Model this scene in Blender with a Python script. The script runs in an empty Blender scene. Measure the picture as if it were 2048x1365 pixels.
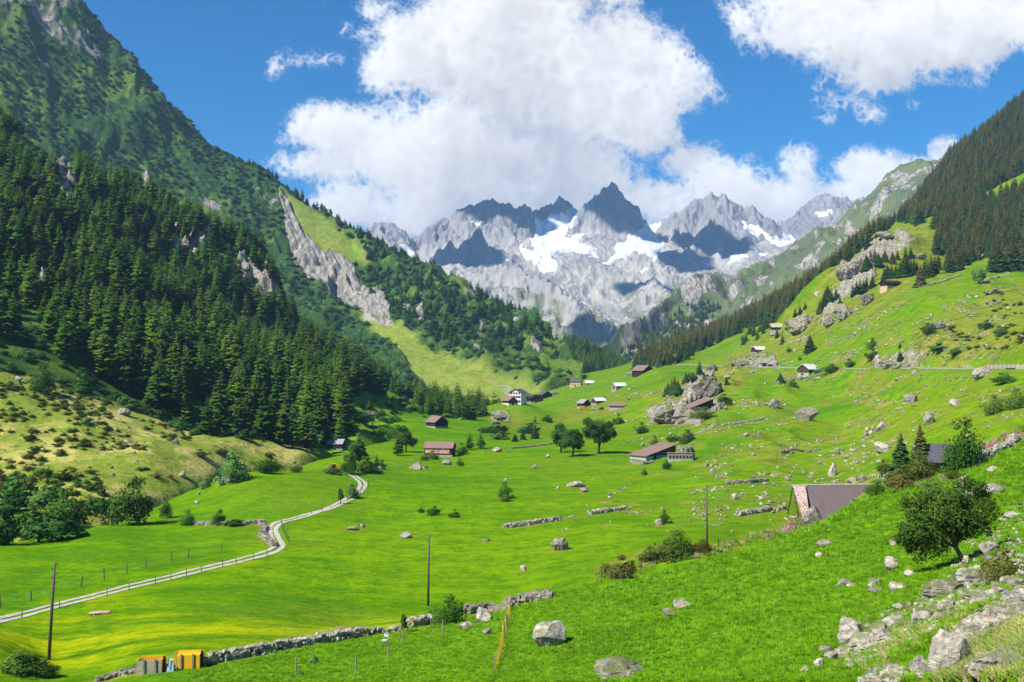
EXPO, SKY, CLOUD, SKYV, SKYSAT, HAZE = 0.76, 0.08, 0.62, 1.04, 2.4, 7.0e-5
import bpy, math, random
import numpy as np
from mathutils import Vector, Matrix
random.seed(7)
RNG = np.random.default_rng(11)
C = bpy.context.scene.collection
PI = math.pi
R = math.radians
# ------------------------------------------------------------------ camera model (source photo pixels 2048x1365)
F0 = 1991.0
PITCH = math.atan((740 - 682.5) / F0)
CP, SP = math.cos(PITCH), math.sin(PITCH)
def ray(px, py):
    a = (px - 1024) / F0; b = (682.5 - py) / F0
    return a, CP - b * SP, SP + b * CP
def P(px, py, d):
    x, y, z = ray(px, py)
    return Vector((x / y * d, d, z / y * d))
def proj(x, y, z):
    f = y * CP + z * SP; u = -y * SP + z * CP
    return 1024 + F0 * x / f, 682.5 - F0 * u / f
# ------------------------------------------------------------------ noise
_perm = RNG.permutation(512).astype(np.int64)
_g2 = np.stack([np.cos(np.arange(64) / 64 * 2 * PI), np.sin(np.arange(64) / 64 * 2 * PI)], 1)
def _h(ix, iy, seed):
    return _perm[(_perm[(ix + seed * 37) & 511] + iy) & 511] & 63
def noise2(x, y, seed=0):
    x = np.asarray(x, float); y = np.asarray(y, float)
    ix = np.floor(x).astype(np.int64); iy = np.floor(y).astype(np.int64)
    fx = x - ix; fy = y - iy
    u = fx * fx * fx * (fx * (fx * 6 - 15) + 10); v = fy * fy * fy * (fy * (fy * 6 - 15) + 10)
    def g(i, j):
        gg = _g2[_h(ix + i, iy + j, seed)]
        return gg[..., 0] * (fx - i) + gg[..., 1] * (fy - j)
    a = g(0, 0); b = g(1, 0); c = g(0, 1); d = g(1, 1)
    return (a + (b - a) * u + (c - a) * v + (a - b - c + d) * u * v) * 1.6
def fbm(x, y, octv=5, lac=2.03, gain=0.5, seed=0):
    s = 0; amp = 1.0
    for i in range(octv):
        s = s + amp * noise2(x, y, seed + i); x = x * lac + 3.7; y = y * lac - 1.3; amp *= gain
    return s
def ridged(x, y, octv=5, lac=2.05, gain=0.5, seed=0):
    s = 0; amp = 1.0; w = 1.0
    for i in range(octv):
        n = 1 - np.abs(noise2(x, y, seed + i)); n = n * n * w
        s = s + amp * n; w = np.clip(n * 1.6, 0, 1); x = x * lac + 5.1; y = y * lac + 2.3; amp *= gain
    return s
def sstep(a, b, x):
    t = np.clip((x - a) / (b - a), 0, 1); return t * t * (3 - 2 * t)
def poly_mask(px, py, poly, soft=6.0):
    """soft inside mask (1 inside) of a polygon in photo pixels"""
    shp = px.shape; px = px.ravel(); py = py.ravel()
    n = len(poly); xs = [p[0] for p in poly]; ys = [p[1] for p in poly]
    out = np.zeros(px.shape)
    sel = (px > min(xs) - soft) & (px < max(xs) + soft) & (py > min(ys) - soft) & (py < max(ys) + soft)
    X = px[sel]; Y = py[sel]
    if X.size:
        ins = np.zeros(X.shape, bool); dmin = np.full(X.shape, 1e9)
        for i in range(n):
            x0, y0 = poly[i]; x1, y1 = poly[(i + 1) % n]
            c = ((y0 > Y) != (y1 > Y)); 
            if y1 != y0: ins ^= c & (X < (x1 - x0) * (Y - y0) / (y1 - y0) + x0)
            L = (x1 - x0) ** 2 + (y1 - y0) ** 2 + 1e-9
            t = np.clip(((X - x0) * (x1 - x0) + (Y - y0) * (y1 - y0)) / L, 0, 1)
            dmin = np.minimum(dmin, np.hypot(X - x0 - t * (x1 - x0), Y - y0 - t * (y1 - y0)))
        sd = np.where(ins, dmin, -dmin)
        out[sel] = sstep(-soft, soft, sd)
    return out.reshape(shp)
# ------------------------------------------------------------------ terrain sheets: columns s = x/y, rows by distance y
SHEETS = []
def PX(s): return 1024 + F0 * s
class Sheet:
    def __init__(self, name, S, D, Z):
        self.name = name; self.S = S; self.D = D; self.Z = Z      # D,Z: [col,row]
        self.X = S[:, None] * D
        self.px, self.py = proj(self.X, self.D, self.Z)
        self.att = {}
    def refresh(self): self.px, self.py = proj(self.X, self.D, self.Z)
    def height(self, x, y):
        s = x / y; i = int(np.clip(np.searchsorted(self.S, s) - 1, 0, len(self.S) - 2))
        if s < self.S[0] - 1e-3 or s > self.S[-1] + 1e-3: return None
        w = (s - self.S[i]) / (self.S[i + 1] - self.S[i]); r = []
        for k in (i, i + 1):
            if y < self.D[k, 0] or y > self.D[k, -1]: return None
            r.append(np.interp(y, self.D[k], self.Z[k]))
        return r[0] * (1 - w) + r[1] * w
    def hit(self, px, py):
        """first surface point seen at this photo pixel"""
        s = (px - 1024) / F0
        for _ in range(2):
            i = int(np.searchsorted(self.S, s)); 
            if i <= 0 or i >= len(self.S): return None
            w = (s - self.S[i - 1]) / (self.S[i] - self.S[i - 1])
            d = self.D[i - 1] * (1 - w) + self.D[i] * w; z = self.Z[i - 1] * (1 - w) + self.Z[i] * w
            pyc = self.py[i - 1] * (1 - w) + self.py[i] * w
            up = np.nonzero((pyc[:-1] >= py) & (pyc[1:] < py))[0]
            if not len(up): return None
            j = up[0]; t = (pyc[j] - py) / (pyc[j] - pyc[j + 1] + 1e-9)
            dd = d[j] + (d[j + 1] - d[j]) * t; zz = z[j] + (z[j + 1] - z[j]) * t
            s = (px - 1024) / F0 * (dd * CP + zz * SP) / dd
        return Vector((s * dd, dd, zz))
    def build(self, mat, kind='structure'):
        nc, nr = self.D.shape
        co = np.stack([self.X, self.D, self.Z], -1).reshape(-1, 3)
        i, j = np.meshgrid(np.arange(nc - 1), np.arange(nr - 1), indexing='ij')
        a = (i * nr + j).ravel()
        q = np.stack([a, a + nr, a + nr + 1, a + 1], 1)
        o = mesh_np(self.name, co, q, mat, smooth=True)
        for k, v in self.att.items():
            at = o.data.attributes.new(k, 'FLOAT', 'POINT'); at.data.foreach_set('value', v.ravel().astype(np.float32))
        o['kind'] = kind
        self.obj = o
        return o
def mesh_np(name, co, faces, mats, parent=None, smooth=False, midx=None):
    """one mesh object from numpy arrays; faces is an (n,k) array or a list of such arrays"""
    me = bpy.data.meshes.new(name)
    fl = faces if isinstance(faces, list) else [faces]
    fl = [np.asarray(f) for f in fl if len(f)]
    loops = np.concatenate([f.ravel() for f in fl]).astype(np.int32)
    tot = np.concatenate([np.full(len(f), f.shape[1]) for f in fl]).astype(np.int32)
    st = np.concatenate([[0], np.cumsum(tot)[:-1]]).astype(np.int32)
    me.vertices.add(len(co)); me.vertices.foreach_set('co', np.asarray(co, np.float32).ravel())
    me.loops.add(len(loops)); me.loops.foreach_set('vertex_index', loops)
    me.polygons.add(len(tot)); me.polygons.foreach_set('loop_start', st); me.polygons.foreach_set('loop_total', tot)
    if midx is not None: me.polygons.foreach_set('material_index', np.asarray(midx, np.int32))
    me.polygons.foreach_set('use_smooth', np.full(len(tot), bool(smooth)))
    me.update(calc_edges=True); me.validate()
    for m in (mats if isinstance(mats, (list, tuple)) else [mats]): me.materials.append(m)
    o = bpy.data.objects.new(name, me); C.objects.link(o)
    if parent is not None: o.parent = parent
    return o
def hit(px, py, only=None):
    best = None; bs = None
    for sh in SHEETS:
        if only and sh.name not in only: continue
        h = sh.hit(px, py)
        if h is not None and (best is None or h.y < best.y): best = h; bs = sh
    return best, bs
def ground(x, y, only=None):
    z = None
    for sh in SHEETS:
        if only and sh.name not in only: continue
        h = sh.height(x, y)
        if h is not None and (z is None or h > z): z = h
    return -25.0 if z is None else z
def pchip(v, K, Y):
    """K knots 0..n-1, Y [n,cols]; monotone cubic in v -> [len(v), cols]"""
    n = Y.shape[0]; dl = np.diff(Y, axis=0); m = np.zeros_like(Y)
    a = dl[:-1]; b = dl[1:]
    ok = a * b > 0
    m[1:-1] = np.where(ok, 2 * a * b / np.where(ok, a + b, 1), 0)
    m[0] = dl[0]; m[-1] = dl[-1]
    k = np.clip(np.floor(v).astype(int), 0, n - 2); t = (v - k)[:, None]
    return ((2 * t**3 - 3 * t**2 + 1) * Y[k] + (t**3 - 2 * t**2 + t) * m[k] + (-2 * t**3 + 3 * t**2) * Y[k + 1] + (t**3 - t**2) * m[k + 1])
def loft(name, rings, px0, px1, ncol, nrow, pw=None):
    """rings near->far: lists of (px,py,d); nrow rows per band"""
    S = (np.linspace(px0, px1, ncol) - 1024) / F0
    LD = []; T = []
    for r in rings:
        k = [(lambda p: (p.x / p.y, math.log(p.y), p.z / p.y))(P(*q)) for q in r]
        k.sort(); a = np.array(k)
        LD.append(np.interp(S, a[:, 0], a[:, 1])); T.append(np.interp(S, a[:, 0], a[:, 2]))
    LD = np.array(LD); T = np.array(T)
    v = np.concatenate([np.linspace(i, i + 1, nrow[i], endpoint=False) for i in range(len(rings) - 1)] + [[len(rings) - 1]])
    ld = pchip(v, None, LD); t = pchip(v, None, T)
    D = np.exp(ld).T; D = np.maximum.accumulate(D + np.arange(D.shape[1]) * 1e-3, axis=1)
    sh = Sheet(name, S, D, t.T * D); sh.v = v
    return sh
# ------------------------------------------------------------------ valley floor and right-hand slope: scattered spot heights
pts = """-300,1365,66;0,1365,72;0,1300,80;100,1320,84;0,1240,100;0,1200,110;0,1100,142;300,1340,74;400,1338,74;600,1292,82;600,1268,90;857,1212,114;
860,1365,58;860,1300,72;950,1240,92;600,1365,68;300,1400,66;600,1200,112;560,1085,152;300,1100,146;720,960,236;400,1040,180;330,1030,190;200,1052,168;0,1088,150;
500,943,236;420,975,222;600,945,240;700,932,262;-300,1200,108;-300,1110,138;
900,1100,150;1100,1100,147;900,1000,205;1000,930,292;880,915,332;800,905,345;700,912,330;1000,900,350;800,850,450;760,800,560;830,832,500;950,835,560;1000,868,430;1060,880,400;1180,908,322;1110,850,560;
1200,862,440;1050,806,800;1000,812,790;1150,772,860;1150,790,780;1240,775,730;1300,745,700;1240,752,840;1200,815,600;950,818,760;1120,830,620;1050,835,600;
1325,918,306;1400,915,300;1410,1092,138;1300,1100,140;1670,1030,182;1620,1028,184;1700,955,232;1700,900,300;1700,850,365;1700,800,425;1700,750,470;1700,735,485;1620,737,520;1845,738,410;1960,738,365;2040,738,332;2200,738,290;
2048,800,255;2048,860,190;1900,860,232;1900,800,300;1875,918,196;1800,975,178;1500,1000,192;1500,900,300;1500,850,380;1500,800,450;1500,740,600;1400,737,690;1400,835,440;1300,862,400;1600,1000,196;1330,1060,158;1200,1060,160;
1850,700,425;2048,700,350;2048,640,420;2048,545,580;1950,545,590;1800,600,540;1775,575,610;1700,650,575;1600,690,620;1600,650,700;1550,665,800;1520,640,960;1450,705,800;1400,718,820;1350,722,790;1290,745,760;1950,620,480;2200,640,380;2300,500,600;
1700,560,740;1750,490,850;1850,470,860;1900,540,700;2048,480,760;1650,610,700;1300,722,1000;1400,690,1050;1480,655,1050;
2300,80,1450;2048,205,1420;1960,280,1450;1900,318,1450;1830,413,1420;1720,503,1380;1600,582,1350;1500,630,1330;1400,675,1300;1330,705,1280;1260,728,1250;
1700,520,1000;1850,420,1100;2000,350,1100;2300,250,1100;
1200,1365,44;1200,1300,54;1230,1340,48;1100,1290,58;1000,1365,48;1100,1240,72;1050,1205,96;1200,1165,98;1200,1200,80;1440,1108,96;1440,1160,74;1440,1250,52;1440,1365,33;1560,1070,104;1560,1150,74;1740,980,128;1740,1080,82;1700,1200,48;1650,1300,34;1700,1365,26;
1900,1365,19;2048,1365,15;2048,1280,20;2048,1200,29;1900,1250,28;1925,1125,56;2048,1100,46;2048,1000,74;2048,880,128;1900,935,122;1900,1000,92;2300,1000,62;2300,1200,22;2300,1365,11;2300,860,112;1100,1365,46;850,1240,98;700,1262,92"""
cp = []
for t in pts.replace('\n', '').split(';'):
    if t.strip():
        p = P(*[float(q) for q in t.split(',')]); cp.append((p.x / p.y, math.log(p.y), p.z / p.y))
def wp(x_px, d, z): cp.append(((x_px - 1024) / F0, math.log(d), z / d))
# hidden ground: dips behind crests, floor under the mountains, ground beside and behind the viewer
for a in [(1200,115,-24.5),(1440,115,-24),(1560,128,-24.5),(1740,152,-24),(1900,150,-22),(2048,158,-19),(1050,108,-26.3),(700,100,-25.5),(1300,128,-26.3),
          (520,268,-29),(350,250,-31),(200,200,-31),(0,180,-31.5),(-300,170,-32),(600,290,-29),(720,300,-27.5),(-300,300,-32),(0,300,-32),(300,350,-32),(600,450,-31),(0,600,-30),(400,700,-30),(800,800,-30),
          (0,1200,-25),(600,1200,-20),(1000,1200,-12),(1150,1250,-5),(1200,1500,10),(800,1700,0),(0,1700,0),(-300,1700,0),(-300,800,-30),
          (900,640,-33),(1050,700,-31),(1280,1700,5),(1400,1700,20),(1600,1700,60),(1830,1750,200),(2048,1750,330),(2300,1750,430),
          (-300,7,-14),(400,7,-10),(1024,7,-5.5),(1500,7,-3.2),(2048,7,-2.4),(2300,7,-2.2),(-300,20,-19),(400,20,-14.5),(1024,18,-8.5),(-300,40,-21),(300,40,-20),(700,36,-16.5),
          (870,655,-30),(760,640,-12),(690,600,-18)]: wp(*a)
cp = np.array(cp)
def feat(s, l): return np.stack([s * 3.0, l * 1.0], -1)
A = feat(cp[:, 0], cp[:, 1]); n = len(cp)
def kern(a, b):
    r2 = ((a[:, None, :] - b[None, :, :]) ** 2).sum(-1); return np.sqrt(r2 + 0.0016)
K = -kern(A, A) ; K[np.arange(n), np.arange(n)] -= 0.0 
Mx = np.zeros((n + 3, n + 3)); Mx[:n, :n] = K + np.eye(n) * 0.002
Mx[:n, n] = 1; Mx[:n, n + 1:] = A; Mx[n, :n] = 1; Mx[n + 1:, :n] = A.T
W = np.linalg.solve(Mx, np.concatenate([cp[:, 2], np.zeros(3)]))
NCV, NRV = 860, 620
S = (np.linspace(-420, 2480, NCV) - 1024) / F0
L = np.linspace(math.log(6.5), math.log(1740), NRV)
T = np.zeros((NCV, NRV))
for i in range(NCV):
    Q = feat(np.full(NRV, S[i]), L)
    T[i] = -kern(Q, A) @ W[:n] + W[n] + Q @ W[n + 1:]
D = np.exp(L)[None, :].repeat(NCV, 0)
V = Sheet('valley_meadow', S, D, T * D)
X, Y = V.X, V.D
V0x, V0y = V.px.copy(), V.py.copy()
# terrain relief: soft hummocks on the floor, bouldery lumps on the slopes
right = sstep(1150, 1500, V0x) * sstep(150, 300, Y)
V.Z += fbm(X / 38, Y / 38, 3, seed=3) * 0.55 * sstep(30, 200, Y) * (0.35 + right)
V.Z += fbm(X / 9, Y / 9, 3, seed=9) * (0.07 + 0.33 * right) * sstep(10, 60, Y)
V.Z += ridged(X / 26, Y / 60, 3, seed=14) * 1.6 * right
V.Z += fbm(X / 2.1, Y / 2.1, 2, seed=19) * 0.045
# mounds seen in the photo (px, py, half-width m, height m)
def mound(px, py, rx, ry, h, d=None):
    p = P(px, py, d) if d else hit(px, py, ('valley_meadow',))[0]
    if p is None: return
    q = ((X - p.x) / rx) ** 2 + ((Y - p.y) / ry) ** 2
    V.Z += h * np.exp(-q * 1.2)
V.refresh(); SHEETS.append(V)
for a in [(1015,836,30,26,9.5),(1080,848,16,18,4),(1020,1290,10,6,.5),(640,825,24,26,6),(735,822,22,20,6),(1000,1040,9,6,.8),(880,1045,8,5,.7),(1150,1005,12,8,.8),(1180,1290,9,5,.6),
          (1395,815,32,30,10),(1350,790,26,22,8),(1605,650,26,26,14),(1680,590,40,40,18),(1760,520,50,50,20),(1800,725,16,14,5),(1470,740,24,20,5),(1330,960,10,8,.7),(1480,960,12,9,1),(1640,925,14,10,1.2)]:
    mound(*a)
V.refresh()
RD = [(1345,729,735),(1400,730,705),(1460,733,650),(1540,735,565),(1625,736,515),(1740,737,455),(1845,737,405),(1960,737,360),(2048,737,326),(2300,738,285)]
rp = [P(*q) for q in RD]; dmin = np.full(X.shape, 1e9); zr_ = np.zeros(X.shape)
for a_, b_ in zip(rp[:-1], rp[1:]):
    dx, dy = b_.x - a_.x, b_.y - a_.y; t_ = np.clip(((X - a_.x) * dx + (Y - a_.y) * dy) / (dx * dx + dy * dy), 0, 1); r_ = np.hypot(X - a_.x - t_ * dx, Y - a_.y - t_ * dy); m_ = r_ < dmin
    dmin = np.where(m_, r_, dmin); zr_ = np.where(m_, a_.z + (b_.z - a_.z) * t_, zr_)
w_ = sstep(16, 4.2, dmin); V.Z = V.Z * (1 - w_) + (zr_ - .25) * w_
V.refresh()
def vm(poly, soft=8): return poly_mask(V.px + 9 * fbm(X / 14, Y / 14, 3, seed=31), V.py + 4 * fbm(X / 14, Y / 14, 3, seed=35), poly, soft)
dry = np.zeros_like(X)
for poly, w, so in [
    ([(1690,470),(1900,430),(1890,520),(1800,590),(1690,640),(1600,700),(1530,740),(1420,770),(1430,730),(1540,660),(1640,560)], .8, 14),
    ([(1860,640),(2048,560),(2048,700),(1960,690),(1900,720),(1830,700),(1820,665)], .9, 10),
    ([(1290,800),(1400,760),(1420,730),(1500,735),(1470,800),(1440,820),(1330,850),(1290,850)], .75, 9),
    ([(980,835),(1030,820),(1080,840),(1100,880),(1000,870)], .5, 9),
    ([(1180,1135),(1300,1090),(1440,1085),(1600,1030),(1740,960),(1740,1000),(1600,1062),(1440,1112),(1300,1135),(1190,1165)], .85, 7),
    ([(1690,1330),(1760,1270),(1900,1230),(2048,1130),(2048,1180),(1900,1290),(1760,1365),(1620,1365)], .45, 14),
    ([(1640,1240),(1760,1180),(1900,1140),(1940,1160),(1800,1230),(1660,1290)], .6, 12),
    ([(1800,1365),(1900,1300),(2048,1230),(2048,1365)], .9, 10),
    ([(1840,660),(2048,600),(2048,650),(1850,700)], .6, 14),
    ([(600,860),(700,820),(760,800),(800,830),(760,880),(640,920)], .35, 14),
    ([(1150,800),(1250,790),(1260,830),(1140,850),(1080,870),(1090,840)], .55, 8),
    ([(1060,750),(1180,760),(1180,800),(1090,800)], .25, 10)]:
    dry = np.maximum(dry, w * vm(poly, so))
yel = np.maximum(vm([(0,1250),(300,1215),(600,1240),(860,1230),(860,1262),(600,1285),(330,1330),(0,1345)], 22), .6 * vm([(150,1190),(500,1110),(520,1125),(170,1215)], 8))
yel = np.maximum(yel, .5 * vm([(1500,880),(1900,790),(2048,760),(2048,840),(1700,880),(1500,950)], 30))
rocky = sstep(1050, 1400, V0x) * sstep(130, 240, Y) * sstep(-.35, .45, fbm(X / 24, Y / 34, 4, seed=51) + .1)
rk = np.zeros_like(X)
for poly, so in [([(1300,850),(1290,820),(1350,790),(1400,740),(1425,745),(1410,790),(1440,800),(1400,850)], 5),
                 ([(1690,600),(1640,660),(1650,600),(1700,520),(1760,470),(1800,460),(1830,480),(1760,540),(1730,590)], 9),
                 ([(1465,730),(1465,722),(1530,708),(1560,722),(1560,736)], 4), ([(1740,736),(1745,718),(1800,706),(1850,700),(1850,730),(1820,737)], 4),
                 ([(660,818),(690,812),(710,850),(670,852)], 4), ([(985,828),(1010,820),(1020,838),(1000,850),(985,848)], 4),
                 ([(1860,1340),(1960,1275),(2048,1215),(2048,1150),(1960,1190),(1870,1270),(1800,1300)], 10),
                 ([(1640,1300),(1740,1225),(1830,1185),(1850,1200),(1760,1260),(1680,1320)], 8)]:
    rk = np.maximum(rk, vm(poly, so))
V.att = {'dry': dry, 'yellow': yel, 'rock': rk, 'patch': rocky, 'far': sstep(0, 1, right)}
V.Z += rk * (ridged(X / 13, Y / 13, 4, seed=61) - .8) * np.clip(Y / 700, .1, 1.0) * 4.0
V.refresh()
# ------------------------------------------------------------------ near left slope: dry pasture below, larch forest spur above
L1 = loft('forest_slope', [
    [(-420,1200,128),(-300,1190,134),(0,1112,152),(150,1075,165),(300,1045,195),(450,985,250),(600,942,290),(700,905,345),(850,880,420),(950,856,520),(1010,850,600)],
    [(-420,1010,200),(0,960,215),(150,930,225),(300,900,250),(450,885,290),(600,885,345),(700,870,400),(850,850,480),(950,845,560),(1010,846,640)],
    [(-420,740,290),(0,735,300),(130,775,305),(370,850,325),(500,870,345),(600,878,370),(700,850,425),(850,838,500),(950,840,590),(1010,843,660)],
    [(-300,500,410),(0,500,430),(300,640,440),(500,745,450),(700,800,500),(850,832,570),(950,836,640),(1010,841,690)],
    [(-300,330,560),(0,345,560),(120,400,565),(200,440,570),(330,540,600),(420,590,600),(500,650,610),(560,690,600),(640,760,590),(700,775,610),(850,815,650),(950,834,700),(1010,839,720)],
    [(-300,110,760),(0,262,740),(100,310,730),(200,365,720),(350,438,710),(450,480,705),(520,515,700),(545,560,680),(570,640,660),(650,705,660),(800,775,690),(930,828,720),(1010,838,750)],
    [(-300,230,1000),(0,380,980),(200,480,950),(350,540,900),(520,620,860),(600,720,800),(800,850,830),(930,880,830),(1010,880,830)]], -420, 1010, 420, [40,60,80,80,90,20])
X1, Y1 = L1.X, L1.D; p0x, p0y = L1.px.copy(), L1.py.copy()
up = sstep(300, 420, Y1)
L1.Z += fbm(X1 / 60, Y1 / 60, 4, seed=71) * (2.0 + 7 * up) * sstep(150, 240, Y1)
L1.Z += fbm(X1 / 9, Y1 / 9, 3, seed=75) * (.35 + 1.2 * up) * sstep(150, 190, Y1)
cl = np.zeros_like(X1)
for poly in [[(480,520),(545,530),(560,600),(540,640),(500,610),(470,560)], [(100,340),(140,330),(155,400),(150,440),(110,410)], [(350,470),(420,480),(410,540),(350,520)], [(200,450),(330,520),(330,545),(220,500)], [(150,430),(185,440),(185,470),(160,460)],
             [(660,815),(700,810),(715,850),(670,850)], [(60,570),(90,560),(100,590),(70,600)], [(140,680),(170,690),(160,715),(140,705)]]:
    cl = np.maximum(cl, poly_mask(p0x + 9 * fbm(X1 / 20, Y1 / 20, 3, seed=81), p0y + 9 * fbm(X1 / 20, Y1 / 20, 3, seed=83), poly, 7))
L1.Z += cl * (ridged(X1 / 14, Y1 / 22, 4, seed=85) - .9) * 12
L1.Z -= 7 * (1 - sstep(0, .4, L1.v))[None, :] * sstep(80, 400, Y1); L1.refresh(); SHEETS.append(L1)
lo = poly_mask(p0x + 14 * fbm(X1 / 30, Y1 / 30, 3, seed=87), p0y + 8 * fbm(X1 / 30, Y1 / 30, 3, seed=88), [(-500,735),(0,742),(130,770),(370,850),(600,888),(700,880),(760,930),(0,1200),(-500,1300)], 14)
L1.att = {'rock': cl, 'dry': lo, 'lush': poly_mask(p0x, p0y, [(640,790),(800,790),(900,850),(980,840),(1000,900),(640,960)], 16)}
# ------------------------------------------------------------------ big green mountain on the left, its scree fan and slab gully
crest = [(-420,-640),(-100,-300),(60,-120),(164,0),(195,40),(215,74),(232,84),(246,100),(262,108),(272,118),(277,138),(300,160),(308,171),(333,205),(379,246),(420,289),(461,308),(513,338),(564,372),(607,403),(631,420),(672,443),(705,466),(762,491),(828,524),(869,545),(910,565),(951,587),(1013,618),(1074,648),(1095,675),(1107,698),(1132,715),(1150,745),(1165,768)]
def cd(px): return float(np.interp(px, [-420, 164, 500, 700, 1000, 1165], [1650, 1600, 1560, 1500, 1300, 1010]))
rc = [(a, b, cd(a)) for a, b in crest]
def at_(ringpx, t, dn): 
    """ring between base and crest: fraction t of the photo height"""
    return [(a, b) for a, b in ringpx]
base = [(-420,850,820),(500,850,820),(900,838,800),(960,822,815),(1000,812,830),(1050,803,850),(1100,792,870),(1165,778,900)]
def byf(px, t):
    b = np.interp(px, [q[0] for q in base], [q[1] for q in base]); c = np.interp(px, [q[0] for q in crest], [q[1] for q in crest]); return b + (c - b) * t
def bdf(px, t):
    b = np.interp(px, [q[0] for q in base], [q[2] for q in base]); c = cd(px); return b * (c / b) ** t
knx = [-420,-100,60,164,246,308,379,461,560,631,705,762,828,869,910,951,1013,1074,1107,1132,1165]
L2 = loft('green_mountain', [base, [(x, byf(x, .18), bdf(x, .3)) for x in knx], [(x, byf(x, .45), bdf(x, .58)) for x in knx], [(x, byf(x, .75), bdf(x, .82)) for x in knx], rc,
     [(a, b + 60, cd(a) + 160) for a, b in crest], [(a, 760, cd(a) + 700) for a, b in crest]], -420, 1165, 640, [60,100,120,120,16,8])
X2, Y2 = L2.X, L2.D; q0x, q0y = L2.px.copy(), L2.py.copy()
vv = L2.v[None, :].repeat(len(L2.S), 0)
inn = sstep(0, .25, vv)
def pm2(poly, so=6, w=7): return poly_mask(q0x + w * fbm(X2 / 40, Y2 / 40, 3, seed=91), q0y + w * fbm(X2 / 40, Y2 / 40, 3, seed=93), poly, so)
slab = pm2([(556,372),(575,392),(590,425),(612,470),(645,505),(665,500),(690,515),(720,545),(745,575),(765,590),(780,620),(790,655),(770,652),(740,625),(704,598),(664,568),(626,548),(590,512),(570,450),(560,400)], 5, 5)
fan = pm2([(700,600),(760,640),(800,655),(850,690),(900,720),(960,745),(1010,760),(1060,785),(1110,800),(960,850),(900,850),(800,720),(730,650)], 9)
fan = np.maximum(fan, pm2([(560,372),(600,405),(660,440),(700,480),(740,520),(690,520),(660,505),(630,525),(600,470),(585,425)], 9))
fan = np.maximum(fan, pm2([(880,700),(930,735),(1040,780),(1100,790),(1040,800),(960,770),(900,735)], 6))
olive = pm2([(1020,745),(1100,735),(1170,770),(1150,800),(1090,800),(1040,780)], 10)
scree = pm2([(700,605),(745,630),(790,660),(770,660),(730,640)], 5) + .8 * pm2([(955,750),(990,765),(1060,795),(1020,795),(970,770)], 6)
topr = pm2([(30,-60),(160,-40),(215,74),(277,138),(230,130),(170,100),(100,60),(20,50),(-60,0)], 16, 20) * sstep(-.1, .4, fbm(X2 / 40, Y2 / 40, 3, seed=96) + .1)
slab0 = slab.copy(); slab = np.maximum(slab, .7 * sstep(.6, .95, fbm(X2 / 60, Y2 / 60, 4, seed=97)) * (1 - fan) * sstep(1.5, 2.2, vv))
for pl in [[(745,555),(770,560),(775,580),(750,578)],[(830,625),(855,640),(850,655),(828,645)],[(945,690),(965,680),(962,715),(948,712)],[(1060,700),(1085,715),(1080,735),(1065,730)],[(800,600),(826,612),(822,628),(804,620)]]:
    slab = np.maximum(slab, .9 * pm2(pl, 4, 6))
L2.Z += (ridged(X2 / 330 + .3, Y2 / 500, 4, seed=95) - 1.0) * 26 * inn * (1 - .75 * fan) * (1 - sstep(3.7, 4, vv))
L2.Z += fbm(X2 / 45, Y2 / 45, 5, seed=101) * 7.0 * inn * (1 - .85 * fan) * (1 - .6 * sstep(3.9, 4, vv))
L2.Z += fbm(X2 / 9, Y2 / 9, 3, seed=103) * 2.2 * inn * (1 - .8 * fan)
# the slabs: long steep ribs running down the fall line
pc = X2 * .85 + Y2 * .53; pa = X2 * .53 - Y2 * .85; rib = ridged(pc / 15 + .35 * fbm(X2 / 60, Y2 / 60, 2, seed=104), pa / 240, 4, seed=105)
L2.Z += (ridged(pc / 85 + .4 * fbm(X2 / 120, Y2 / 120, 2, seed=106), pa / 700, 4, seed=109) - 1.0) * 11 * inn * (1 - .85 * fan) * (1 - sstep(3.6, 3.95, vv)) * (1 - .8 * slab0)
L2.Z += (slab0 * 7 + (slab - slab0) * 3) * (rib - .9)
gul = poly_mask(q0x, q0y, [(652,560),(672,545),(700,590),(735,600),(760,625),(735,622),(720,608),(690,610)], 7)
L2.Z -= gul * 26
L2.Z += topr * (ridged(X2 / 40, Y2 / 40, 4, seed=107) - .9) * 9
L2.Z -= 12 * (1 - sstep(0, .25, L2.v))[None, :]; L2.refresh(); SHEETS.append(L2)
L2.att = {'rock': np.clip(slab + .62 * topr, 0, 1), 'fan': np.clip(fan, 0, 1), 'scree': np.clip(scree, 0, 1), 'olive': np.clip(olive + .8 * sstep(.3, .6, fbm(X2 / 90, Y2 / 90, 4, seed=108) + .55 * sstep(300, -100, q0x)), 0, 1)}
# ------------------------------------------------------------------ small wooded hill closing the valley
G = loft('wooded_hill', [[(1050,800,1150),(1300,770,1150)], [(1050,740,1230),(1110,735,1230),(1180,738,1230),(1270,760,1230),(1300,765,1230)],
    [(1050,670,1330),(1111,700,1330),(1150,698,1330),(1177,702,1330),(1218,722,1330),(1263,752,1330),(1300,775,1330)], [(1050,760,1450),(1300,800,1450)]], 1050, 1300, 90, [14,24,8])
G.Z += fbm(G.X / 50, G.D / 50, 4, seed=111) * 4
G.refresh(); SHEETS.append(G)
G.att = {'rock': sstep(.3, .6, fbm(G.X / 30, G.D / 30, 3, seed=113))}
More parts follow.
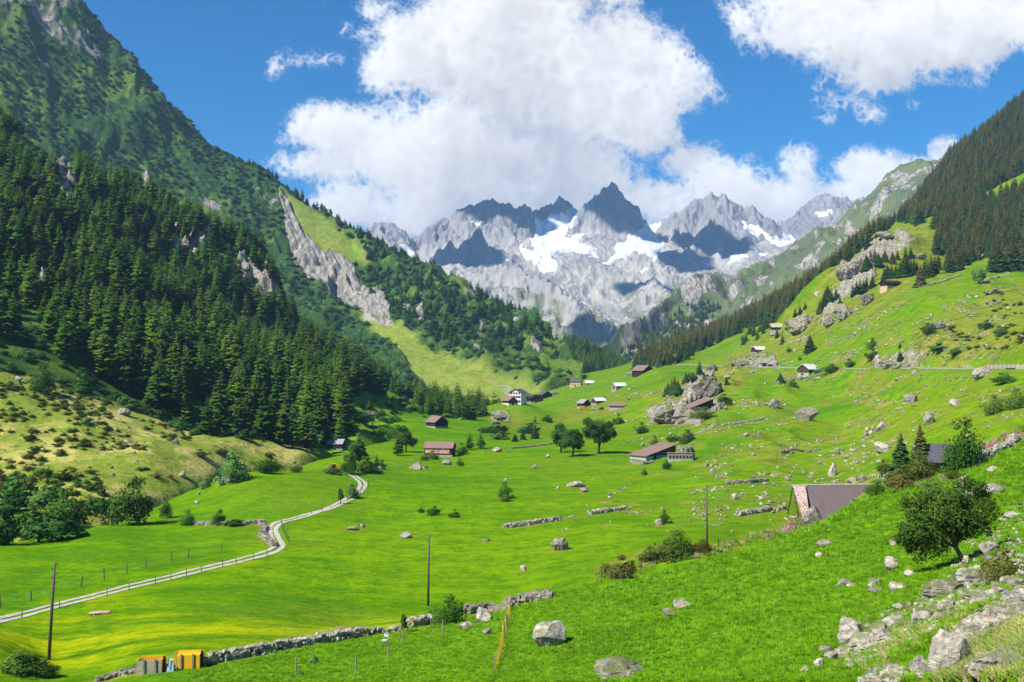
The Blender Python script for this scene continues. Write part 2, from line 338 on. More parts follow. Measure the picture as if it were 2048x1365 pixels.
# ------------------------------------------------------------------ middle-right mountain, rocky pasture
cm = [(1160,735,2000),(1209,690,2050),(1240,668,2080),(1266,650,2100),(1300,618,2150),(1345,578,2250),(1365,560,2280),(1393,545,2300),(1430,548,2350),(1464,556,2400),(1480,538,2420),(1508,526,2450),(1552,507,2500),(1596,482,2550),(1640,463,2600),(1675,445,2650),(1710,412,2700),(1730,395,2730),(1750,376,2760),(1771,350,2800),(1800,334,2820),(1833,326,2850),(1859,324,2880),(1880,322,2900),(1900,328,2950),(1960,330,3000),(2300,330,3200)]
M = loft('rocky_mountain', [[(a, max(b + 130, 745), 1500) for a, b, d in cm], [(a, b + 150 - 0.0 * a, 1750) for a, b, d in cm], [(a, b + 60, 2050 + (d - 2050) * .55) for a, b, d in cm], cm, [(a, b + 30, d + 260) for a, b, d in cm], [(a, 780, d + 1200) for a, b, d in cm]], 1160, 2300, 460, [60,110,120,16,8])
XM, YM = M.X, M.D; vM = M.v[None, :].repeat(len(M.S), 0)
M.Z += (ridged(XM / 260, YM / 420, 5, seed=121) - 1.0) * 38 * sstep(0, .5, vM) * (1 - .8 * sstep(2.6, 3, vM))
M.Z += fbm(XM / 60, YM / 60, 5, seed=123) * 13 * sstep(0, .5, vM) * (1 - .6 * sstep(2.7, 3, vM))
M.Z += fbm(XM / 12, YM / 12, 3, seed=125) * 3.0
M.refresh(); SHEETS.append(M)
M.att = {'rock': np.clip(sstep(-.25, .75, fbm(XM / 55, YM / 80, 6, gain=.62, seed=127) + .3 * sstep(1500, 1250, M.px)), 0, 1), 'fan': np.zeros_like(XM), 'scree': np.zeros_like(XM), 'olive': sstep(-.2, .4, fbm(XM / 150, YM / 150, 4, seed=128))}
# ------------------------------------------------------------------ the high peaks with glacier at the valley head
NC, NRW = 760, 460
S = (np.linspace(640, 1900, NC) - 1024) / F0
dl = np.exp(np.linspace(math.log(2900), math.log(6900), NRW))
D = dl[None, :].repeat(NC, 0); Xp = S[:, None] * D; Yp = D
bk = [(500,2900,-30),(500,4400,330),(500,5200,520),(500,6900,300),(1100,2900,0),(1215,3000,20),(1700,2900,0),(1100,3900,205),(1230,3600,85),(1300,3900,190),(1230,4300,285),(1150,4800,560),(1300,4800,500),(1100,5300,735),(1200,5300,730),(1300,5300,690),(1100,6000,800),(1300,6000,790),(1560,5100,640),(1600,5300,660),(1900,4800,600),(1900,6000,700),(900,4300,420),(900,4900,560),(1450,4600,430),(1450,5200,620),(1400,4000,220),(800,5000,560),(1200,6900,500),(1900,6900,400)]
b = np.array([((q[0] - 1024) / F0 * q[1], q[1], q[2]) for q in bk], float)
Ab = b[:, :2] / 1000
Kb = np.sqrt(((Ab[:, None] - Ab[None]) ** 2).sum(-1) + .01); nb = len(b)
Mb = np.zeros((nb + 1, nb + 1)); Mb[:nb, :nb] = -Kb + np.eye(nb) * .01; Mb[:nb, nb] = 1; Mb[nb, :nb] = 1
Wb = np.linalg.solve(Mb, np.concatenate([b[:, 2], [0]]))
Zb = np.full(D.shape, Wb[nb])
for q in range(nb): Zb -= Wb[q] * np.sqrt((Xp / 1000 - Ab[q, 0]) ** 2 + (Yp / 1000 - Ab[q, 1]) ** 2 + .01)
Zb += fbm(Xp / 400, Yp / 400, 4, seed=131) * 28
# ridge lines: (px,py,d) ...; cross slope near crest / far from it; jag amplitude
ridges = [
 (1.25,.75,7,[(700,482,5100),(735,462,5100),(745,447,5100),(760,440,5120),(775,441,5120),(788,450,5120),(800,462,5120),(820,476,5150),(838,480,5200),(860,449,5250),(885,438,5300),(893,436,5300),(897,446,5300),(905,448,5300),(920,422,5330),(932,410,5350),(945,408,5370),(960,405,5400),(985,390,5450),(1000,403,5450),(1010,404,5450),(1030,420,5500),(1036,418,5500),(1048,411,5520),(1060,424,5550),(1078,419,5600),(1092,407,5650),(1097,398,5650),(1105,407,5650),(1111,403,5650),(1119,392,5650),(1128,404,5650),(1137,403,5650),(1146,414,5650)]),
 (1.7,1.1,8,[(1150,432,5400),(1160,424,5450),(1172,404,5500),(1177,408,5500),(1184,392,5500),(1190,385,5500),(1195,392,5500),(1203,374,5500),(1213,366,5500),(1222,361,5500),(1229,366,5500),(1236,380,5500),(1250,395,5530),(1258,405,5560),(1266,412,5600),(1274,428,5620),(1284,440,5650),(1288,450,5650)]),
 (1.25,.8,7,[(1290,449,6000),(1318,447,5900),(1333,437,5800),(1345,425,5700),(1369,415,5650),(1385,405,5650),(1403,393,5650),(1412,392,5650),(1420,386,5650),(1427,392,5650),(1436,392,5650),(1444,384,5650),(1452,394,5650),(1470,404,5650),(1490,408,5630),(1498,403,5620),(1506,413,5600),(1525,424,5550),(1540,438,5500),(1555,460,5450),(1565,476,5400)]),
 (.9,.6,3,[(1560,470,5900),(1580,443,5900),(1610,413,5900),(1625,398,5900),(1640,388,5900),(1655,386,5900),(1680,390,5950),(1705,397,6000),(1760,396,6000),(1900,380,6000)]),
 (1.1,.8,5,[(985,390,5450),(1000,430,5300),(1030,475,5100),(1058,518,4900)]),
 (1.1,.8,5,[(1010,404,5450),(1040,440,5380),(1060,480,5250),(1068,505,5100)]),
 (1.8,1.2,8,[(910,520,4720),(925,500,4740),(935,468,4760),(945,457,4780),(952,453,4780),(960,462,4780),(972,482,4760),(990,510,4740),(1000,528,4700)]),
 (1.5,1.0,6,[(948,455,4780),(958,500,4680),(965,540,4580)]),
 (1.6,1.1,6,[(880,512,4540),(890,490,4560),(897,479,4570),(904,490,4560),(920,525,4500),(932,555,4420)]),
 (1.0,.7,5,[(838,480,5200),(870,490,5050),(880,515,4800),(860,540,4600)]),
 (1.0,.7,5,[(760,440,5120),(775,480,4950),(800,520,4750)]),
 (1.6,1.1,6,[(1222,361,5500),(1224,410,5400),(1232,455,5300),(1222,490,5180),(1210,520,5060)]),
 (1.5,1.0,6,[(1177,408,5500),(1150,440,5400),(1128,470,5300)]),
 (1.3,.9,6,[(1250,395,5530),(1262,440,5400),(1258,475,5280)]),
 (1.1,.75,5,[(1444,384,5650),(1436,420,5480),(1420,455,5300),(1385,490,5050),(1345,520,4800),(1318,545,4600)]),
 (1.1,.75,5,[(1452,394,5650),(1475,430,5450),(1492,470,5250),(1500,505,5050)]),
 (1.1,.75,5,[(1420,455,5300),(1435,500,5000),(1440,540,4750)]),
 (1.0,.7,5,[(1498,403,5620),(1520,445,5450),(1545,485,5250),(1560,510,5100)]),
 (1.0,.7,5,[(1403,393,5650),(1370,440,5500),(1345,475,5350),(1330,500,5200)]),
 (1.0,.7,4,[(1625,398,5900),(1640,440,5650),(1650,480,5350)]),
 (.75,.55,3,[(930,560,4250),(990,532,4200),(1035,530,4050),(1060,545,3950),(1090,557,3850),(1130,588,3700),(1165,618,3550),(1195,648,3420),(1215,672,3300)]),
 (.8,.6,4,[(1240,520,4900),(1275,500,4850),(1305,512,4780),(1330,545,4600)]),
 (.7,.5,4,[(1300,560,4350),(1330,590,4150),(1355,620,3950)]),
]
Zr = np.full(D.shape, -1e9); UA = np.zeros(D.shape); RA = np.zeros(D.shape)
wx = Xp + fbm(Xp / 120, Yp / 120, 4, seed=141) * 26; wy = Yp + fbm(Xp / 120, Yp / 120, 4, seed=145) * 26
for ri, (k0, k1, jag, pl) in enumerate(ridges):
    q = [P(*p_) for p_ in pl]; best = np.full(D.shape, -1e9); ub = np.zeros(D.shape); rb = np.zeros(D.shape); arc = ri * 977.0
    for a_, b_ in zip(q[:-1], q[1:]):
        dx, dy = b_.x - a_.x, b_.y - a_.y; LL = dx * dx + dy * dy + 1e-9
        t = np.clip(((wx - a_.x) * dx + (wy - a_.y) * dy) / LL, 0, 1)
        r = np.hypot(wx - a_.x - t * dx, wy - a_.y - t * dy)
        zc = a_.z + (b_.z - a_.z) * t
        cand = zc - (k1 * r + (k0 - k1) * 130 * (1 - np.exp(-r / 130))); m_ = cand > best; ub = np.where(m_, arc + t * math.sqrt(LL), ub); rb = np.where(m_, r, rb); best = np.where(m_, cand, best); arc += math.sqrt(LL)
    m_ = best > Zr; UA = np.where(m_, ub, UA); RA = np.where(m_, rb, RA); Zr = np.where(m_, best, Zr)
hi = sstep(0, 60, Zr - Zb)
Z = np.maximum(Zr, Zb) + np.exp(-np.abs(Zr - Zb) / 18) * -4
rn = ridged(Xp / 150 + fbm(Xp / 300, Yp / 300, 2, seed=152) * .6, Yp / 260, 5, seed=151) - 1.0
snow = np.zeros_like(Z)
F_ = Sheet('high_peaks', S, D, Z)
def pf(poly, so=4, w=5): return poly_mask(F_.px + w * fbm(Xp / 90, Yp / 90, 3, seed=155), F_.py + .8 * w * fbm(Xp / 90, Yp / 90, 3, seed=157), poly, so)
for pl in [[(1146,415),(1160,414),(1152,438),(1163,434),(1140,452),(1128,475),(1150,472),(1160,465),(1170,470),(1155,482),(1192,500),(1200,516),(1180,512),(1150,505),(1120,505),(1105,520),(1118,545),(1095,550),(1070,535),(1040,500),(1035,490),(1060,505),(1070,505),(1057,478),(1072,470),(1074,442),(1098,430),(1130,432)],
           [(1278,452),(1292,448),(1320,450),(1310,470),(1330,490),(1318,500),(1312,525),(1300,515),(1275,505),(1240,515),(1228,520),(1215,520),(1225,510),(1236,488),(1260,475),(1276,462)],
           [(1215,521),(1228,528),(1222,534),(1205,524)], [(1463,510),(1468,507),(1490,505),(1500,512),(1480,520),(1452,530),(1460,518)],
           [(1484,443),(1500,445),(1530,470),(1560,482),(1590,478),(1610,478),(1575,492),(1560,490),(1510,470),(1490,455)],
           [(1555,466),(1575,466),(1600,478),(1580,488),(1560,478)], [(1632,420),(1645,420),(1662,418),(1660,427),(1645,430),(1634,426)],
           [(796,488),(815,490),(828,510),(820,508),(800,498)], [(811,480),(826,480),(820,487)],
           [(948,443),(962,440),(956,455),(940,448)], [(1000,510),(1015,518),(1012,524)], [(935,540),(950,546),(958,550),(940,546)], [(1158,600),(1172,602),(1180,608),(1165,608)],[(1276,538),(1298,536),(1300,539),(1280,541)],
           [(1405,525),(1418,526),(1430,532),(1412,529)],[(1516,508),(1532,504),(1530,510),(1520,512)]]:
    snow = np.maximum(snow, pf(pl, 3, 5))
snow = np.maximum(snow, .36 * pf([(1030,440),(1160,410),(1200,470),(1300,440),(1345,455),(1330,530),(1230,560),(1100,560),(1040,520)], 12)); snow = np.maximum(snow, .34 * pf([(1450,430),(1570,470),(1600,490),(1500,530),(1440,520)], 10)); snow = np.maximum(snow, .3 * pf([(860,430),(1000,420),(1020,540),(860,520)], 10))
steepk = 1 - .75 * np.clip(snow * 1.6 - .6, 0, 1)
Z = Z + rn * (12 + 4 * hi) * steepk
Z += hi * (ridged(UA / 95 + fbm(Xp / 90, Yp / 90, 3, seed=180) * .25, RA / 900, 5, gain=.55, seed=181) - 1.0) * 34 * sstep(0, 70, RA) * steepk
Z += (ridged(Xp / 46, Yp / 95, 4, seed=161) - 1.0) * (6 + 2 * hi) * steepk
Z += fbm(Xp / 24, Yp / 24, 4, seed=165) * (3 + 4 * hi) * (1 - .7 * np.clip(snow * 1.6 - .6, 0, 1))
Z += ridged(Xp / 60, Yp / 25, 3, seed=168) * snow * pf([(1050,500),(1200,500),(1150,560),(1060,560)], 10) * 14
F_.Z = Z; F_.refresh(); SHEETS.append(F_)
grass = sstep(300, 60, Z + fbm(Xp / 160, Yp / 160, 5, seed=171) * 190)
grass = np.maximum(grass, .8 * pf([(1250,570),(1330,560),(1340,620),(1240,650),(1230,610)], 14) * sstep(-.1, .3, fbm(Xp / 80, Yp / 80, 4, seed=173)))
grass = np.maximum(grass, .75 * pf([(900,585),(985,560),(1060,565),(1130,600),(1190,645),(1230,680),(1300,610),(1340,560),(1420,560),(1400,640),(1200,720),(900,700)], 18) * sstep(-.6, .2, fbm(Xp / 110, Yp / 110, 5, seed=174)))
F_.att = {'snow': np.clip(snow, 0, 1), 'grass': grass, 'pale': pf([(1100,530),(1260,530),(1280,560),(1230,610),(1180,600),(1120,570)], 14), 'dark': np.clip(hi * sstep(430, 700, Z) * .6 + .0, 0, 1)}
# ------------------------------------------------------------------ materials
class NT:
    def __init__(self, name):
        self.m = bpy.data.materials.new(name); self.m.use_nodes = True
        self.t = self.m.node_tree; self.t.nodes.clear()
    def n(self, typ, **kw):
        nd = self.t.nodes.new(typ)
        for k, v in kw.items():
            if k.startswith('i_'):
                key = k[2:]; nd.inputs[int(key) if key.isdigit() else key.replace('_', ' ')].default_value = v
            else: setattr(nd, k, v)
        return nd
    def L(self, a, b): self.t.links.new(a, b)
    def noise(self, co, scale, detail=5, rough=.55, dist=0, out='Fac'):
        nd = self.n('ShaderNodeTexNoise'); nd.inputs['Scale'].default_value = scale; nd.inputs['Detail'].default_value = detail
        nd.inputs['Roughness'].default_value = rough; nd.inputs['Distortion'].default_value = dist
        self.L(co, nd.inputs['Vector']); return nd.outputs[out]
    def ramp(self, f, a, b, c0=0.0, c1=1.0):
        nd = self.n('ShaderNodeMapRange', interpolation_type='SMOOTHSTEP'); 
        for i, v in enumerate((a, b, c0, c1)): nd.inputs[i + 1].default_value = v
        self.L(f, nd.inputs[0]); return nd.outputs[0]
    def math(self, op, a, b=0.5):
        nd = self.n('ShaderNodeMath', operation=op)
        for i, v in enumerate((a, b)):
            if isinstance(v, (int, float)): nd.inputs[i].default_value = v
            else: self.L(v, nd.inputs[i])
        return nd.outputs[0]
    def mix(self, f, a, b, mode='MIX'):
        nd = self.n('ShaderNodeMix', data_type='RGBA', blend_type=mode)
        for i, v in ((0, f), (6, a), (7, b)):
            if isinstance(v, (int, float)): nd.inputs[i].default_value = v
            elif isinstance(v, tuple): nd.inputs[i].default_value = (*v, 1) if len(v) == 3 else v
            else: self.L(v, nd.inputs[i])
        return nd.outputs[2]
    def attr(self, name):
        nd = self.n('ShaderNodeAttribute', attribute_name=name); return nd.outputs['Fac']
    def pos(self, scale=(1, 1, 1)):
        g = self.n('ShaderNodeNewGeometry'); mp = self.n('ShaderNodeMapping'); mp.inputs['Scale'].default_value = scale
        self.L(g.outputs['Position'], mp.inputs['Vector']); return mp.outputs[0]
    def obj(self, scale=(1, 1, 1)):
        g = self.n('ShaderNodeTexCoord'); mp = self.n('ShaderNodeMapping'); mp.inputs['Scale'].default_value = scale
        self.L(g.outputs['Object'], mp.inputs['Vector']); return mp.outputs[0]
    def bump(self, h, strength=.5, dist=1.0, nrm=None):
        nd = self.n('ShaderNodeBump'); nd.inputs['Strength'].default_value = strength; nd.inputs['Distance'].default_value = dist
        self.L(h, nd.inputs['Height'])
        if nrm is not None: self.L(nrm, nd.inputs['Normal'])
        return nd.outputs[0]
    def out(self, col, rough=.9, normal=None, spec=.2, trans=None, metal=0, alpha=None):
        bs = self.n('ShaderNodeBsdfPrincipled'); bs.inputs['Roughness'].default_value = rough
        bs.inputs['Specular IOR Level'].default_value = spec; bs.inputs['Metallic'].default_value = metal
        if isinstance(col, tuple): bs.inputs['Base Color'].default_value = (*col, 1)
        else: self.L(col, bs.inputs['Base Color'])
        if normal is not None: self.L(normal, bs.inputs['Normal'])
        o = self.n('ShaderNodeOutputMaterial'); res = bs.outputs[0]
        if trans is not None:
            tr = self.n('ShaderNodeBsdfTranslucent'); mx = self.n('ShaderNodeMixShader'); mx.inputs[0].default_value = trans
            if isinstance(col, tuple): tr.inputs['Color'].default_value = (*col, 1)
            else: self.L(col, tr.inputs['Color'])
            self.L(res, mx.inputs[1]); self.L(tr.outputs[0], mx.inputs[2]); res = mx.outputs[0]
        self.L(res, o.inputs['Surface']); return self.m
def steep(t, a, b):
    g = t.n('ShaderNodeNewGeometry'); sx = t.n('ShaderNodeSeparateXYZ'); t.L(g.outputs['Normal'], sx.inputs[0])
    return t.ramp(sx.outputs['Z'], a, b)
M_ = {}
def mk_meadow():
    t = NT('meadow_grass'); p = t.pos(); ps = t.pos((.35, 1, 1))
    big = t.noise(p, .012, 4); mid = t.noise(ps, .07, 5, .6); fine = t.noise(p, .9, 5, .65); tiny = t.noise(p, 5, 3, .7)
    c = t.mix(t.ramp(mid, .35, .65), (.072, .188, .003), (.138, .270, .003))
    c = t.mix(t.ramp(big, .35, .68, 0, .8), c, (.175, .285, .004))
    c = t.mix(t.ramp(t.noise(p, .22, 6, .72), .42, .66, 0, .75), c, (.052, .152, .006))
    # mown bands in the yellow field
    wv = t.noise(t.pos((.03, .16, 1)), 1.0, 5, .62, .5)
    c = t.mix(t.math('MULTIPLY', t.attr('yellow'), t.ramp(wv, .36, .62)), c, (.30, .35, .004))
    c = t.mix(t.math('MULTIPLY', t.ramp(t.noise(t.pos((.06, .3, 1)), 1.0, 4, .6), .52, .74), .55), c, (.05, .17, .012))
    olive = t.mix(t.ramp(t.noise(p, .16, 5, .7), .38, .6), (.075, .14, .012), (.26, .23, .04))
    olive = t.mix(t.ramp(t.noise(p, .05, 4, .6), .42, .62), olive, (.17, .22, .014))
    c = t.mix(t.ramp(t.math('ADD', t.attr('dry'), t.math('MULTIPLY', t.noise(p, .08, 5, .7), .5)), .5, .95), c, olive)
    c = t.mix(t.math('MULTIPLY', t.attr('patch'), t.ramp(t.noise(p, .11, 6, .7), .42, .6)), c, olive)
    c = t.mix(t.ramp(t.noise(p, .035, 5, .65), .5, .68, 0, .5), c, (.125, .19, .014))
    c = t.mix(t.ramp(t.noise(t.pos((.5, 1.6, 1)), .35, 5, .7), .5, .66, 0, .55), c, (.045, .135, .008))
    c = t.mix(t.ramp(fine, .3, .7, 0, .7), c, t.mix(1.0, c, (.55, .66, .5), 'MULTIPLY'))
    c = t.mix(t.ramp(tiny, .3, .7, 0, .5), c, t.mix(1.0, c, (1.35, 1.25, 1.1), 'MULTIPLY'))
    rkc = t.mix(t.ramp(t.noise(p, .5, 6, .7), .35, .65), (.17, .155, .125), (.42, .38, .31))
    rkc = t.mix(t.ramp(t.noise(p, .12, 5, .7), .5, .62), rkc, (.16, .19, .03))
    rf = t.ramp(t.math('ADD', t.attr('rock'), t.math('MULTIPLY', t.noise(p, .25, 5, .7), .7)), .75, 1.05)
    c = t.mix(rf, c, rkc)
    h = t.math('ADD', t.math('MULTIPLY', fine, .35), t.math('MULTIPLY', tiny, .10))
    h = t.math('ADD', h, t.math('MULTIPLY', t.math('MULTIPLY', t.noise(p, .4, 6, .7), rf), 2.2))
    return t.out(c, 1, t.bump(h, .8, 1.0), 0)
def mk_slope():
    t = NT('dry_slope'); p = t.pos()
    n1 = t.noise(p, .06, 6, .68); n2 = t.noise(p, .45, 5, .7); n3 = t.noise(p, 3.0, 3, .7)
    pas = t.mix(t.ramp(n1, .38, .56), (.50, .42, .12), (.21, .27, .025))
    pas = t.mix(t.ramp(n2, .5, .68), pas, (.11, .155, .015))
    wood = t.mix(t.ramp(n1, .4, .6), (.03, .075, .010), (.08, .15, .016))
    wood = t.mix(t.ramp(n2, .55, .7), wood, (.11, .15, .02))
    c = t.mix(t.attr('dry'), wood, pas)
    c = t.mix(t.attr('lush'), c, t.mix(t.ramp(n1, .35, .6), (.085, .27, .004), (.16, .27, .012)))
    c = t.mix(t.ramp(n3, .3, .7, 0, .6), c, t.mix(1.0, c, (.55, .6, .55), 'MULTIPLY'))
    rkc = t.mix(t.ramp(n2, .35, .65), (.14, .125, .10), (.40, .35, .28))
    rf = t.ramp(t.math('ADD', t.attr('rock'), t.math('MULTIPLY', n1, .6)), .7, 1.0)
    c = t.mix(rf, c, rkc)
    h = t.math('ADD', t.math('MULTIPLY', n2, 1.2), t.math('MULTIPLY', n3, .2))
    return t.out(c, .95, t.bump(h, .7, 1.0), .1)
def mk_green(far=False):
    t = NT('mountain_pasture'); p = t.pos(); pr = t.pos((1, .25, .35))
    n1 = t.noise(p, .012, 6, .65); n2 = t.noise(p, .06, 6, .7); n3 = t.noise(p, .3, 5, .7)
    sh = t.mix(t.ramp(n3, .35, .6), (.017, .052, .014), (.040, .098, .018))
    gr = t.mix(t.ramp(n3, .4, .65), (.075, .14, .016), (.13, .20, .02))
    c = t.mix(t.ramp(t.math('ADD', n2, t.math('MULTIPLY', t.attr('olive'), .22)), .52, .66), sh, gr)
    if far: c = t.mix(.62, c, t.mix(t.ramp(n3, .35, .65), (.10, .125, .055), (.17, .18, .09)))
    fan = t.mix(t.ramp(n2, .35, .6), (.15, .255, .018), (.26, .29, .045))
    fan = t.mix(t.ramp(n3, .56, .68), fan, (.045, .085, .015))
    c = t.mix(t.attr('fan'), c, fan)
    c = t.mix(t.ramp(t.math('ADD', t.attr('scree'), t.math('MULTIPLY', t.noise(pr, .09, 6, .75), 1.2)), 1.2, 1.7), c, (.33, .32, .28))
    rkc = t.mix(t.ramp(t.noise(pr, .16, 7, .75), .35, .66), (.13, .125, .115), (.47, .43, .365))
    rf = t.ramp(t.math('ADD', t.attr('rock'), t.math('MULTIPLY', n2, .9)), .85, 1.15)
    c = t.mix(rf, c, rkc)
    h = t.math('ADD', t.math('MULTIPLY', n3, 3.0), t.math('MULTIPLY', t.math('MULTIPLY', t.noise(pr, .16, 7, .75), rf), 7.0))
    return t.out(c, .95, t.bump(h, .8, 1.0), .1)
def mk_peak():
    t = NT('peak_rock'); p = t.pos(); pr = t.pos((1, .5, .35))
    n1 = t.noise(p, .004, 6, .65); n2 = t.noise(pr, .018, 7, .75); n3 = t.noise(pr, .06, 6, .75)
    c = t.mix(t.ramp(n1, .35, .65), (.28, .275, .265), (.46, .425, .365))
    c = t.mix(t.ramp(n2, .46, .66, 0, .7), c, (.17, .175, .185))
    c = t.mix(t.ramp(n3, .5, .7, 0, .5), c, (.45, .42, .375))
    c = t.mix(t.math('MULTIPLY', t.attr('pale'), .7), c, t.mix(t.ramp(n2, .4, .6), (.48, .465, .39), (.33, .32, .27)))
    c = t.mix(t.math('MULTIPLY', t.attr('dark'), .75), c, t.mix(t.ramp(n3, .4, .6), (.10, .11, .13), (.19, .20, .22)))
    g = t.mix(t.ramp(n3, .4, .6), (.10, .145, .045), (.19, .215, .08))
    gf = t.ramp(t.math('ADD', t.attr('grass'), t.math('MULTIPLY', n2, .9)), .95, 1.2)
    c = t.mix(t.math('MULTIPLY', t.math('MULTIPLY', gf, steep(t, .22, .6)), .8), c, g)
    sf = t.ramp(t.math('ADD', t.attr('snow'), t.math('MULTIPLY', t.noise(pr, .016, 7, .75), .7)), .72, .84)
    sn = t.mix(t.ramp(t.noise(t.pos((1, 2.5, 1)), .03, 6, .7), .5, .72, 0, .6), (.66, .67, .69), (.36, .38, .41))
    c = t.mix(sf, c, sn)
    h = t.math('ADD', t.math('MULTIPLY', n2, 22.0), t.math('MULTIPLY', n3, 8.0))
    h = t.math('MULTIPLY', h, t.math('SUBTRACT', 1.0, t.math('MULTIPLY', sf, .8)))
    return t.out(c, .9, t.bump(h, .8, 1.0), .15)
M_['meadow'] = mk_meadow(); M_['slope'] = mk_slope(); M_['green'] = mk_green(); M_['far_green'] = mk_green(True); M_['peak'] = mk_peak()
V.name = 'meadow'; L1.name = 'forest_floor'; L2.name = 'mountain'; G.name = 'hill'; M.name = 'mountain'; F_.name = 'mountain'
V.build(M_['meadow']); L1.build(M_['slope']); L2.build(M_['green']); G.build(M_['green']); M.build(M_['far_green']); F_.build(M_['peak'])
# ------------------------------------------------------------------ camera, sun, sky, haze
SUN_EL, SUN_AZ = R(48), R(-125)      # azimuth from +Y towards +X: the sun stands to the left, a little behind the viewer
sd = Vector((math.sin(SUN_AZ) * math.cos(SUN_EL), math.cos(SUN_AZ) * math.cos(SUN_EL), math.sin(SUN_EL)))
cam = bpy.data.cameras.new('camera'); co = bpy.data.objects.new('camera', cam); C.objects.link(co)
cam.sensor_width = 36; cam.lens = F0 / 2048 * 36; cam.clip_start = .5; cam.clip_end = 60000
co.location = (0, 0, 0); co.rotation_euler = (PI / 2 + PITCH, 0, 0); bpy.context.scene.camera = co
sl = bpy.data.lights.new('sun', 'SUN'); sl.energy = 5.0; sl.angle = R(.5); sl.color = (1, .955, .88)
so = bpy.data.objects.new('sun', sl); C.objects.link(so); so.rotation_euler = sd.to_track_quat('Z', 'Y').to_euler()
sc = bpy.context.scene
sc.view_settings.view_transform = 'Standard'; sc.view_settings.look = 'None'; sc.view_settings.exposure = EXPO; sc.view_settings.gamma = 1
w = bpy.data.worlds.new('World'); sc.world = w; w.use_nodes = True; nt = w.node_tree; nt.nodes.clear()
class WT(NT):
    def __init__(self, tree): self.t = tree
W_ = WT(nt)
sky = W_.n('ShaderNodeTexSky', sky_type='NISHITA', sun_disc=False, sun_elevation=SUN_EL, sun_rotation=SUN_AZ, altitude=1500, air_density=1.0, dust_density=.3, ozone_density=3.0)
hs = W_.n('ShaderNodeHueSaturation'); hs.inputs['Saturation'].default_value = SKYSAT; hs.inputs['Value'].default_value = SKYV; W_.L(sky.outputs[0], hs.inputs['Color'])
bg = W_.n('ShaderNodeBackground'); bg.inputs['Strength'].default_value = SKY; W_.L(hs.outputs[0], bg.inputs[0])
wo = W_.n('ShaderNodeOutputWorld'); W_.L(bg.outputs[0], wo.inputs[0])
w.cycles.sampling_method = 'MANUAL'; w.cycles.sample_map_resolution = 512
# cumulus: a density volume of lobes and noise, its sun and shade baked as glow onto a distant shell 22 km away
lobes = [(1020,90,250,170),(870,110,150,110),(1130,190,230,120),(1270,120,110,100),(1340,160,80,90),(660,250,105,62),(760,300,150,90),(900,330,260,150),(1080,330,180,90),(640,330,95,45),(720,400,120,60),(860,430,170,60),(1180,330,120,70),(1250,220,130,90),(1290,270,90,50),
         (1215,350,70,40),(1120,400,130,60),(1250,405,100,60),(1150,365,60,35),(1390,325,72,48),(1450,375,120,65),(1360,410,110,60),(1560,410,130,70),(1600,335,48,50),(1740,340,88,58),(1700,410,120,60),(1830,335,66,36),(1888,300,44,36),(1800,370,110,50),(1000,440,150,60),
         (1640,20,190,100),(1800,60,260,120),(1960,40,180,100),(1750,140,120,60),(1580,70,90,50),(1900,100,150,50),(2080,60,120,70),(1820,-40,400,110),(1000,-60,300,120)]
wisps = [(1640,165,52,26),(1690,200,55,28),(1740,225,40,20),(1660,240,34,14),(1830,208,24,11),(640,118,60,20),(600,125,34,16),(560,135,20,22),(1365,190,60,45),(1470,20,50,30),(690,60,35,30),(1870,160,70,22),(760,20,40,25),(650,215,60,30),(1790,170,60,22)]
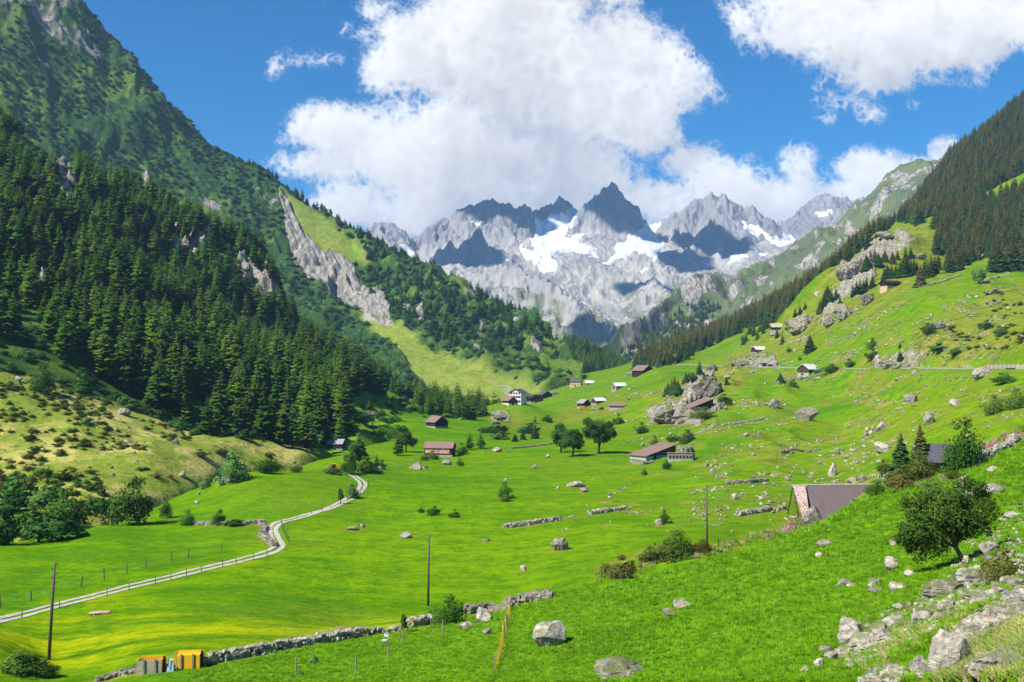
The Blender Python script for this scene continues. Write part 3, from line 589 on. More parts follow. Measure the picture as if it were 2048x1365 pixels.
def clouds():
    st = 2.2; GX = np.arange(470, 2260, st); GY = np.arange(-150, 510, st); nz = 34; zs = np.linspace(-1, 1, nz)
    nx, ny = len(GX), len(GY); B = np.full((nx, ny, nz), -1.2, np.float32)
    for k, (cx, cy, rx, ry) in enumerate(lobes + wisps):
        wi = k >= len(lobes); rz = min(rx, ry * 1.3) / 150 * .9
        i0, i1 = np.searchsorted(GX, [cx - rx * 2.3, cx + rx * 2.3]); j0, j1 = np.searchsorted(GY, [cy - ry * 2.3, cy + ry * 2.3])
        if i1 <= i0 or j1 <= j0: continue
        zc = .25 * math.sin(k * 2.4)
        q = np.sqrt(((GX[i0:i1, None, None] - cx) / rx) ** 2 + ((GY[None, j0:j1, None] - cy) / ry) ** 2 + ((zs[None, None, :] - zc) / rz) ** 2)
        f = np.clip((.80 if wi else .90) - q, -1.2, 1) * (.42 if wi else 1.0)
        B[i0:i1, j0:j1] = np.maximum(B[i0:i1, j0:j1], f) + .25 * np.clip(np.minimum(B[i0:i1, j0:j1], f), 0, 1)
    def gfield(seed, beta, kmin, kmax):
        sx_, sy_, sz_ = 1024, 384, 64; r = np.random.default_rng(seed)
        g = np.fft.rfftn(r.standard_normal((sx_, sy_, sz_)).astype(np.float32))
        kx = np.fft.fftfreq(sx_, st)[:, None, None]; ky = np.fft.fftfreq(sy_, st)[None, :, None]; kz = np.fft.rfftfreq(sz_, 9.0)[None, None, :]
        k = np.sqrt(kx * kx + ky * ky + kz * kz); a = np.where((k > kmin) & (k < kmax), np.maximum(k, kmin) ** (-beta), 0)
        f = np.fft.irfftn(g * a, s=(sx_, sy_, sz_))[:nx, :ny, :nz]; return (f / f.std()).astype(np.float32)
    N1 = gfield(5, 2.2, 1 / 220, 1.0); N2 = gfield(6, 2.25, 1 / 70, 1.0)
    N = .14 * N1 + .40 * (.75 - np.abs(N2)); _ = '''.random((64, 64, 64)).astype(np.float32)
    def n3(sx, o):
        def ax(a):
            a = np.asarray(a, np.float32) / sx + o; i = np.floor(a).astype(int); f = (a - i).astype(np.float32); return i & 63, (i + 1) & 63, f * f * (3 - 2 * f)
        xi, xj, xf = ax(GX); yi, yj, yf = ax(GY); zi, zj, zf = ax(zs * 150)
        def pl(zk):
            A_ = tab[:, :, zk]                                   # separable trilinear interpolation of the table
            A_ = A_[xi] * (1 - xf)[:, None, None] + A_[xj] * xf[:, None, None]
            return A_[:, yi] * (1 - yf)[None, :, None] + A_[:, yj] * yf[None, :, None]
        return pl(zi) * (1 - zf) + pl(zj) * zf - .5
    N = np.zeros_like(B); am = 1.0; sx = 95.0
    for o in range(7):
        n_ = n3(sx, 3.3 + o * 7.7)
        N += am * (n_ if o < 2 else (.25 - np.abs(n_)) * 1.3 + .2 * n_); am *= .62; sx *= .5
    '''
    dn = np.clip((B + N * .95 - .12) * 3.0, 0, 1) ** 1.1
    # optical depth towards the sun: left, up, a little towards the viewer
    tau = np.zeros_like(dn)
    for s_ in (2, 4, 7, 11, 16, 23, 32, 44):
        dx, dy, dz = int(round(s_ * .95)), int(round(s_ * 1.15)), int(round(s_ * .12))
        sh_ = np.zeros_like(dn); sh_[dx:, dy:, dz:] = dn[:nx - dx, :ny - dy, :nz - dz]; tau += sh_ * (1 + s_ * .34)
    up = np.zeros_like(dn)
    for s_ in (3, 8, 16, 30, 50, 75): sh_ = np.zeros_like(dn); sh_[:, s_:] = dn[:, :ny - s_]; up += sh_ * (1 + s_ * .25)
    Lg = .20 * np.exp(-tau * .15) + .26 * np.exp(-tau * .026) + .22 * np.exp(-up * .014) + .44
    acc = np.zeros((nx,), np.float32); dm = dn.max(axis=2); dk = dn.mean(axis=2) * 2.2; AC = np.zeros_like(dm)
    for j in range(ny): acc = acc * np.clip(.55 + .45 * dm[:, j] * 1.02, 0, 1) + np.clip(dk[:, j], 0, 1); AC[:, j] = acc
    T_ = np.ones((nx, ny), np.float32); Ls = np.zeros((nx, ny), np.float32)
    for k in range(nz):
        a_ = 1 - np.exp(-dn[:, :, k] * .42); Ls += T_ * a_ * Lg[:, :, k]; T_ *= 1 - a_
    al = 1 - T_; Ls = np.where(al > .003, Ls / np.maximum(al, .003), .95)
    def blur(a, n):
        k = np.exp(-np.linspace(-2, 2, 2 * n + 1) ** 2); k /= k.sum()
        a = np.apply_along_axis(lambda v_: np.convolve(np.pad(v_, n, 'edge'), k, 'valid'), 0, a); return np.apply_along_axis(lambda v_: np.convolve(np.pad(v_, n, 'edge'), k, 'valid'), 1, a)
    big = blur(Ls * (al > .02) + .9 * (al <= .02), 7); Ls = .75 * blur(Ls, 4) + .25 * big
    AC = blur(AC, 14); Ls = Ls * (1 - .22 * sstep(50, 185, AC)) + .11
    return GX, GY, al, Ls
gx, gy, alp, lum = clouds()
yy = math.cos(PITCH)
PXg, PYg = np.meshgrid(gx, gy, indexing='ij'); a_ = (PXg - 1024) / F0; b_ = (682.5 - PYg) / F0
dv = np.stack([a_, CP - b_ * SP, SP + b_ * CP], -1); dv *= 22000 / np.linalg.norm(dv, axis=-1, keepdims=True)
i_, j_ = np.meshgrid(np.arange(len(gx) - 1), np.arange(len(gy) - 1), indexing='ij'); a0 = (i_ * len(gy) + j_).ravel()
al4 = np.maximum.reduce([alp[:-1, :-1], alp[1:, :-1], alp[1:, 1:], alp[:-1, 1:]]).ravel() > .004
q_ = np.stack([a0, a0 + len(gy), a0 + len(gy) + 1, a0 + 1], 1)[al4]
t = NT('baked_cloud_light'); em = t.n('ShaderNodeEmission'); tr = t.n('ShaderNodeBsdfTransparent'); mx = t.n('ShaderNodeMixShader'); o_ = t.n('ShaderNodeOutputMaterial')
lm = t.attr('lum'); t.L(t.mix(t.ramp(lm, .45, .9), (.88, .94, 1.07), (1, 1, 1)), em.inputs[0]); t.L(t.math('MULTIPLY', lm, CLOUD), em.inputs[1])
t.L(t.attr('alpha'), mx.inputs[0]); t.L(tr.outputs[0], mx.inputs[1]); t.L(em.outputs[0], mx.inputs[2]); t.L(mx.outputs[0], o_.inputs[0]); t.m.cycles.emission_sampling = 'NONE'
cl_o = mesh_np('clouds', dv.reshape(-1, 3), q_, t.m, smooth=True); cl_o['kind'] = 'stuff'
for k_, v_ in (('alpha', alp), ('lum', lum)):
    at = cl_o.data.attributes.new(k_, 'FLOAT', 'POINT'); at.data.foreach_set('value', v_.ravel().astype(np.float32))
del dv, PXg, PYg
# unseen cloud lumps added above the frame to throw shade on the high peaks
def shade_cloud(px, py, d, rx, ry, seed, H=3300):
    p = P(px, py, d); q = p + sd * ((H - p.z) / sd.z); v_, f = ico_hi; r = ry and fbm(v_[:, 0] * 1.6 + seed, v_[:, 1] * 1.6 + v_[:, 2], 4, seed=seed)
    c = v_ * (1 + .22 * r)[:, None] * np.array([rx, ry, 90]); o = mesh_np('clouds', c, f, M_['shade_cloud_white'], smooth=True); o.location = q; o['kind'] = 'stuff'
bm_ = __import__('bmesh').new(); __import__('bmesh').ops.create_icosphere(bm_, subdivisions=5, radius=1); ico_hi = (np.array([v.co[:] for v in bm_.verts]), np.array([[v.index for v in q.verts] for q in bm_.faces])); bm_.free()
t = NT('shade_cloud_white'); M_['shade_cloud_white'] = t.out((.9, .9, .9), 1)
for i, a in enumerate([(1215,400,5480,150,330),(1255,430,5480,130,260),(1105,415,5620,140,170),(1030,432,5480,150,200),(1000,400,5440,150,150),(950,425,5400,170,130),(948,500,4760,130,230),(900,510,4560,80,180),(1420,480,5200,180,260),(1380,535,4900,120,180),(1300,585,4450,150,110),(1200,655,3400,110,150)]): shade_cloud(*a, 400 + i)
if HAZE:
    def vbox(name, lo_, hi_):
        co_ = [(x, y, z) for x in (lo_[0], hi_[0]) for y in (lo_[1], hi_[1]) for z in (lo_[2], hi_[2])]
        f = [(0,1,3,2),(4,6,7,5),(0,4,5,1),(2,3,7,6),(0,2,6,4),(1,5,7,3)]
        m = bpy.data.materials.new('air_haze'); m.use_nodes = True; t = m.node_tree; t.nodes.clear()
        pv = t.nodes.new('ShaderNodeVolumePrincipled'); o_ = t.nodes.new('ShaderNodeOutputMaterial')
        pv.inputs['Color'].default_value = (.40, .64, 1, 1); pv.inputs['Density'].default_value = HAZE; pv.inputs['Anisotropy'].default_value = 0.0
        t.links.new(pv.outputs[0], o_.inputs['Volume'])
        o = mesh_np(name, np.array(co_), np.array(f), m); o['kind'] = 'stuff'; return o
    zmin = min(float(s_.Z.min()) for s_ in SHEETS); zmax = max(float(s_.Z.max()) for s_ in SHEETS)
    vbox('haze', (-3200, -60, zmin - 1), (3200, 7050, zmax + 40))
# ------------------------------------------------------------------ object helpers
import bmesh
def tag(o, label=None, cat=None, group=None, kind=None):
    if label: o['label'] = label
    if cat: o['category'] = cat; o['kind'] = 'thing'
    if group: o['group'] = group
    if kind: o['kind'] = kind
    return o
def empty(name, loc, rz=0, label=None, cat=None, group=None):
    o = bpy.data.objects.new(name, None); C.objects.link(o); o.location = loc; o.rotation_euler = (0, 0, rz); o.empty_display_size = .5
    return tag(o, label, cat, group)
def share(name, me, parent=None, loc=(0, 0, 0), rot=(0, 0, 0), sc_=1.0):
    o = bpy.data.objects.new(name, me); C.objects.link(o)
    if parent is not None: o.parent = parent
    o.location = loc; o.rotation_euler = rot; o.scale = (sc_,) * 3 if isinstance(sc_, (int, float)) else sc_
    return o
class MB:
    def __init__(self): self.v = []; self.f = {3: [], 4: []}; self.m = {3: [], 4: []}; self.n = 0
    def add(self, co, faces, mi=0):
        co = np.asarray(co, float); self.v.append(co)
        for f in faces: self.f[len(f)].append([i + self.n for i in f]); self.m[len(f)].append(mi)
        self.n += len(co); return self
    def box(self, x0, x1, y0, y1, z0, z1, mi=0, M3=None, t=(0, 0, 0)):
        c = np.array([(x, y, z) for x in (x0, x1) for y in (y0, y1) for z in (z0, z1)], float)
        if M3 is not None: c = c @ np.asarray(M3).T
        return self.add(c + np.array(t), [(0,1,3,2),(4,6,7,5),(0,4,5,1),(2,3,7,6),(0,2,6,4),(1,5,7,3)], mi)
    def tube(self, pts, rad, seg=8, mi=0, cap=True):
        pts = [np.array(p, float) for p in pts]; rings = []
        for i, p in enumerate(pts):
            d = pts[min(i + 1, len(pts) - 1)] - pts[max(i - 1, 0)]; d /= np.linalg.norm(d) + 1e-9
            a = np.cross(d, [0, 0, 1.0]) if abs(d[2]) < .9 else np.cross(d, [1.0, 0, 0]); a /= np.linalg.norm(a); b = np.cross(d, a)
            r = rad[i] if isinstance(rad, (list, tuple)) else rad
            rings.append([p + r * (math.cos(q) * a + math.sin(q) * b) for q in np.linspace(0, 2 * PI, seg, endpoint=False)])
        co = [q for r_ in rings for q in r_] + [pts[0], pts[-1]]; fs = []; n = len(pts)
        for i in range(n - 1):
            for k in range(seg):
                fs.append((i * seg + k, i * seg + (k + 1) % seg, (i + 1) * seg + (k + 1) % seg, (i + 1) * seg + k))
        if cap:
            for k in range(seg):
                fs.append((n * seg, (k + 1) % seg, k)); fs.append((n * seg + 1, (n - 1) * seg + k, (n - 1) * seg + (k + 1) % seg))
        return self.add(co, fs, mi)
    def build(self, name, mats, parent=None, smooth=False):
        fl = [np.array(self.f[k]) for k in (3, 4) if self.f[k]]; mi = sum([self.m[k] for k in (3, 4) if self.f[k]], [])
        return mesh_np(name, np.concatenate(self.v), fl, mats, parent, smooth, mi if isinstance(mats, (list, tuple)) and len(mats) > 1 else None)
def flat(name, c, rough=.8, var=.25, scale=2.0, bump=.0, spec=.2, metal=0, stretch=(1, 1, 1), c2=None, amt=(.4, .65)):
    t = NT(name); p = t.obj(stretch); n = t.noise(p, scale, 5, .65)
    base = t.mix(t.ramp(n, amt[0], amt[1]), c, c2 if c2 else tuple(q * (1 - var) for q in c))
    base = t.mix(t.ramp(t.noise(p, scale * 6, 3, .7), .35, .7, 0, .5), base, t.mix(1.0, base, (.7, .7, .7), 'MULTIPLY'))
    M_[name] = t.out(base, rough, t.bump(n, bump, .1) if bump else None, spec, metal=metal); return M_[name]
flat('old_wood', (.085, .055, .038), .9, .4, 3, .3, stretch=(1, 1, 6)); flat('grey_wood', (.30, .26, .21), .9, .4, 3, .3, stretch=(6, 6, 1))
flat('post_wood', (.13, .11, .085), .9, .4, 4, .3, stretch=(6, 6, 1)); flat('dark_wood', (.035, .022, .017), .9, .4, 3, .2, stretch=(1, 1, 5))
flat('stone_wall', (.36, .335, .29), .95, .5, 3, .5, c2=(.22, .20, .18)); flat('plaster', (.42, .39, .33), .9, .15, 2)
flat('white_plaster', (.74, .72, .68), .9, .1, 2); flat('brown_roof', (.24, .155, .125), .7, .2, 1.5, stretch=(1, .1, 1)); flat('slate_roof', (.10, .10, .11), .6, .35, 3, .3)
flat('white_roof', (.66, .66, .64), .6, .15, 2); flat('grey_roof', (.30, .31, .33), .6, .2, 2); flat('purple_roof', (.175, .125, .13), .65, .12, .7)
flat('red_paint', (.36, .02, .02), .6, .2, 2); flat('red_roof', (.55, .06, .08), .6, .15, 2); flat('lichen_roof', (.42, .42, .22), .8, .2, 2)
flat('rust_sheet', (.62, .58, .55), .7, .2, 1.0, stretch=(7, 7, .7), c2=(.45, .12, .035), amt=(.44, .58)); flat('rust_pink', (.62, .36, .30), .8, .3, 1.2, c2=(.32, .10, .06), amt=(.45, .62))
flat('glass_dark', (.02, .025, .03), .15, .1, 1, spec=.5); flat('cream', (.60, .44, .22), .9, .1, 2); flat('yellow_board', (.78, .42, .015), .6, .1, 1.5, stretch=(.3, 1, 3)); flat('weathered_board', (.46, .36, .24), .9, .3, 2.5, stretch=(.25, 1, 4), c2=(.25, .24, .23))
flat('blue_plastic', (.05, .30, .48), .5, .15, 2); flat('pale_blue', (.45, .62, .68), .6, .15, 3); flat('steel', (.38, .39, .40), .4, .1, 2, metal=.6); flat('rubber_and_dark_gap', (.02, .02, .02), .8, .1, 2)
flat('gravel', (.47, .43, .36), .95, .3, 1.6, .3); flat('asphalt', (.20, .20, .195), .95, .2, 1.5); flat('orange_paint', (.62, .30, .02), .5, .15, 2); flat('white_paint', (.50, .50, .48), .5, .05, 2)
flat('green_tarp', (.03, .30, .13), .6, .2, 2); flat('skin', (.45, .26, .18), .7, .05, 2); flat('blue_cloth', (.04, .09, .25), .9, .2, 3); flat('red_cloth', (.42, .03, .03), .9, .3, 3); flat('pink_cloth', (.62, .30, .34), .9, .2, 3); flat('black_cloth', (.03, .03, .035), .9, .2, 3)
flat('bark', (.10, .075, .055), .95, .4, 3, .5, stretch=(1, 1, .3)); flat('white_rock', (.50, .47, .42), .95, .4, 2)
def leafmat(name, a, b, c=None, scale=1.2, top=None, rand=.5, tr=.25, up=0, g=1.5):
    a, b = tuple(q * g for q in a), tuple(q * g for q in b); c = tuple(q * g for q in c) if c else None
    t = NT(name); p = t.obj(); oi = t.n('ShaderNodeObjectInfo'); n = t.noise(p, scale, 3, .6)
    col = t.mix(t.ramp(n, .35, .65), a, b)
    if up: col = t.mix(t.ramp(t.noise(t.pos(), .28, 5, .65), .36, .62, 0, .8), col, t.mix(1.0, col, (.62, .70, .8), 'MULTIPLY'))
    if c: col = t.mix(t.ramp(oi.outputs['Random'], 1 - rand, 1.0, 0, .85), col, c)
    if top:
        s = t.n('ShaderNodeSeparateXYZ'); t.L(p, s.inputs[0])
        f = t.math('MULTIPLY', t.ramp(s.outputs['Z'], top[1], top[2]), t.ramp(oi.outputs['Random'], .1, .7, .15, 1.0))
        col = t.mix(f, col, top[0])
    wn = t.n('ShaderNodeTexWhiteNoise', noise_dimensions='1D'); t.L(oi.outputs['Random'], wn.inputs['W'])
    mu = t.ramp(wn.outputs[0], 0, 1, .72, 1.25); sv = t.n('ShaderNodeVectorMath', operation='SCALE'); t.L(col, sv.inputs[0]); t.L(mu, sv.inputs['Scale'])
    gm = t.n('ShaderNodeNewGeometry'); tc_ = t.n('ShaderNodeTexCoord'); sb = t.n('ShaderNodeVectorMath', operation='MULTIPLY_ADD'); t.L(tc_.outputs['Object'], sb.inputs[0]); sb.inputs[1].default_value = (2.6, 2.6, 1.2 if not top else .2); sb.inputs[2].default_value = (0, 0, -.1 if not top else .5)
    vt = t.n('ShaderNodeVectorTransform', vector_type='VECTOR', convert_from='OBJECT', convert_to='WORLD'); t.L(sb.outputs[0], vt.inputs[0]); nm = t.n('ShaderNodeVectorMath', operation='NORMALIZE'); t.L(vt.outputs[0], nm.inputs[0])
    if up: nm = t.n('ShaderNodeCombineXYZ'); nm.inputs[2].default_value = 1.6
    ad = t.n('ShaderNodeVectorMath', operation='MULTIPLY_ADD'); t.L(gm.outputs['Normal'], ad.inputs[0]); ad.inputs[1].default_value = (.7, .7, .7); t.L(nm.outputs[0], ad.inputs[2]); n2_ = t.n('ShaderNodeVectorMath', operation='NORMALIZE'); t.L(ad.outputs[0], n2_.inputs[0])
    M_[name] = t.out(sv.outputs[0], .85, n2_.outputs[0], .05, trans=tr)
leafmat('larch_needles', (.021, .064, .006), (.050, .112, .008), (.072, .115, .010), 9, g=1.35)
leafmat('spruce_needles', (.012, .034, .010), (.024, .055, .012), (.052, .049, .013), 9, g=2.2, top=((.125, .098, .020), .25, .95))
leafmat('dark_needles', (.012, .040, .012), (.022, .062, .012), (.035, .07, .015), 9)
leafmat('shrub_leaves', (.028, .085, .010), (.065, .145, .014), (.085, .12, .02), .8)
leafmat('tree_leaves', (.024, .066, .009), (.062, .115, .014), (.07, .11, .02), .8, g=1.7)
leafmat('willow_leaves', (.06, .13, .035), (.12, .19, .06), None, .8); leafmat('pale_leaves', (.045, .115, .022), (.10, .18, .045), None, .8)
leafmat('berry_leaves', (.045, .085, .012), (.085, .12, .018), (.11, .085, .02), 1.2); leafmat('alder_leaves', (.018, .058, .012), (.036, .092, .014), (.050, .10, .016), 3, g=1.9)
leafmat('dwarf_leaves', (.035, .062, .010), (.075, .11, .014), (.12, .09, .02), 3); leafmat('grass_blades', (.085, .232, .004), (.155, .29, .005), (.17, .28, .02), .4, tr=.3, up=1, g=1.45)
leafmat('straw_blades', (.42, .35, .14), (.30, .30, .08), (.16, .24, .03), .4, tr=.3, up=1, g=1.3); leafmat('pink_flowers', (.30, .12, .16), (.38, .24, .20), None, 2, tr=.3)
def mk_rock(name, pale, dark, moss):
    t = NT(name); p = t.obj(); g = t.pos(); oi = t.n('ShaderNodeObjectInfo')
    n = t.noise(g, 1.3, 7, .72); n2 = t.noise(g, 6, 5, .7)
    c = t.mix(t.ramp(n, .38, .64), dark, pale); c = t.mix(t.ramp(t.noise(g, .5, 4, .6), .55, .72, 0, .55), c, (.42, .25, .13))
    c = t.mix(t.ramp(n2, .5, .66, 0, .75), c, (.10, .095, .085))
    c = t.mix(t.ramp(t.math('MULTIPLY', steep(t, .25, .8), t.noise(g, .9, 5, .7)), .42, .55, 0, moss), c, (.13, .16, .03))
    t.L; sv = t.n('ShaderNodeVectorMath', operation='SCALE'); t.L(c, sv.inputs[0]); t.L(t.ramp(oi.outputs['Random'], 0, 1, .7, 1.12), sv.inputs['Scale'])
    h = t.math('ADD', t.math('MULTIPLY', n, .5), t.math('MULTIPLY', n2, .12))
    M_[name] = t.out(sv.outputs[0], .95, t.bump(h, .8, .6), .15)
mk_rock('boulder_rock', (.56, .50, .41), (.25, .225, .19), .8); mk_rock('crag_rock', (.42, .37, .29), (.17, .15, .12), .98)
# ---- vegetation meshes
def conifer_mesh(name, seed, layers, per, rbase, mats, droop=.35, gap=0.0, low=.06, larch=False):
    """unit-height conifer: whorls of drooping toothed boughs"""
    r = np.random.default_rng(seed); co = []; f3 = []; n = 0
    lob = 1 + .16 * np.sin(r.random(3)[:, None] * 6 + np.arange(3)[:, None]).sum()
    for i in range(layers):
        h = low + (1 - low) * (i + r.random() * .6) / layers; t_ = (h - low) / (1 - low)
        R0 = rbase * ((1 - t_) ** (.8 if not larch else .68)) * (.86 + .3 * r.random()) + .006
        if larch: R0 *= min(1, .55 + t_ * 2.2)
        k = max(4, int(per * (.45 + .55 * (1 - t_))))
        for j in range(k):
            if r.random() < gap: continue
            a = (j + r.random() * .8) / k * 2 * PI + i * 1.3; Rr = R0 * (.68 + .5 * r.random()); hh = h + (r.random() - .5) * .03
            dz = -droop * Rr * (.7 + .6 * r.random()) if not larch else -Rr * .12 + Rr * .1 * r.random()
            d = np.array([math.cos(a), math.sin(a), 0]); s = np.array([-math.sin(a), math.cos(a), 0]); wd = Rr * (.30 + .16 * r.random())
            c0 = np.array([0, 0, hh]); P_ = lambda u, v_, w_=0: c0 + d * Rr * u + s * wd * v_ + np.array([0, 0, dz * u ** 1.4 + w_])
            th = Rr * .16
            q = [P_(0, 0, th), P_(.45, .55, -th * .9), P_(.55, 0, th * .5), P_(.45, -.55, -th * .9), P_(.8, .75, -th), P_(.78, -.8, -th), P_(1.02, .12, 0), P_(.9, .45, -th * .4), P_(.88, -.4, -th * .6)]
            co += q; f3 += [(n, n + 1, n + 2), (n, n + 2, n + 3), (n + 2, n + 1, n + 4), (n + 2, n + 5, n + 3), (n + 2, n + 4, n + 7), (n + 2, n + 8, n + 5), (n + 2, n + 7, n + 6), (n + 2, n + 6, n + 8)]; n += 9
    co += [np.array([0, 0, 1.0]), np.array([.012, 0, .9]), np.array([-.006, .011, .9]), np.array([-.006, -.011, .9])]; f3 += [(n, n + 1, n + 2), (n, n + 2, n + 3), (n, n + 3, n + 1)]
    o = mesh_np(name, np.array(co), np.array(f3), mats); me = o.data; bpy.data.objects.remove(o); return me
def trunk_mesh(name, h=1.0, r0=.018, r1=.004):
    m = MB(); m.tube([(0, 0, -.03), (0.004, 0, h * .5), (0, 0, h)], [r0, r0 * .65, r1], 7); o = m.build(name, M_['bark'], smooth=True); me = o.data; bpy.data.objects.remove(o); return me
def leaf_cloud(r, lobes_, nleaf, size, flatn=.0):
    """leaf quads scattered in the outer shell of ellipsoid lobes"""
    L_ = np.array(lobes_, float); w_ = (L_[:, 3] * L_[:, 4] * L_[:, 5]) ** (2 / 3); w_ /= w_.sum()
    k = r.choice(len(L_), nleaf, p=w_); d = r.normal(size=(nleaf, 3)); d /= np.linalg.norm(d, axis=1, keepdims=True)
    rad = 1.04 - .6 * r.random(nleaf) ** 1.5; rad += .13 * np.sin(d[:, 0] * 9 + k) * np.cos(d[:, 1] * 8 + k * 2) + .11 * np.sin(d[:, 2] * 13 + d[:, 0] * 7 + k * 5)
    c = L_[k, :3] + d * rad[:, None] * L_[k, 3:6]
    nrm = d + r.normal(size=(nleaf, 3)) * .75 + np.array([0, 0, .35]); nrm /= np.linalg.norm(nrm, axis=1, keepdims=True)
    a = np.cross(nrm, r.normal(size=(nleaf, 3))); a /= np.linalg.norm(a, axis=1, keepdims=True); b_ = np.cross(nrm, a)
    s_ = (size * (.6 + .9 * r.random(nleaf)))[:, None]
    v_ = np.stack([c - a * s_, c - b_ * s_ * .55 , c + a * s_, c + b_ * s_ * .55], 1).reshape(-1, 3)
    return v_, np.arange(nleaf * 4).reshape(-1, 4)
def bush_mesh(name, seed, nleaf, size, mat, nl=7, tall=.9, wide=.5):
    """unit-height bush, sitting on the ground"""
    r = np.random.default_rng(seed); L_ = []
    for i in range(nl):
        a = r.random() * 2 * PI; q = r.random() ** .6 * wide * .62; z = .18 + .6 * tall * r.random() * (1 - .6 * q / wide); s_ = .2 + .14 * r.random()
        L_.append((q * math.cos(a), q * math.sin(a), min(z, 1 - s_ * .9), s_ * wide * 2 * .85, s_ * wide * 2 * .85, s_))
    for i in range(nl): a = r.random() * 6.28; q = wide * (.55 + .4 * r.random()); s_ = .09 + .08 * r.random(); L_.append((q * math.cos(a), q * math.sin(a), .1 + .45 * r.random(), s_ * 1.3, s_ * 1.3, s_))
    for i in range(3): a = r.random() * 6.28; q = wide * .4 * r.random(); L_.append((q * math.cos(a), q * math.sin(a), .9, .12, .12, .13))
    L_.append((0, 0, .28, wide * .7, wide * .7, .30)); v_, f = leaf_cloud(r, L_, nleaf, size); v_[:, 2] = np.maximum(v_[:, 2], -.03)
    o = mesh_np(name, v_, f, mat); me = o.data; bpy.data.objects.remove(o); return me
def tree_parts(name, seed, nleaf, size, mat, crown, lean=(0, 0), tr=.035, forks=5, fork_h=.28):
    rq_ = np.random.default_rng(seed + 900); ex = []
    for l in crown:
        for _ in range(5):
            d = rq_.normal(size=3); d[2] = abs(d[2]) * (1 if rq_.random() < .7 else -1); d /= np.linalg.norm(d); s_ = rq_.uniform(.28, .5); ex.append((l[0] + d[0] * l[3] * .85, l[1] + d[1] * l[4] * .85, l[2] + d[2] * l[5] * .85, l[3] * s_, l[4] * s_, l[5] * s_))
    crown = [(l[0], l[1], l[2], l[3] * .8, l[4] * .8, l[5] * .8) for l in crown] + ex
    """unit-height broadleaf: returns (trunk mesh, crown mesh)"""
    r = np.random.default_rng(seed); m = MB(); top = (lean[0] * .5, lean[1] * .5, fork_h)
    m.tube([(0, 0, -.06), (lean[0] * .2, lean[1] * .2, fork_h * .5), top], [tr * 1.25, tr, tr * .85], 8)
    for i, l in enumerate(crown[:forks]):
        e = np.array(l[:3], float); mid = (np.array(top) + e) / 2 + r.normal(size=3) * .03; m.tube([top, mid, e], [tr * .7, tr * .42, tr * .12], 6)
        for k in range(3):
            e2 = e + r.normal(size=3) * np.array(l[3:6]) * .55; m.tube([mid + (e - mid) * .3 * k, (mid + e2) / 2 + r.normal(size=3) * .02, e2], [tr * .3, tr * .18, tr * .05], 5)
    o = m.build(name, M_['bark'], smooth=True); tm = o.data; bpy.data.objects.remove(o)
    v_, f = leaf_cloud(r, crown, nleaf, size); o = mesh_np(name, v_, f, mat); cm_ = o.data; bpy.data.objects.remove(o); return tm, cm_
def ico(level):
    bm = bmesh.new(); bmesh.ops.create_icosphere(bm, subdivisions=level, radius=1); v_ = np.array([v.co[:] for v in bm.verts]); f = np.array([[v.index for v in q.verts] for q in bm.faces]); bm.free(); return v_, f
_ico = {k: ico(k) for k in (2, 3, 4, 5, 6)}
def rock_mesh(name, seed, level=4, planes=13, rough=.05, mat='boulder_rock', smooth=False, strat=0.0):
    """broken block: a sphere cut by random planes and roughened; about 1 wide, 1 tall, base at z=-.25"""
    r = np.random.default_rng(seed); v_, f = _ico[level]; v_ = v_.copy()
    for i in range(planes):
        n_ = r.normal(size=3); n_ /= np.linalg.norm(n_); h = .48 + .34 * r.random(); d = v_ @ n_; ov = np.clip(d - h, 0, None); v_ = v_ - ov[:, None] * n_ * .94
    n1 = fbm(v_[:, 0] * 2.3 + seed, v_[:, 1] * 2.3 + v_[:, 2] * 1.7, 5, gain=.55, seed=seed % 50); n2 = fbm(v_[:, 2] * 3 + seed, v_[:, 0] * 2.7 - v_[:, 1], 4, seed=seed % 40 + 3)
    v_ = v_ * (1 + rough * (n1 + .6 * n2))[:, None]
    if strat: v_[:, :2] *= (1 + strat * np.round(np.sin(v_[:, 2] * 16 + n1 * 2) * 1.2) / 2)[:, None]
    v_ /= max(np.ptp(v_[:, 0]), np.ptp(v_[:, 1])); v_[:, 2] /= np.ptp(v_[:, 2]); v_[:, 2] -= v_[:, 2].min() + .22
    o = mesh_np(name, v_, f, M_[mat], smooth=smooth); me = o.data; bpy.data.objects.remove(o); return me
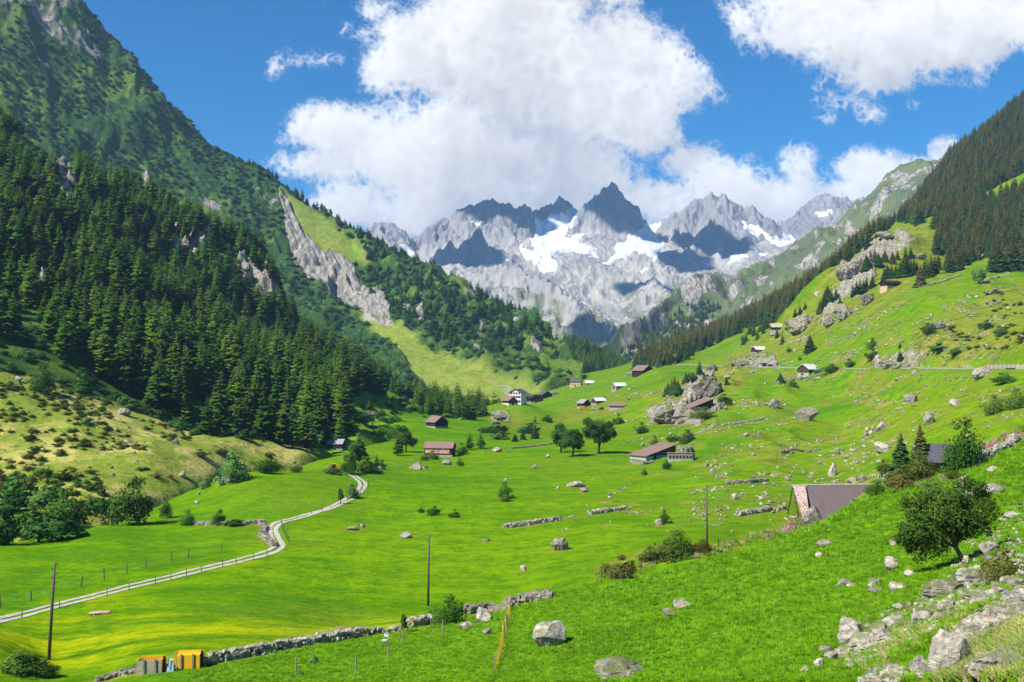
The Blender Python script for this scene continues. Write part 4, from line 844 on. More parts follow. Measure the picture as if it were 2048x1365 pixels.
# ---- gabled building
def building(name, label, cat, px, py, L_, W_d, wall_h, roof_h, yaw, wall='old_wood', roof='brown_roof', base=None, base_h=0, over=.5, opens=(), chimney=None, shed=False, d=None, sink=2.5, wall2=None, group=None, thick=.16, lab=None):
    """L_ along the ridge (local x), W_d across; yaw in degrees; anchored at photo pixel (px,py) = foot of the near wall"""
    h, _ = hit(px, py) if d is None else (P(px, py, d), None)
    if h is None: print('no ground', name, px, py); return None
    cy = .5 * (abs(W_d * math.cos(R(yaw))) + abs(L_ * math.sin(R(yaw)))) * .8
    e = empty(name, (h.x * (1 + cy / h.y), h.y + cy, h.z), R(yaw), label, cat, group)
    hl, hw = L_ / 2, W_d / 2; m = MB()
    if shed: prof = [(-hw, -sink), (hw, -sink), (hw, wall_h), (-hw, wall_h + roof_h)]
    else: prof = [(-hw, -sink), (hw, -sink), (hw, wall_h), (0, wall_h + roof_h), (-hw, wall_h)]
    n = len(prof); co = [(-hl, y, z) for y, z in prof] + [(hl, y, z) for y, z in prof]
    sides = [(i, (i + 1) % n, n + (i + 1) % n, n + i) for i in range(n)]; m.add(co, sides)
    capf = [(0, 3, 2, 1)] if shed else [(0, 4, 2, 1), (4, 3, 2)]
    capb = [tuple(n + q for q in reversed(c_)) for c_ in capf]; m.v.append(np.zeros((0, 3)))
    for c_ in capf + capb: m.f[len(c_)].append([q for q in c_]); m.m[len(c_)].append(0)
    m.build('wall', M_[wall], e)
    def slab(y0, z0, y1, z1, nm):
        b_ = MB(); dy, dz = y1 - y0, z1 - z0; ln = math.hypot(dy, dz); ny, nz = -dz / ln, dy / ln
        if nz < 0: ny, nz = -ny, -nz
        g = .02; x0, x1 = -hl - over, hl + over
        co = [(x, y + ny * q, z + nz * q) for x in (x0, x1) for (y, z) in ((y0, z0), (y1, z1)) for q in (g, g + thick)]
        b_.add(co, [(0,1,3,2),(4,6,7,5),(0,4,5,1),(2,3,7,6),(0,2,6,4),(1,5,7,3)]); return b_
    if shed:
        sl_ = roof_h / W_d; slab(-hw - over, wall_h + roof_h + sl_ * over, hw + over, wall_h - sl_ * over, 'r').build('roof', M_[roof], e)
    else:
        sl_ = roof_h / hw; a_ = slab(0, wall_h + roof_h, hw + over, wall_h - sl_ * over, 'a'); b_ = slab(0, wall_h + roof_h, -hw - over, wall_h - sl_ * over, 'b')
        a_.add(np.concatenate(b_.v), b_.f[4]); rf = a_.build('roof', M_[roof], e)
        if chimney:
            c_ = MB(); c_.box(chimney[0] - .4, chimney[0] + .4, chimney[1] - .4, chimney[1] + .4, wall_h, wall_h + roof_h + .9).box(chimney[0] - .5, chimney[0] + .5, chimney[1] - .5, chimney[1] + .5, wall_h + roof_h + .9, wall_h + roof_h + 1.05); c_.build('chimney', M_['white_plaster'], rf)
    if base:
        m = MB(); q = .06; m.box(-hl - q, hl + q, -hw - q, hw + q, -sink, base_h); m.build('base', M_[base], e)
    for (side, u_, z0, ww, hh, kind) in opens:
        m = MB(); q0, q1 = .02 + (.06 if z0 < base_h else 0), .07 + (.06 if z0 < base_h else 0)
        mt = {'door': 'dark_wood', 'window': 'glass_dark', 'shutter': 'red_paint', 'opening': 'rubber_and_dark_gap', 'panel': 'rust_pink', 'white': 'white_paint', 'blue': 'blue_plastic'}[kind]  # opening: a black slab standing in for the unlit inside
        nm = {'shutter': 'shutter', 'window': 'window', 'opening': 'doorway', 'panel': 'cladding', 'white': 'door', 'blue': 'tarpaulin'}.get(kind, 'door')
        def bx(b_, du0, du1, z_0, z_1, a0, a1):
            if side == 'front': b_.box(u_ + du0, u_ + du1, -hw - a1, -hw - a0, z_0, z_1)
            if side == 'back': b_.box(u_ + du0, u_ + du1, hw + a0, hw + a1, z_0, z_1)
            if side == 'left': b_.box(-hl - a1, -hl - a0, u_ + du0, u_ + du1, z_0, z_1)
            if side == 'right': b_.box(hl + a0, hl + a1, u_ + du0, u_ + du1, z_0, z_1)
        bx(m, -ww / 2, ww / 2, z0, z0 + hh, q0 - .05, q1); o = m.build(nm, M_[mt], e)
        if kind == 'window':
            f_ = MB(); t_ = .08
            bx(f_, -ww / 2 - t_, -ww / 2, z0 - t_, z0 + hh + t_, q0 - .05, q1 + .04); bx(f_, ww / 2, ww / 2 + t_, z0 - t_, z0 + hh + t_, q0 - .05, q1 + .04)
            bx(f_, -ww / 2, ww / 2, z0 - t_, z0, q0 - .05, q1 + .04); bx(f_, -ww / 2, ww / 2, z0 + hh, z0 + hh + t_, q0 - .05, q1 + .04); f_.build('frame', M_['grey_wood'], o)
    return e
def gn_scatter(name, pts_, scales, rots, idx, templates, label=None, sink=0.0, sxy=None):
    """one 'stuff' object whose points carry copies of the given visible objects' meshes"""
    me = bpy.data.meshes.new(name); me.vertices.add(len(pts_)); me.vertices.foreach_set('co', np.asarray(pts_, np.float32).ravel())
    o = bpy.data.objects.new(name, me); C.objects.link(o); o['kind'] = 'stuff'
    if label: o['label'] = label
    s3 = np.stack([scales if sxy is None else sxy] * 2 + [scales], 1).astype(np.float32); r3 = np.asarray(rots, np.float32)
    a = me.attributes.new('sc3', 'FLOAT_VECTOR', 'POINT'); a.data.foreach_set('vector', s3.ravel())
    a = me.attributes.new('ro3', 'FLOAT_VECTOR', 'POINT'); a.data.foreach_set('vector', r3.ravel())
    a = me.attributes.new('ix', 'INT', 'POINT'); a.data.foreach_set('value', np.asarray(idx, np.int32))
    g = bpy.data.node_groups.new(name, 'GeometryNodeTree'); g.interface.new_socket('Geometry', in_out='INPUT', socket_type='NodeSocketGeometry'); g.interface.new_socket('Geometry', in_out='OUTPUT', socket_type='NodeSocketGeometry')
    gi = g.nodes.new('NodeGroupInput'); go = g.nodes.new('NodeGroupOutput'); ip = g.nodes.new('GeometryNodeInstanceOnPoints'); jn = g.nodes.new('GeometryNodeJoinGeometry')
    for t_ in reversed(templates):
        oi = g.nodes.new('GeometryNodeObjectInfo'); oi.inputs['Object'].default_value = t_; oi.inputs['As Instance'].default_value = True; g.links.new(oi.outputs['Geometry'], jn.inputs[0])
    def na(nm, dt): n_ = g.nodes.new('GeometryNodeInputNamedAttribute'); n_.data_type = dt; n_.inputs[0].default_value = nm; return [s for s in n_.outputs if s.enabled and s.name == 'Attribute'][0]
    g.links.new(gi.outputs[0], ip.inputs['Points']); g.links.new(jn.outputs[0], ip.inputs['Instance']); ip.inputs['Pick Instance'].default_value = True
    g.links.new(na('ix', 'INT'), ip.inputs['Instance Index']); g.links.new(na('ro3', 'FLOAT_VECTOR'), ip.inputs['Rotation']); g.links.new(na('sc3', 'FLOAT_VECTOR'), ip.inputs['Scale'])
    g.links.new(ip.outputs[0], go.inputs[0]); md = o.modifiers.new('scatter', 'NODES'); md.node_group = g
    return o
# ------------------------------------------------------------------ track, road
def drape(name, px_pts, width, mat, lift=.05, step=1.2):
    w_ = [hit(*q, only=('meadow',))[0] for q in px_pts]; w_ = [q for q in w_ if q is not None]
    pts_ = []
    for a, b in zip(w_[:-1], w_[1:]):
        n = max(1, int((b - a).length / step)); pts_ += [a.lerp(b, i / n) for i in range(n)]
    pts_.append(w_[-1])
    for _ in range(3): pts_ = [pts_[0]] + [(pts_[i - 1] + pts_[i] * 2 + pts_[i + 1]) / 4 for i in range(1, len(pts_) - 1)] + [pts_[-1]]
    co = []
    for i, p in enumerate(pts_):
        d = pts_[min(i + 1, len(pts_) - 1)] - pts_[max(i - 1, 0)]; s_ = Vector((-d.y, d.x, 0)).normalized(); ww = width * (1 + .12 * math.sin(i * .9) + .1 * math.sin(i * 2.3)) / 2
        for k in (-1, -.33, .33, 1):
            q = p + s_ * ww * k; co.append((q.x, q.y, ground(q.x, q.y, ('meadow',)) + lift))
    n = len(pts_); f = [(i * 4 + k, i * 4 + k + 1, i * 4 + 5 + k, i * 4 + 4 + k) for i in range(n - 1) for k in range(3)]
    o = mesh_np(name, np.array(co), np.array(f), M_[mat], smooth=True); o['kind'] = 'structure'; return pts_
rutL = drape('path', [(-60,1248),(0,1234),(100,1211),(200,1187),(300,1161),(435,1128),(491,1115),(536,1102),(553,1093),(546,1082),(539,1066),(540,1054),(549,1045),(572,1040),(605,1031),(637,1023),(671,1009),(693,998),(714,983),(721,971),(717,963),(708,955),(692,946)], .8, 'gravel')
rutR = drape('path', [(-60,1257),(0,1242),(100,1218),(200,1194),(300,1168),(435,1135),(495,1121),(545,1108),(563,1099),(567,1093),(556,1075),(550,1060),(556,1049),(580,1042),(608,1035),(671,1015),(709,997),(727,981),(732,970),(728,963),(716,955),(704,947)], .8, 'gravel')
# road to the pass, almost level with the viewer
def road_pts(step=6):
    o = []
    for a, b in zip(rp[:-1], rp[1:]):
        n = max(1, int((b - a).length / step)); o += [a.lerp(b, i / n) for i in range(n)]
    return o + [rp[-1]]
RP = road_pts(); co = []
for i, p in enumerate(RP):
    d = RP[min(i + 1, len(RP) - 1)] - RP[max(i - 1, 0)]; s_ = Vector((-d.y, d.x, 0)).normalized()
    if s_.y > 0: s_ = -s_
    for (u_, z_) in ((3.3, -1.0), (3.0, .05), (-3.2, .05), (-3.4, -1.5)): co.append((p.x + s_.x * u_, p.y + s_.y * u_, p.z + z_))
f = [(i * 4 + k, i * 4 + k + 1, i * 4 + 5 + k, i * 4 + 4 + k) for i in range(len(RP) - 1) for k in range(3)]
mi = [1 if k != 1 else 0 for i in range(len(RP) - 1) for k in range(3)]
o = mesh_np('road', np.array(co), np.array(f), [M_['asphalt'], M_['stone_wall']], midx=mi); o['kind'] = 'structure'
def roadside(px, off_=2.7):
    i = min(range(len(RP)), key=lambda k: abs(proj(*RP[k])[0] - px)); p = RP[i]; d = RP[min(i + 1, len(RP) - 1)] - RP[max(i - 1, 0)]; s_ = Vector((-d.y, d.x, 0)).normalized()
    if s_.y > 0: s_ = -s_
    return p + s_ * off_, math.atan2(d.y, d.x)
def rail(name, px0, px1, label, mat, h=.75, solid=False):
    q = [p for p in RP if px0 <= proj(*p)[0] <= px1]
    e = empty(name, q[0], 0, label, 'guard rail' if not solid else 'parapet'); o0 = q[0]
    m = MB()
    for a, b in zip(q[:-1], q[1:]):
        d = (b - a); s_ = Vector((-d.y, d.x, 0)).normalized(); s_ = -s_ if s_.y > 0 else s_; A_ = a + s_ * 2.8 - o0; B_ = b + s_ * 2.8 - o0; t = s_ * .12
        z0, z1 = (.18, h) if solid else (h - .32, h)
        c_ = [A_ - t, A_ + t, B_ + t, B_ - t]; co = [(v.x, v.y, v.z + z) for z in (z0, z1) for v in c_]
        m.add(co, [(0,1,2,3),(4,5,6,7),(0,1,5,4),(1,2,6,5),(2,3,7,6),(3,0,4,7)])
    m.build('rail' if not solid else 'wall', M_[mat], e)
    for i in range(0, len(q) - 1, 1):
        d = (q[i + 1] - q[i]); s_ = Vector((-d.y, d.x, 0)).normalized(); s_ = -s_ if s_.y > 0 else s_
        for t_ in (0, .5):
            p = q[i].lerp(q[i + 1], t_) + s_ * 2.8 - o0; b_ = MB(); hh = h + (.35 if solid else .05); b_.box(p.x - .13, p.x + .13, p.y - .16, p.y + .16, p.z, p.z + hh); b_.build('post', M_['white_paint'], e)
rail('guard_rail', 1740, 1925, 'low pale guard rail along the outer edge of the mountain road', 'grey_roof', .45)
rail('parapet', 1928, 2100, 'wooden parapet with white posts at the right end of the mountain road', 'weathered_board', 1.1, True)
rail('guard_rail', 1395, 1640, 'thin pale guard rail on the road between the stone garage and the roadside barn', 'grey_roof', .4)
# ------------------------------------------------------------------ buildings
B = building
B('barn', 'rust streaked red barn with brown roof on the meadow beside the track', 'barn', 880, 915, 9.4, 5.4, 3.1, 1.7, -9, 'dark_wood', 'brown_roof', 'stone_wall', .8, .35, [('front', -.3, 1.3, 8.2, 1.75, 'panel'), ('right', 0, .1, 1.5, 2, 'door')])
B('hut', 'small grey roofed hut below the edge of the larch forest', 'hut', 673, 900, 5.6, 4.2, 2.1, 1.5, -10, 'dark_wood', 'grey_roof', 'stone_wall', .4, .3, [('front', 0, 0, 1.1, 1.8, 'door')])
B('barn', 'brown roofed barn on the grassy knoll against the larch forest', 'barn', 874, 857, 8, 6.5, 2.8, 2.4, 125, 'dark_wood', 'brown_roof', 'stone_wall', .8, .5, [('front', 0, .1, 1.6, 2, 'door')])
ho = [('left', y, z, .8, 1.1, 'window') for z in (1.2, 3.8, 6.0) for y in (-2.6, -.9, .9, 2.6)] + [('left', y + s_, z, .3, 1.1, 'shutter') for z in (1.2, 3.8) for y in (-2.6, -.9, .9, 2.6) for s_ in (-.62, .62)]
B('inn', 'tall white house with red shutters in the hamlet', 'house', 1036, 809, 9, 7.4, 7.0, 2.0, 68, 'white_plaster', 'slate_roof', None, 0, .6, ho, (2, 1))
B('house', 'dark shingled house joined to the tall white house', 'house', 1052, 807, 7, 7, 5.6, 2.4, 10, 'dark_wood', 'slate_roof', 'plaster', 1.5, .5, [('front', -1.5, 2.4, .9, 1, 'window'), ('front', 1.5, 2.4, .9, 1, 'window')])
B('barn', 'dark wooden gabled barn right of the white house in the hamlet', 'barn', 1071, 806, 9, 10, 3.4, 2.8, 104, 'dark_wood', 'dark_wood', 'stone_wall', .8, .6, [('left', 0, 0, 3.4, 2.2, 'opening')])
B('barn', 'smaller dark barn at the upper end of the hamlet', 'barn', 1091, 797, 8, 8.5, 3.0, 2.6, 112, 'dark_wood', 'slate_roof', None, 0, .6, [('left', 0, 0, 1.4, 2, 'opening')])
B('shed', 'small brown roofed shed left of the white house', 'shed', 1019, 811, 7, 6, 2.8, 2.0, 125, 'old_wood', 'brown_roof', 'white_plaster', 1.1, .5, [('left', 0, 0, 1.2, 1.8, 'door')])
B('house', 'cream coloured house with dark slate roof on the far rise', 'house', 1152, 774, 9, 7, 4.3, 2.2, -14, 'cream', 'slate_roof', None, 0, .5, [('front', -2.2, 1.2, .9, 1.1, 'shutter'), ('front', 2.2, 1.2, .9, 1.1, 'shutter'), ('front', 0, 0, 1, 2, 'door')])
B('shed', 'low shed with pale pink roof right of the cream house', 'shed', 1179, 771, 7, 5, 1.9, 1.9, -4, 'grey_wood', 'white_roof', None, 0, .3, [('front', -1, 0, 1, 1.6, 'door')])
B('barn', 'white roofed barn alone on the green rise', 'barn', 1238, 779, 8.4, 6.4, 2.4, 2.1, 24, 'grey_wood', 'white_roof', 'stone_wall', .6, .5, [('left', 0, .2, 1.5, 2, 'door')])
B('barn', 'grey gabled barn above the parked truck', 'barn', 1168, 815, 6.5, 6, 2.7, 2.2, 122, 'dark_wood', 'grey_roof', 'stone_wall', .4, .5, [('left', 0, 0, 1.4, 1.9, 'door')])
B('barn', 'brown barn with white sheet roof above the parked cars', 'barn', 1197, 808, 7, 5.5, 2.0, 1.7, 28, 'old_wood', 'white_roof', 'stone_wall', .5, .5, [('left', 0, .2, 1.4, 1.7, 'door')])
B('barn', 'low barn with tan roof at the end of the hamlet lane', 'barn', 1235, 819, 8.2, 5, 1.9, 1.6, -10, 'old_wood', 'brown_roof', 'plaster', .9, .4, [('right', 0, .1, 1.4, 1.7, 'door')])
B('barn', 'large dark barn with red brown roof on the far crest', 'barn', 1286, 748, 12, 11, 2.5, 3.6, 125, 'dark_wood', 'brown_roof', None, 0, .7, [('front', 1, 0, 2.4, 2.2, 'opening')])
B('shed', 'low grey roofed shed left of the large dark barn', 'shed', 1260, 750, 6, 3.5, .9, .7, 5, 'grey_wood', 'grey_roof', None, 0, .2, [('front', 0, 0, .9, .8, 'door')])
B('hut', 'small white roofed hut beside the red house', 'hut', 1327, 724, 4.6, 4, 1.6, 1.2, 10, 'dark_wood', 'white_roof', 'stone_wall', .4, .4, [('front', 0, 0, .9, 1.4, 'door')])
B('house', 'bright red wooden house with grey roof on white base', 'house', 1348, 727, 6.8, 6, 5.0, 2.0, 14, 'red_paint', 'slate_roof', 'white_plaster', 1.0, .6, [('front', 0, 1.2, 4.6, 1.2, 'window'), ('front', 0, 3.4, 5.4, 1.1, 'window'), ('left', 1.2, 1.5, .8, .9, 'window'), ('left', -1.2, 1.5, .8, .9, 'window'), ('left', 0, 3.5, .8, .9, 'window')])
B('barn', 'long dark barn with sloping brown roof under the rocky crag', 'barn', 1394, 824, 6.5, 13, 1.7, 3.6, 122, 'dark_wood', 'brown_roof', 'stone_wall', .9, .5, [('left', 4.6, .9, 2.2, 1.0, 'panel'), ('left', -1.5, .8, 3, 1.6, 'window')], shed=True)
B('barn', 'roadside barn with dark gable, stone foot and pale pink roof', 'barn', 1616, 751, 8.5, 6.5, 3.2, 2.3, 40, 'old_wood', 'white_roof', 'plaster', 1.2, .6, [('left', .4, 0, 1.3, 1.0, 'opening'), ('front', 0, 1.4, 1, .8, 'window')])
B('chalet', 'chalet with lichen yellow roof and white chimney beside the crag', 'chalet', 1556, 663, 9.2, 7, 3.0, 2.2, -4, 'dark_wood', 'lichen_roof', 'plaster', .9, .7, [('front', -2.5, .9, 1.2, 1.1, 'window'), ('front', 2.2, .9, 1.2, 1.1, 'window')], (0, .8))
B('barn', 'white roofed barn with red door among trees above the road', 'barn', 1517, 706, 8, 5.5, 2.3, 1.9, 26, 'dark_wood', 'white_roof', 'stone_wall', .5, .6, [('left', .5, .2, .9, 1.6, 'shutter'), ('front', -2, 0, 1.4, 1.8, 'white')])
B('hut', 'tiny hut with bright red roof at the top of the far meadow', 'hut', 1521, 635, 6.6, 4, 1.2, 2.2, 2, 'dark_wood', 'red_roof', None, 0, .4, [('front', 0, 0, 1, 1, 'door')])
B('chalet', 'long dark chalet with white base under the spruces', 'chalet', 1781, 578, 10.5, 6, 3.6, 1.5, 20, 'dark_wood', 'dark_wood', 'cream', 1.7, .8, [('front', -3.5, 2.0, .8, .8, 'window'), ('front', -1.5, 2.0, .8, .8, 'window'), ('front', -3.8, .2, .9, 1.2, 'shutter')])
B('garage', 'small stone garage with dark opening at the road', 'garage', 1526, 735, 4.4, 4, 2.5, .5, 6, 'stone_wall', 'stone_wall', None, 0, .2, [('front', .2, 0, 2.4, 2.2, 'opening')])
B('shed', 'pale little shed on the rocky spur', 'shed', 1636, 589, 3.4, 2.5, 1.1, .5, 8, 'white_plaster', 'white_roof', None, 0, .2, [('front', 0, 0, .7, .9, 'door')])
B('hut', 'dark slate roofed hut with red cloth beside the two spruces', 'hut', 1873, 937, 5.0, 6, 1.2, 3.1, -2, 'dark_wood', 'slate_roof', None, 0, .2, [('left', 0, 0, 1.2, 1.7, 'door')])
# long shed dug into the slope: sloping sheet roof, low window shed in front, stone mound behind
e = B('barn', 'long low farm shed with brown sheet roof and blue tarpaulin', 'farm shed', 1306, 921, 7, 12.5, 1.3, 2.9, 126, 'old_wood', 'brown_roof', 'plaster', 1.2, .5, [('left', 2.6, 0, 1.0, 1.9, 'opening'), ('left', .1, .1, 2.8, 1.3, 'blue')], shed=True, sink=1.5)
if e:
    B('shed', 'low shed with a row of windows in front of the brown sheet roof', 'shed', 1360, 922, 7, 2.4, 1.9, .3, -4, 'grey_wood', 'weathered_board', 'plaster', .5, .2, [('front', -2.9 + .97 * i, .75, .55, .75, 'window') for i in range(7)], shed=True, sink=1.0)
# steep roofed barn behind the knoll
def steep_barn():
    h, _ = hit(1604, 1031); p = P(1612, 1031, 176)
    e = empty('barn', p, R(6), 'steep purple roofed barn with rusty white sheet over its gable', 'barn'); L_ = 13.6; H = 5.2; hw = 2.7
    m = MB(); co = [(x, y, z) for x in (.5, L_) for (y, z) in ((-hw + .25, -.6), (hw - .25, -.6), (0, H - .15))]; m.add(co, [(0,1,2),(3,5,4),(0,3,4,1)]); m.build('wall', M_['dark_wood'], e)
    rf = MB()
    for s_ in (-1, 1):
        co = [(x, s_ * y + s_ * q, z) for x in (.15, L_ + .4) for (y, z) in ((0, H), (hw + .25, -.7)) for q in (0, .14)]
        rf.add([(x + (0 if abs(y) > 1 else 0), y, z) for x, y, z in co], [(0,1,3,2),(4,6,7,5),(0,4,5,1),(2,3,7,6),(0,2,6,4),(1,5,7,3)])
    r_ = rf.build('roof', M_['purple_roof'], e)
    rg = MB(); rg.box(-2.7, L_ + .4, -.16, .16, H + .1, H + .2); rg.build('ridge_cap', M_['white_paint'], r_)
    g = MB(); g.add([(-2.5, -.1, H + .05), (-.1, -.1, H + .05), (-.45, -hw * .95, .3), (-1.75, -hw * .95, .3), (-2.5, -.18, H + .02), (-.1, -.18, H + .02), (-.45, -hw * .95 - .08, .27), (-1.75, -hw * .95 - .08, .27)], [(0,1,2,3),(4,5,6,7),(0,1,5,4),(2,3,7,6),(0,3,7,4),(1,2,6,5)])
    g.build('cladding', M_['rust_sheet'], e)
    for y in (-hw, -1.2, 1.2, hw):
        b_ = MB(); b_.tube([(-2.4 if abs(y) > 2 else -.1, y, -.8), (-2.3 if abs(y) > 2 else -.1, y * .05, H - .1)], .11, 6); b_.build('post', M_['old_wood'], e)
    b_ = MB(); b_.box(-.75, -.65, -1.9, 1.9, 1.9, 2.05).box(-.75, -.65, -hw, hw, .1, .25); b_.build('beam', M_['old_wood'], e)
    return e
SB = steep_barn()
hc = MB(); hc.add([(-.5,0,0),(.5,.1,.1),(.75,0,-1.6),(.2,-.1,-2.6),(-.1,0,-2.2),(-.5,0.06,.02),(.5,.16,.12),(.75,.06,-1.58),(.2,-.04,-2.58),(-.1,.06,-2.18)], [(0,1,2,3),(0,3,4),(5,6,7,8),(5,8,9)])
q = P(1851, 895, 196 - 3.2); o = hc.build('cloth', M_['red_cloth']); o.location = q; tag(o, 'red cloth hanging at the gable of the slate roofed hut', 'cloth')
# ------------------------------------------------------------------ dry stone walls
HALO = []
def stone_wall(px_pts, label, h=.8, th=.7, st=.35, seed=1, only=None, name='dry_stone_wall', cat='stone wall'):
    r = np.random.default_rng(seed); w_ = [hit(*q, only=only)[0] for q in px_pts]; w_ = [q for q in w_ if q is not None]; m = MB(); o0 = w_[0]; path = []
    for a, b in zip(w_[:-1], w_[1:]):
        n = max(1, int((b - a).length / (st * 1.15))); path += [a.lerp(b, i / n) for i in range(n)]
    rows = max(1, int(h / (st * .5)))
    for i, p in enumerate(path):
        d = path[min(i + 1, len(path) - 1)] - path[max(i - 1, 0)]; ang = math.atan2(d.y, d.x); g0 = ground(p.x, p.y); hh = h * (.6 + .4 * math.sin(i * .23) * math.sin(i * .091 + 1) + .25 * r.random())
        for k in range(rows):
            z = k * st * .52
            if z > hh: break
            for sd_ in ((-1, 1) if th > .5 else (0,)):
                off_ = sd_ * th * (.32 - .08 * k / rows) + r.normal() * .06; l_, w2, h2 = st * (.45 + .5 * r.random()), st * (.38 + .3 * r.random()), st * (.2 + .16 * r.random())
                a = ang + r.normal() * .35; tl = r.normal() * .16; ca, sa = math.cos(a), math.sin(a)
                M3 = np.array([[ca, -sa, 0], [sa, ca, 0], [0, 0, 1]]) @ np.array([[math.cos(tl), 0, math.sin(tl)], [0, 1, 0], [-math.sin(tl), 0, math.cos(tl)]])
                c = np.array([(x, y, zz) for x in (-l_, l_) for y in (-w2, w2) for zz in (-h2, h2)]) * (1 + r.uniform(-.28, .1, (8, 3))); c = c @ M3.T
                cx = p.x - math.sin(ang) * off_ + r.normal() * .05; cy = p.y + math.cos(ang) * off_
                m.add(c + np.array([cx - o0.x, cy - o0.y, g0 - o0.z + z + h2 * .3]), [(0,1,3,2),(4,6,7,5),(0,4,5,1),(2,3,7,6),(0,2,6,4),(1,5,7,3)])
    HALO.extend([(p.x, p.y, th * 1.1 + .5, .8) for p in path[::2]])
    o = m.build(name, M_['boulder_rock']); o.location = o0; return tag(o, label, cat, 'dry stone walls crossing the meadows')
walls = [([(405,1330),(450,1321),(520,1309),(600,1293),(680,1281),(760,1268),(830,1254),(868,1246)], 'grey dry stone wall running right from the yellow crate', .95, .8, .42),
 ([(200,1362),(240,1350),(300,1340),(345,1335)], 'low tumbled stone wall left of the two crates', .45, .8, .36),
 ([(935,1228),(980,1221),(1030,1212),(1065,1203),(1110,1196)], 'grey dry stone wall right of the round bush', .9, .9, .45),
 ([(1012,1056),(1050,1051),(1090,1045),(1123,1040)], 'grass topped stone wall standing alone in the middle meadow', .95, 1.0, .5),
 ([(1182,1029),(1220,1024),(1264,1018)], 'short pale stone wall beyond the flower strip', .8, 1.0, .5),
 ([(388,1050),(430,1050),(480,1052),(522,1046),(530,1056),(524,1070),(540,1086),(550,1094)], 'stone wall bending round the corner of the left meadow by the track', .8, .8, .45),
 ([(1020,898),(1080,892),(1150,880)], 'faint stone wall crossing the meadow right of the red barn', .8, .9, .55),
 ([(1375,870),(1420,860),(1470,848),(1530,836)], 'long thin stone wall climbing the slope above the farm shed', .8, .9, .6),
 ([(1455,969),(1495,966),(1536,962)], 'short stone wall among boulders below the farm shed', .9, 1.0, .5),
 ([(1475,1032),(1520,1024),(1570,1018)], 'rubble wall left of the steep purple roofed barn', .8, 1.2, .5),
 ([(1945,935),(1985,912),(2020,895),(2080,868)], 'pale stone wall along the crest beside pink willowherb', 1.1, .9, .36),
 ([(1558,906),(1600,903),(1640,899)], 'thin stone wall in the boulder field left of the spruces', .7, .9, .5),
 ([(1262,926),(1285,929),(1304,926)], 'low pale wall at the foot of the farm shed', .9, .8, .4),
 ([(1560,690),(1585,684),(1615,675)], 'stone wall below the chalet with lichen yellow roof', .9, 1.1, .8),
 ([(1655,693),(1680,682),(1702,668)], 'stone wall climbing the steep green slope above the road', .9, 1.1, .8),
 ([(1855,572),(1890,562),(1925,550)], 'stone wall below the upper spruce wood', .9, 1.1, .8),
 ([(1965,565),(1990,556),(2020,548)], 'stone wall right of the blue green tree', .9, 1.1, .8),
 ([(1640,745),(1600,758),(1560,762)], 'rubble wall below the roadside barn', .8, 1.2, .7)]
for i, (a, l_, h_, th_, st_) in enumerate(walls): stone_wall(a, l_, h_, th_, st_, 20 + i)
stone_wall([(1428,823),(1438,820),(1448,815)], 'heap of grey stones at the end of the long dark barn', 2.6, 3.2, .8, 50, name='stone_heap', cat='stone heap')
stone_wall([(1364,918),(1372,919),(1384,917)], 'tall stone wall end on the right of the farm shed', 3.6, 2.6, .7, 51)
# ------------------------------------------------------------------ fences and poles
def fence(px_pts, label, sp_=3.2, h=1.0, seed=3, mat='post_wood', r_=.055, wire=False, group='post fences', color_posts=None):
    r = np.random.default_rng(seed); w_ = [hit(*q)[0] for q in px_pts]; w_ = [q for q in w_ if q is not None]; e = empty('fence', w_[0], 0, label, 'fence', group); o0 = w_[0]; tops = []; n_ = 0
    for a, b in zip(w_[:-1], w_[1:]):
        n = max(1, int((b - a).length / sp_))
        for i in range(n):
            p = a.lerp(b, (i + .3 * r.random()) / n); g0 = ground(p.x, p.y); lx, ly = r.normal() * .05, r.normal() * .05; hh = h * (.8 + .3 * r.random()); q = Vector((p.x - o0.x, p.y - o0.y, g0 - o0.z))
            m = MB(); m.tube([q + Vector((0, 0, -.25)), q + Vector((lx, ly, hh))], [r_, r_ * .85], 6); m.build('post', M_[mat if not color_posts else color_posts[n_ % len(color_posts)]], e); tops.append(q + Vector((lx, ly, hh * .9))); n_ += 1
            if n_ >= 98: break
    if wire and len(tops) > 1:
        for k in (0, .45):
            m = MB(); m.tube([t_ - Vector((0, 0, k * h)) for t_ in tops], .008, 3, cap=False); m.build('wire', M_['steel'], e)
    return e, tops
fence([(0,1218),(60,1203),(150,1178),(250,1150),(330,1128),(420,1106),(500,1088)], 'row of dark posts along the far side of the gravel track', 4.2, 1.35, 3, r_=.075, wire=True)
fence([(20,1240),(100,1222),(200,1198),(300,1172),(400,1146),(500,1122),(560,1108)], 'row of thin posts along the near side of the gravel track', 3.2, 1.0, 4, r_=.05, wire=True)
fence([(562,1046),(566,1062),(574,1080),(582,1094)], 'fence of pale posts on the outside of the track bend', 2.0, 1.1, 5)
fence([(590,1036),(640,1024),(680,1010),(715,995),(735,980),(740,965),(730,953)], 'line of posts along the upper track to the farm trees', 3.4, 1.0, 6)
fence([(640,1008),(665,1003),(692,988),(708,972)], 'short post row on the uphill side of the upper track', 3, .9, 7)
fence([(1170,1100),(1240,1093),(1330,1085),(1400,1080)], 'sparse pale posts across the blue green flower strip', 5.5, 1.0, 8, 'grey_wood')
fence([(745,948),(790,938),(840,925)], 'wire fence from the trough towards the red barn', 3.4, 1.1, 9, 'grey_wood', wire=True)
fence([(700,1062),(610,1150)][:1] + [(760,1050),(850,1044),(950,1035)], 'faint row of posts across the middle meadow', 9, .9, 10)
fence([(1200,1168),(1290,1128),(1350,1112),(1430,1098),(1520,1078)], 'old leaning posts along the berry bushes on the crest', 6, 1.2, 12)
